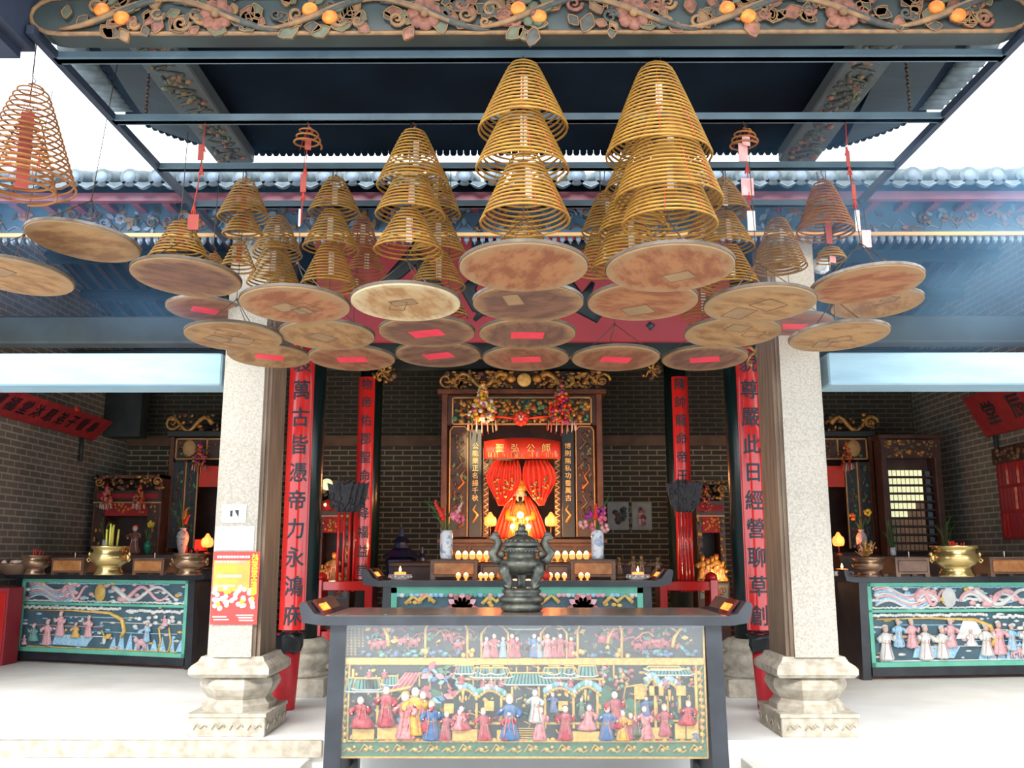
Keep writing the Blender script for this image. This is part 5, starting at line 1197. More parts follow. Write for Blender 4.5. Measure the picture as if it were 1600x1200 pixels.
tag(m.obj('dried_flowers', loc=(c.x, 9.85, c.z - 0.03)), 'bunch of dried golden flowers in the brass bowl of the right table', 'flowers')

def candle_plate(px_, py_, Y, label, zt):
    c = P(px_, py_, Y); t = thing('candle_dish', label, 'candle dish', (c.x, Y, zt), group='white dishes with a burning candle')
    m = MB(); m.lathe([(0.05, 0), (0.09, 0.0), (0.105, 0.02), (0.085, 0.028), (0.115, 0.045), (0.12, 0.055), (0.10, 0.05)], 'porcelain_pink', n=20)
    for k in range(10): a = 2 * PI * k / 10; m.ball((0.11 * math.cos(a), 0.11 * math.sin(a), 0.03), 0.016, 'white', 6, 4)
    m.obj('dish', t); m = MB(); m.lathe([(0.06, 0.05), (0.06, 0.075), (0.03, 0.078)], 'glowcup', n=14); m.obj('wax', t)
    m = MB(); m.lathe([(0.004, 0.08), (0.013, 0.095), (0.009, 0.115), (0.002, 0.135)], 'flame', n=8); m.obj('flame', t)
candle_plate(625, 905, yb + 0.25, 'white dish with burning candle at the left end of the rear altar table', hb + 0.005)
candle_plate(997, 905, yb + 0.25, 'white dish with burning candle at the right end of the rear altar table', hb + 0.005)
candle_plate(1316, 893, 10.15, 'white dish with burning candle beside the right granite pillar', zl_)

# boxes, candles and vases behind the rear altar table front
zr = hb + 0.005
boxburner(709, 908, 74, 31, yb + 0.30, 'copper box burner under the left flower vase', zr, dep=0.26, stick=False)
boxburner(927, 908, 70, 31, yb + 0.30, 'copper box burner under the right flower vase', zr, dep=0.26, stick=False)
boxburner(770, 905, 38, 24, yb + 0.38, 'small dark box burner left of the bronze tripod', zr, dep=0.2, panel='copperbox', stick=False)
boxburner(872, 905, 38, 24, yb + 0.38, 'small dark box burner right of the bronze tripod', zr, dep=0.2, panel='copperbox', stick=False)
cup0 = None
def candle_cups(xs, py_, Y, zt, desc):
    global cup0
    for i, px_ in enumerate(xs):
        c = P(px_, py_, Y); lb = ordn(i, len(xs)) + ' ' + desc.replace('cups', 'cup')
        if cup0 is None:
            t = thing('candle_cup', lb, 'candle', (c.x, Y, zt))
            m = MB(); m.lathe([(0.018, 0), (0.010, 0.012), (0.018, 0.03), (0.032, 0.045), (0.036, 0.085), (0.032, 0.085)], 'glowcup', n=14); m.obj('cup', t)
            m = MB(); m.lathe([(0.026, 0.06), (0.030, 0.085), (0.022, 0.11), (0.005, 0.125)], 'flame', n=10); m.obj('flame', t); cup0 = t
        else: t = dup(cup0); t.location = (c.x, Y, zt)
        t.scale = (0.75, 0.75, 0.6) if 'rear altar' in desc else (1, 1, 1)
        t['label'] = lb; t['group'] = desc
        t['group'] = desc
shelfY, shelfz = 10.75, P(815, 878, 10.75).z
m = MB(); m.box(-1.45, 1.45, shelfY - 0.12, shelfY + 0.75, 0.02, shelfz, 'darkwood', 0.01); m.box(-1.5, 1.5, shelfY - 0.16, shelfY + 0.75, shelfz - 0.05, shelfz - 0.005, 'midwood', 0.008)
tag(m.obj('offering_counter'), 'dark wooden counter holding the upper row of lit candles before the shrine', 'counter')
candle_cups([716, 727, 738, 749, 760, 770], 868, shelfY, shelfz, 'lit candle cups in the upper row, left of the bronze burner')
candle_cups([861, 871, 883, 894, 905, 916], 868, shelfY, shelfz, 'lit candle cups in the upper row, right of the bronze burner')
candle_cups([716, 728, 751, 759, 768], 910, yb + 0.12, zr, 'lit candle cups partly standing in for reflections on the rear altar table, left of the bronze burner')  # some of these small cups stand in for reflected candle glow
candle_cups([860, 871, 882, 908, 918], 910, yb + 0.12, zr, 'lit candle cups partly standing in for reflections on the rear altar table, right of the bronze burner')
for px_, s_ in ((783, 'left'), (853, 'right')):
    c = P(px_, 902, yb + 0.1); m = MB(); m.ball((0, 0, 0.045), 0.045, 'flower_orange' if s_ == 'left' else 'flower_red', 12, 8); m.tube([(0, 0, 0.085), (0.005, 0, 0.10)], 0.004, 'stem', 5)
    tag(m.obj('offering_fruit', loc=(c.x, yb + 0.1, zr)), 'round %s fruit on the rear table just %s of the bronze burner legs' % ('orange' if s_ == 'left' else 'red', s_), 'fruit')

def vase(px_, pybot, w, h, Y, zt, label, mt, flowers, prof=None, flabel=None, fw=1.0, fh=1.0):
    c = P(px_, pybot, Y); k = ppm(c); R_ = w / 2 / k; H = h / k
    prof = prof or [(0.85, 0), (0.9, 0.03), (0.95, 0.1), (1.0, 0.5), (0.98, 0.85), (0.85, 0.93), (0.95, 1.0), (0.8, 0.97)]
    m = MB(); m.lathe([(r * R_, z * H) for r, z in prof], mt, n=24); tag(m.obj('flower_vase', loc=(c.x, Y, zt)), label, 'vase')
    if flowers:
        t = thing('flower_bouquet', flabel, 'bouquet', (c.x, Y, zt + H * 0.9)); rnd = random.Random(int(px_)); st = MB(); fl = MB(); lf = MB()
        for dx, dz, mt2, kind in flowers:
            u, v = dx / k, dz / k; dy = rnd.uniform(-0.06, 0.02)
            st.tube([(0, 0, -0.1), (u * 0.4, dy * 0.5, v * 0.55), (u, dy, v)], [0.006, 0.005, 0.003], 'stem', 5)
            if kind == 's':       # gladiolus spike
                for q in range(7):
                    f_ = 0.55 + 0.45 * q / 6; fl.ball((u * (0.4 + 0.6 * (f_ - .5) * 2) + rnd.uniform(-.012, .012), dy, v * f_), (0.032 - 0.003 * q,) * 3, mt2, 7, 4)
            elif kind == 'b':
                for q in range(9): a = rnd.uniform(0, 6.28); fl.ball((u + 0.03 * math.cos(a), dy + rnd.uniform(-.03, .03), v + 0.03 * math.sin(a)), 0.024, mt2, 6, 4)
            else:
                for q in range(3): lf.tube([(0, 0, -0.05), (u * 0.5, dy, v * 0.7), (u + 0.02 * q, dy - 0.02, v * (0.9 + 0.05 * q))], [0.004, 0.012, 0.002], 'stem', 4, flat=0.3)
        if st.v: st.obj('stems', t)
        if fl.v: fl.obj('blossoms', t)
        if lf.v: lf.obj('leaves', t)
zv = zr + 31 / ppm(P(709, 908, yb + 0.4)) + 0.004
vase(697, 875, 20, 44, yb + 0.42, zv, 'white painted vase with red gladioli, left of the shrine', 'porcelain', [(-35, 52, 'stem', 'l'), (-18, 50, 'flower_red', 's'), (-8, 40, 'flower_red', 's'), (12, 26, 'flower_pink', 'b'), (22, 22, 'flower_pink', 'b'), (25, 46, 'tag_pink', 's'), (-22, 30, 'stem', 'l'), (2, 34, 'stem', 'l')], flabel='red gladioli and pink blooms in the left white vase')
vase(934, 875, 20, 44, yb + 0.42, zv, 'white painted vase with pink and red flowers, right of the shrine', 'porcelain', [(-2, 45, 'flower_red', 's'), (-14, 30, 'flower_magenta', 'b'), (-5, 10, 'flower_pink', 'b'), (8, 20, 'flower_pink', 'b'), (14, 40, 'flower_pink', 's'), (20, 62, 'stem', 'l'), (12, 50, 'stem', 'l'), (-22, 14, 'tag_pink', 'b'), (6, 34, 'flower_magenta', 'b'), (12, 8, 'tag_pink', 'b')], flabel='bouquet of red, magenta and pink blooms in the right white vase')
# small figurines at the right end of the rear table
for i, (px_, h_) in enumerate(((968, 28), (990, 30), (1003, 30), (1028, 28))):
    c = P(px_, 905, yb + 0.55); k = ppm(c); m = MB(); H = h_ / k
    m.lathe([(0.07, 0), (0.075, 0.02), (0.05, 0.04)], 'gold_dull', n=14); fig(m, 0, 0.04, H, 'gold_dull', 0, hat='gold', skin='gold_dull', arm=0.4)
    tag(m.obj('deity_figurine', loc=(c.x, yb + 0.55, zr)), ('grey robed figurine beside the right copper box' if i == 0 else ['', 'leftmost', 'middle', 'rightmost'][i] + ' dull gilded figurine at the right of the rear altar table'), 'figurine', None if i == 0 else 'gilded figurines at the right of the rear table')

# deep blue cast furnace shapes at left of the shrine
for i, (px_, w_, h_, lb) in enumerate(((626, 50, 84, 'dark navy glazed urn tower left of the shrine'), (659, 26, 56, 'smaller dark navy urn beside the navy tower'))):
    c = P(px_, 905, 12.2); k = ppm(c); R_ = w_ / 2 / k; H = h_ / k; z0 = c.z - 0.1
    t = thing('glazed_urn', lb, 'urn', (c.x, 12.2, 0)); m = MB()
    m.lathe([(R_, 0), (R_, z0), (R_ * 0.8, z0 + 0.02), (R_ * 0.9, z0 + H * 0.25), (R_, z0 + H * 0.5), (R_ * 0.6, z0 + H * 0.56)], 'navy', n=8, smooth=False); m.obj('body', t)
    m = MB(); m.lathe([(R_ * 1.25, z0 + H * 0.55), (R_ * 0.7, z0 + H * 0.68), (R_ * 0.45, z0 + H * 0.72), (R_ * 0.4, z0 + H * 0.80), (R_ * 0.7, z0 + H * 0.82), (R_ * 0.2, z0 + H * 0.93), (R_ * 0.12, z0 + H * 1.1)], 'navy', n=8, smooth=False); m.obj('roof', t)

# ------------------------------------------------------------------ central shrine
SY = 12.6
def shrine():
    def q(px_, py_, Y=SY): p = P(px_, py_, Y); return p.x - 0.04, p.z
    t = thing('shrine', 'tall carved and gilded central shrine with dragon crest and black couplet boards', 'shrine', (0.04, SY, 0))
    X0, _ = q(694, 700); X1, _ = q(937, 700); zt = q(815, 616)[1]; zb_ = q(815, 842)[1]
    m = MB(); m.box(X0, X1, 0.02, 1.1, 0, zb_, 'midwood', 0.01); m.box(X0 - 0.08, X1 + 0.08, -0.08, 1.1, zb_ - 0.06, zb_, 'darkwood', 0.01)
    for k in range(6):
        a = X0 + (X1 - X0) * (k + 0.08) / 6; b = X0 + (X1 - X0) * (k + 0.92) / 6; m.box(a, b, 0.0, 0.02, zb_ - 0.50, zb_ - 0.10, 'darkwood', 0.005)
        for j in range(9): rr = random.Random(k * 9 + j); m.ball((a + (b - a) * rr.uniform(.2, .8), -0.01, zb_ - 0.30 + rr.uniform(-.12, .12)), (0.05, 0.02, 0.03), 'peach' if k in (1, 5) else 'gold_dull', 6, 4)
    m.obj('pedestal', t)
    m = MB(); m.box(X0, X1, 1.05, 1.1, zb_, zt, 'darkwood'); m.obj('back_panel', t)
    for x in (X0, X1):
        m = MB(); m.box(x - 0.04, x + 0.04, -0.02, 0.06, zb_, zt, 'midwood', 0.006); m.obj('post', t)
        m = MB(); m.box(x - 0.03, x + 0.03, 0.06, 1.1, zb_, zt, 'darkwood'); m.obj('side_wall', t)
    m = MB(); m.box(X0 - 0.10, X1 + 0.10, -0.10, 0.5, zt, zt + 0.06, 'midwood', 0.01); m.box(X0 - 0.04, X1 + 0.04, 0.0, 1.1, zt + 0.02, zt + 0.08, 'darkwood'); m.obj('cornice', t)
    # crest
    m = MB(); zc0 = zt + 0.06; zc1 = q(815, 580)[1]; hw = q(948, 600)[0]; hwl = q(684, 600)[0]
    m.prism([(hwl + 0.1, zc0), (hw - 0.1, zc0), (hw, zc0 + 0.12), (hw - 0.05, zc1 - 0.05), (hw - 0.2, zc1), (hwl + 0.2, zc1), (hwl + 0.05, zc1 - 0.05), (hwl, zc0 + 0.12)], 0.02, 0.06, 'darkwood')
    rnd = random.Random(14)
    for s_ in (-1, 1):     # dragons
        pts = [(s_ * (0.18 + 0.075 * i), -0.02, (zc0 + zc1) / 2 + 0.10 * math.sin(i * 0.9)) for i in range(12)]
        m.tube(pts, [0.045 - 0.002 * i for i in range(12)], 'gold', 8)
        m.ball((pts[0][0], -0.05, pts[0][2] + 0.02), (0.07, 0.05, 0.06), 'gold', 8, 6)
        for k in range(110): m.ball((s_ * rnd.uniform(0.15, 1.08), rnd.uniform(-0.04, 0.0), rnd.uniform(zc0 + 0.02, zc1 - 0.01)), (rnd.uniform(0.02, 0.05), 0.02, rnd.uniform(0.015, 0.03)), rnd.choice(['gold', 'gold', 'gold_dull', 'petal', 'gold']), 6, 4)
        for k in range(12): leaf(m, s_ * rnd.uniform(0.2, 1.0), -0.045, rnd.uniform(zc0 + 0.04, zc1 - 0.04), rnd.uniform(0.06, 0.11), rnd.uniform(0, 6.28), 'gold', 0.5)
        scroll(m, s_ * 1.08, -0.01, (zc0 + zc1) / 2, 0.11, 'gold', s_, 0.022)
    m.ball((0, -0.04, (zc0 + zc1) / 2), (0.10, 0.03, 0.10), 'gold_bright', 16, 8); m.obj('dragon_crest', t)
    # frieze panel
    zf1, zf0 = zt - 0.01, q(815, 664)[1]; m = MB(); m.box(X0 + 0.04, X1 - 0.04, 0.01, 0.05, zf0, zf1, 'darkwood')
    for a, b, c, d in ((X0 + 0.10, X1 - 0.10, zf0, zf0 + 0.02), (X0 + 0.10, X1 - 0.10, zf1 - 0.05, zf1 - 0.03), (X0 + 0.10, X0 + 0.12, zf0, zf1 - 0.03), (X1 - 0.12, X1 - 0.10, zf0, zf1 - 0.03)): m.box(a, b, -0.02, 0.01, c, d, 'goldline')
    for k in range(240): m.ball((rnd.uniform(X0 + 0.14, X1 - 0.14), rnd.uniform(-0.02, 0.0), rnd.uniform(zf0 + 0.04, zf1 - 0.07)), (rnd.uniform(0.02, 0.05), 0.02, rnd.uniform(0.02, 0.045)), rnd.choice(['gold_dull', 'gold', 'grey_leaf', 'petal', 'gold', 'gold', 'green']), 6, 4)
    m.obj('frieze', t)
    # inner uprights: relief panels, couplet boards, carved edge strips
    for s_ in (-1, 1):
        a, b = (703, 731) if s_ < 0 else (900, 928); xa_, xb_ = q(a, 700)[0], q(b, 700)[0]; zz1 = zf0 - 0.02
        m = MB(); m.box(xa_, xb_, 0.02, 0.05, zb_ + 0.03, zz1, 'darkwood')
        m.tube([(xa_, 0.0, zb_ + 0.03), (xa_, 0.0, zz1 - 0.06), (xa_ + 0.04, 0.0, zz1), (xb_ - 0.04, 0, zz1), (xb_, 0.0, zz1 - 0.06), (xb_, 0, zb_ + 0.03)], 0.010, 'goldline', 5, cap=False)
        for k in range(5): x_, z_ = rnd.uniform(xa_ + 0.06, xb_ - 0.06), zb_ + 0.25 + 0.27 * k; m.tube([(x_ - 0.05, 0.0, z_ - 0.12), (x_ + 0.03, -0.01, z_ - 0.04), (x_ - 0.02, 0, z_ + 0.05), (x_ + 0.05, 0, z_ + 0.14)], [0.015, 0.012, 0.010, 0.006], rnd.choice(['gold_dull', 'gold_dull', 'peach', 'grey_leaf']), 6)
        for k in range(40): m.ball((rnd.uniform(xa_ + 0.03, xb_ - 0.03), 0.005, rnd.uniform(zb_ + 0.08, zz1 - 0.05)), (0.022, 0.012, 0.028), rnd.choice(['gold_dull', 'grey_leaf', 'petal', 'grey_leaf', 'green']), 6, 4)
        m.obj('relief_panel', t)
        a, b = (733, 753) if s_ < 0 else (877, 897); xa_, xb_ = q(a, 700)[0], q(b, 700)[0]; m = MB()
        m.box(xa_, xb_, -0.02, 0.02, zb_ + 0.02, zz1 - 0.04, 'ink', 0.006); cb = m.obj('couplet_board', t, label='black board with gold characters')
        txt = '公能秉正名揚千秋' if s_ < 0 else '博則無私功垂萬古'
        m = MB(); zt1, zt0 = q(815, 697)[1], q(815, 778)[1]
        write(m, txt, 0.088, 'gold_bright', ((xa_ + xb_) / 2, -0.024, zt1), (1, 0, 0), (0, 0, 1), (0, 0, (zt0 - zt1) / 7), 0.02); m.obj('characters', cb)
        m = MB(); zz = q(815, 800)[1]; m.tube([((xa_ + xb_) / 2 - 0.03, -0.025, zz - 0.14), ((xa_ + xb_) / 2 + 0.03, -0.03, zz - 0.04), ((xa_ + xb_) / 2 - 0.03, -0.03, zz + 0.03), ((xa_ + xb_) / 2 + 0.01, -0.025, zz + 0.10)], [0.02, 0.022, 0.018, 0.008], 'gold', 6); m.obj('gilded_ornament', cb)
        a, b = (755, 764) if s_ < 0 else (866, 875); xa_, xb_ = q(a, 700)[0], q(b, 700)[0]; m = MB(); m.box(xa_, xb_, 0.0, 0.03, zb_ + 0.02, zz1 - 0.3, 'darkwood')
        for k in range(16): z_ = zb_ + 0.05 + k * 0.075; m.tube([(xa_ + 0.01, -0.004, z_), (xb_ - 0.01, -0.01, z_ + 0.035), (xa_ + 0.01, -0.004, z_ + 0.07)], 0.010, 'goldline', 5)
        m.obj('carved_edge', t)
    return X0, X1, zt, zb_, q
SX0, SX1, SZT, SZB, sq = shrine()
def sp(px_, py_, Y): return P(px_, py_, Y)
# hanging red embroidered valance and swagged curtains
a, b = sp(756, 690, 12.45), sp(876, 717, 12.45); m = MB(); n = 26; top = a.z; bot = b.z; t = thing('embroidered_valance', 'red silk valance with gold characters across the shrine opening', 'valance', ((a.x + b.x) / 2, 12.45, bot)); W_ = (b.x - a.x) / 2
vs = []; fs = []
for j in range(3):
    for i in range(n + 1):
        u = -W_ + 2 * W_ * i / n; vs.append((u, -0.02 * abs(math.sin(i * 1.1)) * (j / 2), (top - bot + 0.05 * (1 - (u / W_) ** 2)) * (1 - j / 2)))
for j in range(2):
    for i in range(n): fs.append((j * (n + 1) + i, j * (n + 1) + i + 1, (j + 1) * (n + 1) + i + 1, (j + 1) * (n + 1) + i))
m.add(vs, fs, 'silk_red', True); o = m.obj('cloth', t); md = o.modifiers.new('thick', 'SOLIDIFY'); md.thickness = 0.006
m = MB(); write(m, '聖弘公師', 0.12, 'gold_bright', (-W_ * 0.58, -0.035, (top - bot) * 0.62), (1, 0, 0), (0, 0, 1), (W_ * 0.40, 0, 0), 0.03); m.obj('characters', t)
m = MB(); rnd = random.Random(3)
for k in range(40): u = rnd.uniform(-W_, W_) * 0.95; m.box(u - 0.004, u + 0.004, -0.036, -0.030, 0.02, 0.02 + rnd.uniform(0.03, 0.09), rnd.choice(['gold', 'tag_pink', 'gold_bright']))
m.obj('gold_fringe', t)
for s_ in (-1, 1):
    t = thing('swag_curtain', 'bright red gathered curtain swag, %s half of the shrine opening' % ('left' if s_ < 0 else 'right'), 'curtain', (sp(815, 700, 12.6).x, 12.52, 0), group='red swag curtains in the shrine')
    px0 = 815; xa_ = sp(815 + s_ * 4, 720, 12.52).x - sp(815, 720, 12.52).x
    def cx_(p, z_): return sp(p, z_, 12.52)
    # outline in photo: gathered at top, bulging outward, narrowing to low inner point
    rows = [(720, 6, 40), (732, 2, 50), (745, 1, 55), (756, 3, 52), (766, 8, 47), (778, 16, 40), (790, 27, 35)]
    vs = []; fs = []; n = 24
    for (py_, i0, i1) in rows:
        for i in range(n + 1):
            f_ = i / n; p = cx_(815 + s_ * (i0 + (i1 - i0) * f_), py_); vs.append((p.x - t.location.x, -0.05 - 0.035 * math.cos(i * 1.55) * (1 - 0.3 * abs(2 * f_ - 1)), p.z))
    for j in range(len(rows) - 1):
        for i in range(n): fs.append((j * (n + 1) + i, j * (n + 1) + i + 1, (j + 1) * (n + 1) + i + 1, (j + 1) * (n + 1) + i))
    m = MB(); m.add(vs, fs, 'silk_red', True); o = m.obj('cloth', t); md = o.modifiers.new('thick', 'SOLIDIFY'); md.thickness = 0.012
    m = MB(); rnd = random.Random(9 + s_)
    for k in range(26):
        py_ = rnd.uniform(745, 780); p = cx_(815 + s_ * rnd.uniform(14, 42), py_); m.ball((p.x - t.location.x, -0.095, p.z), (0.018, 0.008, 0.014), rnd.choice(['gold', 'flower_orange', 'green', 'gold_bright']), 6, 4)
    m.obj('embroidery', t)

# deity statue in red cape
def deity():
    c = sp(813, 842, 12.95); t = thing('deity_statue', 'crowned deity statue in a wide red cape seated in the central shrine', 'statue', (c.x, 12.95, SZB)); k = ppm(c); H = 72 / k
    m = MB(); rings = []
    for z, r, d in ((0, 0.32, 0.16), (0.12, 0.30, 0.16), (0.30, 0.22, 0.14), (0.42, 0.17, 0.11), (0.50, 0.07, 0.07)): rings.append([(r * math.cos(2 * PI * j / 16) , d * math.sin(2 * PI * j / 16), z) for j in range(16)])
    m.rings(rings, 'gold'); m.ball((0, -0.02, 0.60), (0.075, 0.07, 0.095), 'skin', 12, 8); m.ball((0, -0.09, 0.59), (0.012, 0.012, 0.02), 'skin', 6, 4)
    for s_ in (-1, 1): m.ball((s_ * 0.028, -0.085, 0.615), (0.010, 0.005, 0.005), 'ink', 6, 3); m.ball((s_ * 0.078, -0.01, 0.60), (0.012, 0.015, 0.03), 'skin', 6, 4); m.tube([(s_ * 0.15, -0.05, 0.42), (s_ * 0.17, -0.13, 0.28), (s_ * 0.04, -0.17, 0.27)], [0.06, 0.055, 0.04], 'flower_orange', 7)
    m.tube([(0, -0.085, 0.57), (0, -0.10, 0.45)], [0.03, 0.008], 'ink', 6); m.box(-0.015, 0.015, -0.083, -0.078, 0.566, 0.570, 'flower_red'); m.obj('body', t)
    m = MB(); m.lathe([(0.085, 0.66), (0.09, 0.70), (0.06, 0.76), (0.07, 0.78), (0.03, 0.84)], 'gold', n=14)
    for k_ in range(8): a = 2 * PI * k_ / 8; m.ball((0.09 * math.cos(a), 0.09 * math.sin(a), 0.72), 0.02, 'flower_orange', 6, 4)
    m.obj('crown', t)
    for s_ in (-1, 1):
        m = MB(); vs = []; fs = []; n = 12; rows = [(0.58, 0.05, 0.13), (0.45, 0.08, 0.22), (0.28, 0.12, 0.30), (0.10, 0.16, 0.36), (0.0, 0.18, 0.38)]
        for z, i0, i1 in rows:
            for i in range(n + 1): f_ = i / n; vs.append((s_ * (i0 + (i1 - i0) * f_), -0.16 + 0.10 * f_ + 0.012 * math.cos(i * 1.8), z))
        for j in range(4):
            for i in range(n): fs.append((j * (n + 1) + i, j * (n + 1) + i + 1, (j + 1) * (n + 1) + i + 1, (j + 1) * (n + 1) + i))
        m.add(vs, fs, 'silk_red', True); o = m.obj('cape', t); md = o.modifiers.new('thick', 'SOLIDIFY'); md.thickness = 0.010
deity()
# warm bulbs around the deity
for i, (px_, py_, r, nm) in enumerate(((813, 805, 0.045, 'largest warm round bulb in front of the deity statue'), (801, 823, 0.034, 'left lower warm bulb in front of the deity statue'), (826, 823, 0.034, 'right lower warm bulb in front of the deity statue'), (803, 812, 0.016, 'tiny bulb left of the largest bulb'), (824, 811, 0.020, 'tiny bulb right of the largest bulb'))):
    c = sp(px_, py_, 12.55); t = thing('round_bulb', nm, 'bulb', c, group='warm bulbs before the deity'); m = MB(); m.ball((0, 0, 0), r, 'bulb', 14, 10); m.obj('globe', t)
    m = MB(); m.tube([(0, 0.02, -r), (0, 0.05, SZB - c.z)], 0.008, 'gold', 5); m.obj('stem', t)
    if i < 3:
        l = bpy.data.lights.new('bulb_light', 'POINT'); l.energy = 9 if i == 0 else 5; l.color = (1, 0.55, 0.22); l.shadow_soft_size = 0.05
        lo_ = bpy.data.objects.new('bulb_light', l); COL.objects.link(lo_); lo_.parent = t; lo_.location = (0, -0.09, 0.02)
def lotus(px_, py_, Y, zt, label, sc=1.0):
    c = sp(px_, py_, Y); t = thing('lotus_lamp', label, 'lamp', (c.x, Y, c.z), group='red lotus bud lamps'); m = MB()
    m.lathe([(0.01 * sc, 0.09 * sc), (0.035 * sc, 0.05 * sc), (0.055 * sc, 0), (0.045 * sc, -0.04 * sc), (0.02 * sc, -0.055 * sc)][::-1], 'lotus', n=10)
    for k in range(6): a = 2 * PI * k / 6; m.ball((0.04 * sc * math.cos(a), 0.04 * sc * math.sin(a), -0.005), (0.025 * sc, 0.025 * sc, 0.05 * sc), 'lotus', 7, 5)
    m.obj('lamp_shade', t); m = MB(); m.tube([(0, 0, -0.05 * sc), (0, 0, zt - c.z + 0.02)], 0.010, 'midwood', 6); m.lathe([(0.05, zt - c.z), (0.05, zt - c.z + 0.015), (0.02, zt - c.z + 0.03)], 'midwood', n=12); m.obj('stand', t)
    l = bpy.data.lights.new('lamp_light', 'POINT'); l.energy = 2.5; l.color = (1, 0.22, 0.06); l.shadow_soft_size = 0.05; lo_ = bpy.data.objects.new('lamp_light', l); COL.objects.link(lo_); lo_.parent = t; lo_.location = (0, -0.12, 0.03)
lotus(766, 814, 12.45, SZB, 'lit lotus lamp on the left side of the deity statue', 1.3)
lotus(861, 814, 12.45, SZB, 'lit lotus lamp on the right side of the deity statue', 1.3)
l = bpy.data.lights.new('candle_row_light', 'AREA'); l.shape = 'RECTANGLE'; l.size = 1.9; l.size_y = 0.12; l.energy = 16; l.color = (1, 0.5, 0.2)
lo_ = bpy.data.objects.new('candle_row_light', l); COL.objects.link(lo_); lo_.location = (0.04, shelfY + 0.1, shelfz + 0.2); lo_.rotation_euler = (math.radians(115), 0, 0)
lo_.parent = bpy.data.objects['offering_counter']

# red bow with ball, flower garlands
c = sp(814, 654, 12.3); t = thing('silk_bow', 'red silk rosette with silver emblem in the middle of the shrine frieze', 'bow', c); m = MB(); m.ball((0, 0, 0), (0.10, 0.07, 0.10), 'silk_red', 14, 9)
for k in range(8): a = 2 * PI * k / 8; m.ball((0.06 * math.cos(a), -0.03, 0.06 * math.sin(a)), (0.05, 0.04, 0.05), 'silk_red', 8, 5)
m.obj('rosette', t); m = MB(); m.tube([(-0.025, -0.085, 0.02), (0, -0.095, -0.035), (0.025, -0.085, 0.02)], 0.010, 'white', 6); m.ball((-0.02, -0.085, 0.02), 0.014, 'white', 6, 4); m.ball((0.02, -0.085, 0.02), 0.014, 'white', 6, 4); m.obj('emblem', t)
for s_ in (-1, 1): m = MB(); m.tube([(s_ * 0.08, 0.01, 0), (s_ * 0.22, 0, 0.02), (s_ * 0.38, 0.01, 0.03)], [0.03, 0.045, 0.03], 'silk_red', 8, flat=0.4); m.obj('tail', t)
def garland(px_, py0, py1, w, Y, label, cols, lightup=False, fringe=True, group=None):
    a, b = sp(px_, py0, Y), sp(px_, py1, Y); k = ppm(a); H = a.z - b.z; R_ = w / 2 / k
    t = thing('flower_garland', label, 'garland', (a.x, Y, b.z), group=group); m = MB(); rnd = random.Random(int(px_ + py0)); n = int(170 if H > 0.5 else 60)
    for i in range(n):
        f_ = rnd.random(); an = rnd.uniform(0, 6.28); r = R_ * (0.12 + 0.88 * (1 - (f_ - 0.25) / 0.75) ** 1.1 if f_ > 0.25 else 0.55 + 1.8 * f_) * math.sqrt(rnd.uniform(0.3, 1))
        m.ball((r * math.cos(an), r * math.sin(an) * 0.7, H * (0.06 + 0.90 * f_)), R_ * (rnd.uniform(0.09, 0.17) if H > 0.5 else rnd.uniform(0.14, 0.22)), rnd.choice(cols), 6, 4)
    m.obj('blossoms', t)
    m = MB(); m.tube([(0, 0, H * 0.9), (0, 0, H * 1.1)], 0.008, 'thread', 5); m.obj('cord', t)
    if fringe:
        m = MB()
        for i in range(16): a_ = 2 * PI * i / 16; m.tube([(R_ * 0.95 * math.cos(a_), R_ * 0.7 * math.sin(a_), H * 0.10), (R_ * 1.0 * math.cos(a_), R_ * 0.75 * math.sin(a_), -H * (0.22 - 0.10 * abs(math.cos(a_))))], 0.006, rnd.choice(['tag_white', 'gold', 'thread', 'tag_pink']), 4)
        m.obj('bead_fringe', t)
garland(754, 598, 664, 46, 12.25, 'brightly lit yellow flower garland hanging left on the shrine', ['flower_yellow', 'white', 'flower_orange', 'flower_yellow', 'tag_white', 'flower_pink'])
garland(877, 598, 664, 46, 12.25, 'darker red and magenta flower garland hanging right on the shrine', ['flower_red', 'flower_magenta', 'flower_orange', 'leafgreen', 'gold', 'petal', 'flower_red'])
t_ = sp(754, 640, 11.9); lo_ = thing('added_garland_spot', 'small spotlight added to brighten the yellow garland', 'lamp', (t_.x - 0.02, 9.35, 3.34)); m = MB(); m.lathe([(0.03, -0.05), (0.04, 0.03), (0.02, 0.05)], 'steel_dark', n=12); m.obj('housing', lo_)
l = bpy.data.lights.new('spot', 'SPOT'); l.energy = 230; l.spot_size = math.radians(13); l.spot_blend = 0.6; l.color = (1, 0.72, 0.4); l.shadow_soft_size = 0.03; so2 = bpy.data.objects.new('spot', l); COL.objects.link(so2); so2.parent = lo_; so2.location = (0, 0.06, -0.02); so2.rotation_euler = (math.radians(79), 0, 0)  # added spotlight, aimed at the yellow garland to brighten it

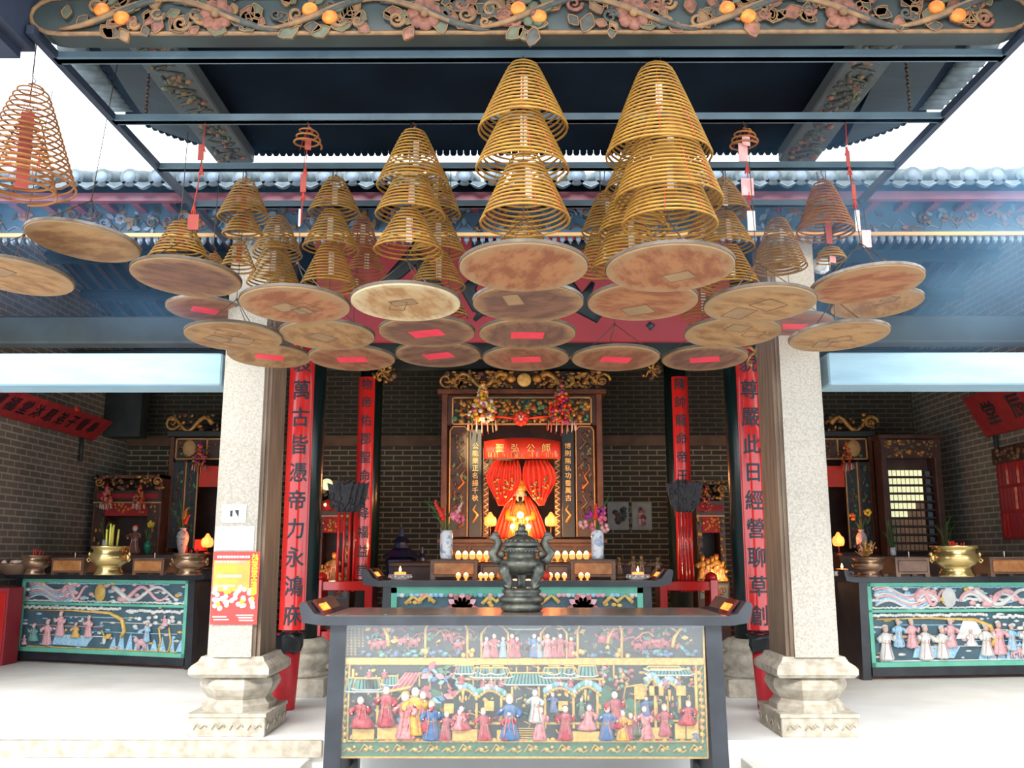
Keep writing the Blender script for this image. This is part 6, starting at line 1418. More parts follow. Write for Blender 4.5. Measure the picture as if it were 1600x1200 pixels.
# framed pictures on the rear wall right of the shrine
for i, (px_, nm) in enumerate(((966, 'pale ink picture of rocks and flowers, next to the shrine'), (1003, 'pale picture of a robed figure in pink, farther from the shrine'))):
    a, b = P(px_ - 17 + i, 785, YR - 0.03), P(px_ + 17 - i * 1, 828, YR - 0.03); t = thing('wall_picture', nm, 'picture', ((a.x + b.x) / 2, YR - 0.03, (a.z + b.z) / 2)); W_, H = (b.x - a.x) / 2, (a.z - b.z) / 2
    m = MB(); m.box(-W_, W_, 0, 0.02, -H, H, 'paper'); m.obj('sheet', t); m = MB(); rnd = random.Random(i)
    for k in range(14): m.ball((rnd.uniform(-.5, .5) * W_ * (0.5 if i else 1.3), -0.002, rnd.uniform(-.55, .55) * H), (0.035 if i else 0.05, 0.003, 0.04), ('pink', 'pinkpale', 'petal')[k % 3] if i else ('grey_leaf', 'petal', 'pbg2')[k % 3], 7, 4)
    m.obj('painting', t)

# ------------------------------------------------------------------ small side altars
def side_altar(x0p, x1p, ytop, ybot, Y, label, gold=True, base_to=0.0, crest=True, figures=3, bright=1.0, canopy='red_dull'):
    a, b = P(x0p, ytop, Y), P(x1p, ybot, Y); W_ = (b.x - a.x) / 2; zt, zb_ = a.z, b.z; cx = (a.x + b.x) / 2
    t = thing('side_altar', label, 'side altar', (cx, Y, base_to)); zt -= base_to; zb_ -= base_to; H = zt - zb_; rnd = random.Random(int(x0p))
    m = MB(); m.box(-W_ - 0.03, W_ + 0.03, -0.05, 0.6, 0, zb_, 'darkwood', 0.01); m.box(-W_, W_, -0.065, -0.05, zb_ - 0.25, zb_ - 0.05, 'pbg2', 0.005)
    for k in range(16): m.ball((rnd.uniform(-W_, W_) * 0.85, -0.07, zb_ - 0.15 + rnd.uniform(-.06, .06)), (0.03, 0.01, 0.02), 'petal', 6, 4)
    m.obj('pedestal', t)
    m = MB(); m.box(-W_, W_, 0.5, 0.6, zb_, zt, 'darkwood')
    for s_ in (-1, 1): m.box(*sorted((s_ * W_, s_ * (W_ - 0.05))), 0, 0.5, zb_, zt, 'midwood')
    m.box(-W_, W_, 0, 0.55, zt - 0.05, zt, 'midwood'); m.obj('cabinet', t)
    for s_ in (-1, 1):
        m = MB(); x_ = s_ * W_ * 0.78; m.box(x_ - W_ * 0.16, x_ + W_ * 0.16, -0.01, 0.02, zb_, zt - H * 0.30, 'darkwood')
        for k in range(18): m.ball((x_ + rnd.uniform(-.12, .12) * W_, -0.015, zb_ + rnd.random() * H * 0.65), (0.02, 0.01, 0.03), rnd.choice(['gold', 'gold_dull', 'grey_leaf']), 6, 4)
        m.obj('relief_panel', t)
    m = MB(); m.box(-W_ * 0.62, W_ * 0.62, -0.03, 0.0, zt - H * 0.52, zt - H * 0.36, canopy); m.box(-W_ * 1.0, W_ * 1.0, -0.025, -0.005, zt - H * 0.36, zt - H * 0.345, 'goldline')
    for k in range(18): m.ball((rnd.uniform(-.6, .6) * W_, -0.035, zt - H * rnd.uniform(0.37, 0.50)), (0.02, 0.008, 0.02), rnd.choice(['gold', 'flower_orange', 'gold']), 6, 4)
    m.obj('red_valance', t)
    m = MB(); m.box(-W_, W_, -0.02, 0.0, zt - H * 0.34, zt - H * 0.20, 'darkwood'); m.box(-W_ * 0.9, W_ * 0.9, -0.03, -0.015, zt - H * 0.30, zt - H * 0.24, 'red_dull')
    if crest:
        for k in range(44): m.ball((rnd.uniform(-1, 1) * W_ * 1.02, rnd.uniform(-.04, 0), zt - H * rnd.uniform(0.0, 0.19)), (rnd.uniform(0.02, 0.045), 0.02, rnd.uniform(0.02, 0.035)), rnd.choice(['gold', 'gold_dull', 'gold_dull', 'petal', 'grey_leaf']), 6, 4)
        for s_ in (-1, 1): scroll(m, s_ * W_ * 0.85, -0.03, zt - H * 0.09, 0.07, 'gold', s_, 0.016)
    m.obj('crest', t)
    return t, cx, zb_ + base_to, W_
ta, cx1, zz1, w1 = side_altar(497, 545, 752, 908, 13.6, 'small gilded side altar with a round yellow mirror, between the left red columns')
c = P(511, 757, 13.5); m = MB(); m.lathe([(0.085, 0), (0.085, 0.02)], 'tablet_lit', n=24); o = m.obj('round_mirror', loc=c); o.rotation_euler = (PI / 2, 0, 0); tag(o, 'faintly glowing round pale yellow disc on top of the small altar between the left red columns', 'mirror')  # disc takes the emissive slip material, so it glows by itself
c = P(512, 789, 13.45); m = MB(); m.ball((0, 0, 0), 0.08, 'flower_red', 12, 8); m.ball((-0.02, -0.07, 0.0), 0.022, 'flame', 6, 4); tag(m.obj('red_lantern', loc=c), 'red ball lantern with a painted glint under the yellow disc on the left', 'lantern')  # glowing ball set into the front paints a highlight
tb, cx2, zz2, w2 = side_altar(1086, 1136, 752, 908, 13.6, 'small gilded side altar between the right red columns with golden statues')
garland(1103, 762, 802, 18, 13.45, 'red flower garland on the small altar between the right red columns', ['flower_red', 'flower_magenta', 'flower_orange', 'gold'], fringe=False)
def figurines(lst, Y, zt, where, mt):
    for i, (px_, h_) in enumerate(lst):
        c = P(px_, 890, Y); k = ppm(c); m = MB(); H = h_ / k; fig(m, 0, 0, H, mt[i % len(mt)], 0, hat='flower_red' if i % 2 else 'gold', skin='gold', arm=0.3 + 0.3 * (i % 2), seated=(i % 3 == 1)); m.lathe([(0.17 * H, 0), (0.17 * H, 0.04)], 'gold_dull', n=12)
        tag(m.obj('deity_figurine', loc=(c.x, Y, zt)), ordn(i, len(lst)) + ' gilded deity figurine on the %s' % where, 'figurine', 'gilded figurines on the %s' % where)
figurines([(503, 26), (509, 34), (516, 30), (522, 46), (528, 26)], 13.45, zz1 + 0.0, 'small altar between the left red columns', ['gold_dull', 'gold', 'petal'])
figurines([(1098, 42), (1106, 46), (1113, 40), (1120, 44), (1127, 38)], 13.45, zz2 + 0.0, 'small altar between the right red columns', ['gold', 'gold', 'gold_bright'])
l = bpy.data.lights.new('altar_point_light', 'POINT'); l.energy = 5; l.color = (1, 0.55, 0.25); l.shadow_soft_size = 0.04; o = bpy.data.objects.new('altar_point_light', l); COL.objects.link(o); o.parent = tb; o.location = (0.1, -0.45, zz2 + 0.05)  # bare warm point light at each small altar, without a fixture
l = bpy.data.lights.new('altar_point_light', 'POINT'); l.energy = 2.5; l.color = (1, 0.45, 0.2); l.shadow_soft_size = 0.04; o = bpy.data.objects.new('altar_point_light', l); COL.objects.link(o); o.parent = ta; o.location = (0.1, -0.45, zz1 + 0.3)

# left aisle: low altar and tall shrine; right aisle: tall shrine and tablet rack
tc, cx3, zz3, w3 = side_altar(150, 247, 742, 866, 13.9, 'carved altar with two garlands in the left aisle corner')
garland(168, 758, 790, 19, 13.7, 'left garland on the carved altar of the left aisle', ['flower_pink', 'flower_red', 'gold', 'tag_pink'], group='garlands in the left aisle')
garland(219, 758, 790, 19, 13.7, 'right garland on the carved altar of the left aisle', ['flower_pink', 'flower_red', 'gold', 'flower_orange'], group='garlands in the left aisle')
def tall_shrine(x0p, x1p, label, s_):
    Y = 14.2; a, b = P(x0p, 683, Y), P(x1p, 862, Y); W_ = (b.x - a.x) / 2; cx = (a.x + b.x) / 2; zt, zb_ = a.z, b.z; H = zt - zb_; rnd = random.Random(int(x0p))
    t = thing('tall_shrine', label, 'shrine', (cx, Y, 0))
    m = MB(); m.box(-W_ - 0.06, W_ + 0.06, -0.1, 0.8, 0, zb_, 'darkwood', 0.01); m.obj('pedestal', t)
    m = MB(); m.box(-W_, W_, 0.7, 0.8, zb_, zt, 'darkwood')
    for x in (-W_, W_): m.box(x - 0.035, x + 0.035, 0, 0.08, zb_, zt, 'midwood', 0.005)
    m.box(-W_ - 0.07, W_ + 0.07, -0.06, 0.8, zt, zt + 0.09, 'dark_timber', 0.01); m.obj('frame', t)
    m = MB(); z1 = P(x0p, 644, Y).z
    for s2 in (-1, 1):
        pts = [(s2 * (0.10 + (W_) * i / 11), -0.02, zt + 0.2 + 0.11 * math.sin(i * 0.8)) for i in range(12)]; m.tube(pts, [0.04 - 0.002 * i for i in range(12)], 'gold', 7)
        scroll(m, s2 * (W_ + 0.02), -0.01, zt + 0.22, 0.12, 'gold', s2, 0.022)
    for k in range(50): m.ball((rnd.uniform(-1, 1) * W_ * 1.08, rnd.uniform(-.03, .02), rnd.uniform(zt + 0.1, z1 - 0.03)), (rnd.uniform(0.02, 0.05), 0.02, 0.03), rnd.choice(['gold', 'gold_dull', 'petal', 'grey_leaf']), 6, 4)
    m.obj('dragon_crest', t)
    m = MB(); zf = zt - H * 0.20
    m.box(-W_ + 0.05, W_ - 0.05, 0.0, 0.03, zf, zt - 0.02, 'darkwood')
    for z_ in (zf, zt - 0.04): m.box(-W_ + 0.06, W_ - 0.06, -0.02, 0.0, z_, z_ + 0.02, 'goldline')
    for x in (-W_ + 0.06, -W_ * 0.25, W_ * 0.25, W_ - 0.08): m.box(x, x + 0.02, -0.02, 0.0, zf, zt - 0.02, 'goldline')
    for s2 in (-1, 1): m.ball((s2 * W_ * 0.62, -0.01, (zf + zt) / 2), (0.11, 0.03, 0.13), 'goldline', 12, 8)
    for k in range(40): m.ball((rnd.uniform(-.85, .85) * W_, -0.01, rnd.uniform(zf + 0.04, zt - 0.08)), (0.03, 0.02, 0.025), rnd.choice(['gold_dull', 'green', 'grey_leaf', 'petal']), 6, 4)
    m.obj('frieze', t)
    for s2 in (-1, 1):
        for q0, q1 in ((0.40, 0.66), (0.70, 0.94)):
            x0, x1 = sorted((s2 * W_ * q0, s2 * W_ * q1)); m = MB(); m.box(x0, x1, 0.0, 0.03, zb_ + 0.05, zf - 0.04, 'pbg')
            for x in (x0, x1): m.box(x - 0.010, x + 0.010, -0.02, 0.0, zb_ + 0.05, zf - 0.04, 'goldline' if q0 < .5 else 'midwood')
            for k in range(4): z_ = zb_ + 0.2 + 0.27 * k; m.tube([(x0 + 0.05, -0.005, z_), ((x0 + x1) / 2, -0.01, z_ + 0.08), (x0 + 0.06, -0.01, z_ + 0.14), (x1 - 0.05, -0.005, z_ + 0.2)], 0.010, rnd.choice(['gold_dull', 'petal', 'gold_dull']), 5)
            for k in range(16): m.ball((rnd.uniform(x0 + 0.03, x1 - 0.03), -0.005, rnd.uniform(zb_ + 0.1, zf - 0.1)), (0.025, 0.01, 0.03), rnd.choice(['gold_dull', 'grey_leaf', 'green']), 6, 4)
            m.obj('relief_panel', t)
    m = MB(); m.box(-W_ * 0.36, W_ * 0.36, -0.03, -0.01, zf - 0.42, zf - 0.1, 'silk_red'); m.obj('red_curtain', t)
tall_shrine(270, 405, 'tall carved shrine with orange medallions in the left aisle, half hidden by the pillar', -1)
tall_shrine(1218, 1372, 'tall carved shrine in the right aisle, half hidden by the pillar', 1)
garland(313, 692, 730, 24, 14.0, 'red flower garland on the tall left aisle shrine', ['flower_red', 'flower_pink', 'flower_orange', 'gold', 'flower_magenta'])
garland(1322, 690, 728, 20, 14.0, 'red flower garland on the tall right aisle shrine', ['flower_red', 'petal', 'flower_orange', 'gold'])
lotus(324, 847, 12.9, P(324, 866, 12.9).z, 'lit lotus lamp beside the left granite pillar', 1.3)
lotus(1310, 845, 12.9, P(1310, 868, 12.9).z, 'lit lotus lamp beside the right granite pillar', 1.3)
c = P(311, 852, 12.9); m = MB(); m.box(-0.07, 0.07, 0, 0.1, -0.08, 0.08, 'flower_red', 0.01); tag(m.obj('red_box', loc=c), 'small bright red box next to the left lotus lamp', 'box')
# counters carrying the aisle items behind the tables
for s_, a, b in ((-1, P(80, 866, 12.9), P(330, 866, 12.9)), (1, P(1300, 868, 12.9), P(1560, 868, 12.9))):
    m = MB(); m.box(a.x, b.x, 12.6, 13.15, 0, a.z, 'darkwood', 0.01); tag(m.obj('offering_counter'), 'dark counter behind the %s aisle altar table' % ('left' if s_ < 0 else 'right'), 'counter', 'counters in the side aisles')
VP_ = [(0.45, 0), (0.5, 0.03), (0.7, 0.2), (0.98, 0.55), (1.0, 0.68), (0.75, 0.84), (0.45, 0.90), (0.48, 0.95), (0.6, 1.0), (0.45, 0.98)]
zcL = P(60, 866, 12.9).z + 0.005
vase(284, 862, 19, 40, 12.8, zcL, 'pinkish porcelain vase with orange gladiolus by the left granite pillar', 'porcelain_pink', [(-20, 36, 'stem', 'l'), (-8, 50, 'stem', 'l'), (6, 34, 'flower_orange', 's'), (10, 24, 'flower_red', 's'), (-14, 20, 'stem', 'l'), (2, 30, 'stem', 'l')], VP_, 'long leaves and an orange gladiolus in the pinkish vase')
vase(230, 865, 12, 20, 12.8, zcL, 'green glazed vase with yellow flowers in the left aisle', 'greenglass', [(2, 28, 'flower_yellow', 'b'), (-5, 20, 'stem', 'l'), (5, 18, 'stem', 'l')], VP_, 'small yellow blooms in the green glazed vase')
vase(163, 862, 9, 22, 12.8, zcL, 'thin glass vase with leaves behind the big left brass pot', 'porcelain', [(-10, 30, 'stem', 'l'), (5, 30, 'stem', 'l'), (10, 24, 'stem', 'l'), (-6, 20, 'stem', 'l')], None, 'green leaves behind the big left brass pot')
vase(1348, 866, 17, 40, 12.8, zcL - 0.02, 'pinkish porcelain vase behind the brass bowl on the right', 'porcelain_pink', [(-12, 24, 'flower_orange', 'b'), (10, 30, 'flower_yellow', 'b'), (-4, 26, 'stem', 'l'), (6, 18, 'stem', 'l'), (-10, 14, 'stem', 'l')], VP_, 'mixed leaves with orange and yellow blooms in the right pinkish vase')
vase(1396, 868, 9, 12, 12.8, zcL - 0.02, 'small white vase with green leaves in front of the tablet rack', 'porcelain', [(-12, 46, 'stem', 'l'), (8, 44, 'stem', 'l'), (0, 36, 'stem', 'l'), (14, 28, 'stem', 'l'), (-16, 26, 'stem', 'l')], None, 'tall green leaves at the left of the tablet rack')
vase(1480, 868, 9, 14, 12.8, zcL - 0.02, 'small vase with green leaves at the right of the tablet rack', 'porcelain', [(-16, 36, 'stem', 'l'), (10, 52, 'stem', 'l'), (2, 44, 'stem', 'l'), (16, 40, 'stem', 'l'), (-8, 30, 'stem', 'l')], None, 'tall green leaves at the right of the tablet rack')
c = P(209, 865, 12.8); k = ppm(c); m = MB(); fig(m, 0, 0, 46 / k, 'petal', 0, hat='flower_red', skin='skin', sash='white'); tag(m.obj('deity_figurine', loc=(c.x, 12.8, zcL)), 'painted standing figurine with red cap in the left aisle', 'figurine')

# tablet rack
def rack():
    Y = 13.6; a, b = P(1374, 684, Y), P(1482, 866, Y); W_ = (b.x - a.x) / 2; t = thing('tablet_rack', 'dark carved rack with rows of glowing name slips in the right aisle', 'tablet rack', ((a.x + b.x) / 2, Y, 0)); zt, zb_ = a.z, b.z; rnd = random.Random(4)
    m = MB(); m.box(-W_, W_, 0.25, 0.3, 0.0, zt, 'darkwood')
    for s_ in (-1, 1): m.box(*sorted((s_ * W_, s_ * (W_ - 0.09))), -0.02, 0.3, 0, zt, 'darkwood', 0.01)
    m.box(-W_ - 0.02, W_ + 0.02, -0.04, 0.3, zt - 0.02, zt + 0.05, 'darkwood', 0.01); m.box(-W_, W_, 0.0, 0.3, 0, zb_ - 0.02, 'darkwood'); m.obj('rack_frame', t)
    m = MB(); m.box(-W_, W_, -0.03, 0.0, zt - 0.30, zt - 0.03, 'darkwood')
    for k in range(50): m.ball((rnd.uniform(-.92, .92) * W_, -0.035, rnd.uniform(zt - 0.28, zt - 0.05)), (rnd.uniform(0.015, 0.05), 0.015, 0.025), rnd.choice(['gold', 'gold_dull', 'gold_dull']), 6, 4)
    m.obj('carved_header', t)
    zr0, zr1 = P(1430, 732, Y).z, P(1430, 862, Y).z; n = 10
    for r in range(n):
        z = zr0 + (zr1 - zr0) * (r + 0.75) / n; m = MB(); hgt = (zr0 - zr1) / n * 0.62
        m.box(-W_ * 0.76, W_ * 0.80, 0.10, 0.20, z - 0.035, z - 0.012, 'darkwood'); sh = m.obj('shelf', t)
        m = MB()
        for c_ in range(8 if r > 7 else 8): x = -W_ * 0.68 + W_ * 1.16 * c_ / 8; m.box(x, x + W_ * 0.115, 0.12, 0.13, z - 0.01, z + hgt, 'tablet_lit' if (r < 4 or (r < 6 and c_ < 8 - (r - 3) * 2)) else 'tablet_dim')
        m.box(W_ * 0.56, W_ * 0.72, 0.12, 0.13, z - 0.01, z + hgt * 0.8, 'pbg2'); m.obj('name_slips', sh)
rack()

# leaning red banners on the side walls
def wallbanner(s_, y0, y1, zb_, zt, text, label, csz, lean=0.28, ch=True):
    x0 = s_ * (XW - 0.03); t = thing('wall_plaque', label, 'plaque', (x0, (y0 + y1) / 2, zb_)); H = zt - zb_; L = (y1 - y0) / 2
    m = MB(); poly = [(0, 0), (-s_ * lean, H), (-s_ * lean - s_ * 0.04, H), (-s_ * 0.04, 0)]; m.prism(poly, -L, L, 'red_dull'); m.obj('board', t)
    m = MB(); up = Vector((-s_ * lean, 0, H)).normalized(); ux = Vector((0, -s_, 0)) if s_ > 0 else Vector((0, 1, 0))
    n = len(text); org = Vector((-s_ * (lean * 0.5 + 0.05), 0, H * 0.5)); step = ux * (2 * L * 0.86 / n); org = org - step * (n - 1) / 2
    write(m, text, csz, 'ink', org, ux, up, step, 0.02); m.obj('characters', t)
    m = MB()
    for q in (-0.8, 0.8): m.tube([(-s_ * 0.02, q * L, 0.0), (-s_ * 0.02, q * L, -0.35)], 0.03, 'dark_timber', 6)
    m.ball((-s_ * (lean + 0.06), L * (0.25 if s_ < 0 else -0.1), H * 1.02), (0.025, 0.06, 0.04), 'flower_red', 8, 5); m.obj('bracket', t)
wallbanner(-1, 10.6, 13.9, P(127, 688, 13.9).z, P(145, 655, 13.6).z, '德福堂沐恩弟子敬奉', 'long red plaque with dark characters leaning from the left brick wall', 0.24)
wallbanner(1, 10.6, 12.85, P(1545, 683, 12.85).z, P(1512, 623, 12.85).z, '堂辰座', 'red plaque with large dark characters leaning from the right brick wall', 0.36)
# red slip board on right wall under the plaque
a, b = P(1556, 726, 12.6), P(1560, 843, 12.6); t = thing('donor_board', 'red wall board of hanging slips under the right plaque', 'wall board', (XW - 0.02, 11.7, b.z)); m = MB(); m.box(-0.05, 0, -0.95, 0.95, 0, a.z - b.z, 'red_dull', 0.01); m.obj('board', t)
m = MB(); rnd = random.Random(2)
for r in range(3):
    for k in range(20): y = -0.9 + 0.09 * k; z = 0.05 + r * (a.z - b.z) / 3; m.box(-0.062, -0.05, y, y + 0.06, z, z + (a.z - b.z) / 3 * 0.85, 'red_col' if rnd.random() < .5 else 'red_plaque')
m.obj('red_slips', t)
m = MB(); m.box(-0.07, 0, -1.0, 1.0, a.z - b.z, a.z - b.z + 0.22, 'darkwood', 0.01)
for k in range(60): m.ball((-0.08, rnd.uniform(-.95, .95), a.z - b.z + rnd.uniform(0.03, 0.19)), (0.02, 0.04, 0.03), rnd.choice(['gold_dull', 'petal', 'midwood']), 6, 4)
m.obj('carved_header', t)

# ------------------------------------------------------------------ procession fans on red poles with red stands
def fans(s_, label):
    Y = 10.6; xs = (528, 536, 544, 551) if s_ < 0 else (1063, 1070, 1076, 1083)
    for i, px_ in enumerate(xs):
        z0, z1 = P(px_, 925, Y).z, P(px_, 800, Y).z; c = P(px_, 860, Y); t = thing('parade_fan', ordn(i, 4) + ' black processional fan in the %s red stand' % label, 'processional fan', (c.x, Y + 0.03 * i, z0), group='processional fans in the %s stand' % label)
        m = MB(); m.tube([(0, 0, 0), (0, 0, z1 - z0 + 0.15)], 0.017, 'red_col', 8); m.obj('pole', t)
        m = MB(); H = P(px_, 752, Y).z - z0; hz = z1 - z0; w_ = 0.13
        pts = [(0.02, hz), (w_ * 0.8, hz + 0.10), (w_, hz + 0.24), (w_ * 1.2, H), (w_ * 0.4, H - 0.05), (0, H + 0.03 - 0.05 * (i % 2)), (-w_ * 0.6, H - 0.04), (-w_ * 1.1, H - 0.02), (-w_ * 0.9, hz + 0.2), (-w_ * 0.7, hz + 0.08), (-0.02, hz)]
        m.prism(pts, -0.02, 0.02, 'fan'); m.tube([(0, -0.02, hz), (0, -0.024, H + 0.1)], [0.014, 0.004], 'fan', 6)
        for q in range(8): m.ball((random.uniform(-w_, w_) * 0.7, -0.02, hz + random.uniform(0.05, H - hz - 0.03)), (0.03, 0.012, 0.035), 'fan', 6, 4)
        m.obj('fan_head', t)
    c = P((xs[1] + xs[2]) / 2, 932, Y); W_ = 0.28; t = thing('pole_stand', 'red lacquered stand holding the processional fans on the %s' % label, 'stand', (c.x, Y, 0), group='red fan stands')
    zt = P(540, 905, Y).z
    m = MB(); m.box(-W_, W_, -0.12, 0.16, zt - 0.12, zt - 0.02, 'red_col', 0.006); m.obj('rail', t)
    m = MB(); m.box(-W_, W_, -0.12, 0.16, 0.35, 0.45, 'red_col', 0.006); m.obj('rail', t)
    for sx in (-1, 1):
        m = MB(); x = sx * W_; m.box(x - 0.045, x + 0.045, -0.15, 0.19, 0, zt, 'red_col', 0.008); m.ball((x, 0, zt + 0.02), (0.07, 0.12, 0.06), 'red_col', 10, 6); m.obj('post', t)
fans(-1, 'left'); fans(1, 'right')

# ------------------------------------------------------------------ bins, poster, small sign
for s_, px_, lb in ((-1, 434, 'red litter bin with black bag behind the left granite pillar'), (1, 1207, 'red litter bin with black bag behind the right granite pillar')):
    Y = 8.15; c = P(px_, 1085, Y); t = thing('litter_bin', lb, 'bin', (c.x + (0.02 if s_ < 0 else 0.0), Y, 0)); H = P(px_, 992, Y).z
    m = MB(); m.lathe([(0.12, 0), (0.125, 0.01), (0.16, H), (0.15, H)], 'binred', n=24); m.obj('bin_body', t)
    m = MB(); rings = []; rnd = random.Random(s_)
    for z, r in ((H * 0.78, 0.165), (H * 0.85, 0.172), (H * 0.95, 0.185), (H * 1.02, 0.19), (H * 1.04, 0.15), (H * 0.98, 0.12)): rings.append([(r * (1 + rnd.uniform(-.06, .06)) * math.cos(2 * PI * j / 20), r * (1 + rnd.uniform(-.06, .06)) * math.sin(2 * PI * j / 20), z + rnd.uniform(-.015, .015)) for j in range(20)])
    m.rings(rings, 'blackplastic', False); m.obj('bin_bag', t)
def poster():
    Y = 6.965; a, b = P(333, 862, Y), P(401, 976, Y); W_, H = (b.x - a.x) / 2 - 0.002, a.z - b.z; t = thing('festival_poster', 'red festival poster with yellow and white print on the left granite pillar', 'poster', ((a.x + b.x) / 2 + 0.003, Y, b.z))
    m = MB(); m.box(-W_, W_, 0, 0.003, 0, H, 'poster_red'); m.obj('sheet', t); m = MB()
    U = lambda f_: -W_ + 2 * W_ * f_
    m.box(U(0.02), U(0.80), -0.0015, 0, H * 0.45, H * 0.88, 'poster_orange')
    for z0, z1, f0, f1, c_ in ((0.91, 0.945, 0.08, 0.80, 'white'), (0.84, 0.875, 0.06, 0.72, 'tag_pink'), (0.72, 0.79, 0.06, 0.55, 'poster_yellow'), (0.645, 0.68, 0.10, 0.62, 'white'), (0.585, 0.605, 0.08, 0.58, 'poster_yellow'), (0.515, 0.54, 0.08, 0.5, 'tag_white')):
        x = f0
        while x < f1 - 0.02: m.box(U(x), U(x + 0.045), -0.003, -0.0015, H * z0, H * z1, c_); x += 0.06
    write(m, '林村天后宮太平清醮', W_ * 0.30, 'poster_yellow', (U(0.90), -0.004, H * 0.93), (1, 0, 0), (0, 0, 1), (0, 0, -H * 0.058), 0.04)
    rnd = random.Random(5)
    for k in range(44): f_ = rnd.uniform(0.05, 0.92); m.ball((U(f_), -0.003, H * rnd.uniform(0.20, 0.50) + 0.04 * H * (f_ > 0.5)), (0.020, 0.0015, 0.018), rnd.choice(['white', 'white', 'tag_white', 'poster_yellow', 'skin']), 8, 4)
    for z0, f0, f1 in ((0.12, 0.55, 0.92), (0.085, 0.6, 0.9), (0.05, 0.62, 0.92), (0.10, 0.05, 0.35), (0.06, 0.08, 0.4)): m.box(U(f0), U(f1), -0.003, -0.0015, H * z0, H * z0 + 0.008, 'tag_white')
    m.obj('print', t)
poster()
a, b = P(347, 788, 6.97), P(384, 817, 6.97); t = thing('small_sign', 'small pale square sign with dark mark above the poster', 'sign', ((a.x + b.x) / 2, 6.972, (a.z + b.z) / 2)); W_, H = (b.x - a.x) / 2, (a.z - b.z) / 2
m = MB(); m.box(-W_, W_, 0, 0.006, -H, H, 'tag_white', 0.001); m.obj('plate', t); m = MB(); m.prism([(-0.030, 0.02), (-0.010, 0.026), (-0.012, -0.024), (-0.028, -0.02)], -0.002, 0, 'ink'); m.prism([(0.004, 0.024), (0.036, 0.028), (0.034, -0.028)], -0.002, 0, 'ink'); m.obj('mark', t)
a, b = P(337, 822, 6.97), P(397, 860, 6.97); m = MB(); m.box(a.x, b.x - 0.006, 6.971, 6.974, b.z, a.z, 'tag_white'); tag(m.obj('blank_paper'), 'blank white sheet pasted between the small sign and the poster', 'paper')
for s_, p0, p1, Y, lb in ((-1, -12, 14, 11.2, 'red cabinet low against the left wall beside the left aisle table'), (1, 1288, 1330, 11.6, 'red cabinet between the right granite pillar and the right aisle table')):
    a, b = P(p0, 918, Y), P(p1, 918, Y); t = thing('red_cabinet', lb, 'cabinet', ((a.x + b.x) / 2, Y, 0)); W_ = (b.x - a.x) / 2
    m = MB(); m.box(-W_, W_, 0, 0.35, 0, a.z, 'red_plaque', 0.01); m.obj('body', t)
    for q in (-1, 1):
        m = MB(); m.box(*sorted((q * 0.01, q * (W_ - 0.02))), -0.02, 0, 0.08, a.z - 0.06, 'red_col', 0.006); d_ = m.obj('door', t); m = MB(); m.ball((q * 0.035, -0.03, a.z * 0.5), 0.012, 'brass', 6, 4); m.obj('knob', d_)
c = P(1283, 414, 7.12); t = thing('glass_lamp', 'pale round glass lamp hanging behind the single coil beside the right pillar', 'lamp', c); m = MB(); m.lathe([(0.02, 0.05), (0.065, 0.04), (0.075, 0.0), (0.06, -0.05), (0.02, -0.075)][::-1], 'porcelain', n=18); m.obj('globe', t)
m = MB(); m.tube([(0, 0, 0.05), (0, 0, 0.10), (-0.10, 0.05, 0.11)], 0.010, 'wire', 6); m.obj('bracket', t)
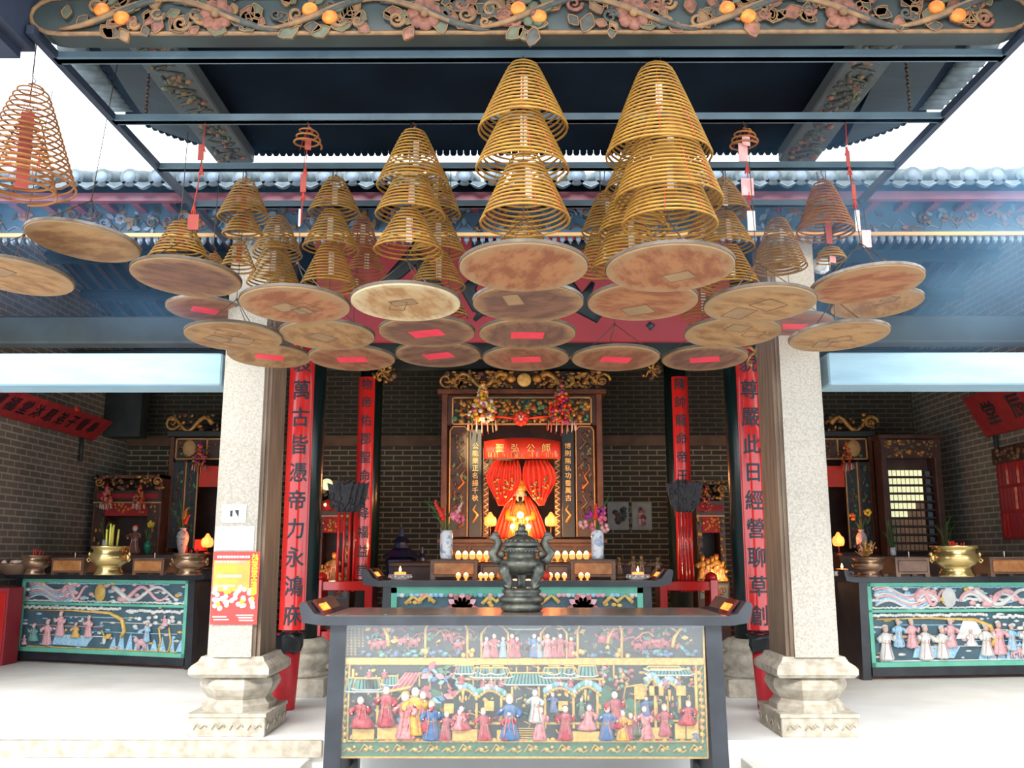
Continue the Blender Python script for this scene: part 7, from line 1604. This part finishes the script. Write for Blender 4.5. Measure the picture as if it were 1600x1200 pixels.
# warm light inside the tall left shrine opening and a lamp in the right one come from their lotus lamps
# ------------------------------------------------------------------ drifting incense smoke (blue haze under the eaves)
def smoke(x0, x1, y0, y1, z0, z1, dens, label, scale=0.7):
    m = MB(); m.box(x0, x1, y0, y1, z0, z1, 'glass'); o = m.obj('incense_smoke'); o.data.materials.clear()
    mt = bpy.data.materials.new('incense_smoke'); mt.use_nodes = True; nt = mt.node_tree; nt.nodes.clear()
    out = nt.nodes.new('ShaderNodeOutputMaterial'); vs = nt.nodes.new('ShaderNodeVolumeScatter'); vs.inputs['Color'].default_value = (0.25, 0.55, 1.0, 1); vs.inputs['Anisotropy'].default_value = 0.1
    tc = nt.nodes.new('ShaderNodeTexCoord'); mp = nt.nodes.new('ShaderNodeMapping'); mp.inputs['Scale'].default_value = (1.0, 0.6, 1.5); mp.inputs['Rotation'].default_value = (0, 0.5, 0.2)
    n = nt.nodes.new('ShaderNodeTexNoise'); n.inputs['Scale'].default_value = scale; n.inputs['Detail'].default_value = 4; n.inputs['Distortion'].default_value = 1.2
    nt.links.new(tc.outputs['Object'], mp.inputs[0]); nt.links.new(mp.outputs[0], n.inputs['Vector'])
    # soft edges of the cloud from generated coordinates
    ln = nt.nodes.new('ShaderNodeVectorMath'); ln.operation = 'SUBTRACT'; ln.inputs[1].default_value = (0.5, 0.5, 0.5); nt.links.new(tc.outputs['Generated'], ln.inputs[0])
    l2 = nt.nodes.new('ShaderNodeVectorMath'); l2.operation = 'LENGTH'; nt.links.new(ln.outputs[0], l2.inputs[0])
    r2 = nt.nodes.new('ShaderNodeMapRange'); r2.inputs['From Min'].default_value = 0.55; r2.inputs['From Max'].default_value = 0.25; nt.links.new(l2.outputs['Value'], r2.inputs['Value'])
    r = nt.nodes.new('ShaderNodeMapRange'); r.inputs['From Min'].default_value = 0.44; r.inputs['From Max'].default_value = 0.64; r.inputs['To Min'].default_value = 0.10; r.inputs['To Max'].default_value = 1.0; nt.links.new(n.outputs[0], r.inputs['Value'])
    mu = nt.nodes.new('ShaderNodeMath'); mu.operation = 'MULTIPLY'; nt.links.new(r.outputs[0], mu.inputs[0]); nt.links.new(r2.outputs[0], mu.inputs[1])
    m3 = nt.nodes.new('ShaderNodeMath'); m3.operation = 'MULTIPLY'; m3.inputs[1].default_value = dens; nt.links.new(mu.outputs[0], m3.inputs[0]); nt.links.new(m3.outputs[0], vs.inputs['Density'])
    nt.links.new(vs.outputs[0], out.inputs['Volume']); o.data.materials.append(mt)
    o['kind'] = 'stuff'; tag(o, label, 'smoke')
    return o
SC.cycles.volume_step_rate = 4.0; SC.cycles.volume_preview_step_rate = 4.0
smoke(0.5, 4.6, 4.3, 9.0, 2.7, 4.04, 0.62, 'blue incense smoke drifting under the eaves on the right')
smoke(-4.4, -1.0, 4.3, 9.0, 2.7, 4.04, 0.24, 'thin blue incense smoke under the eaves on the left')
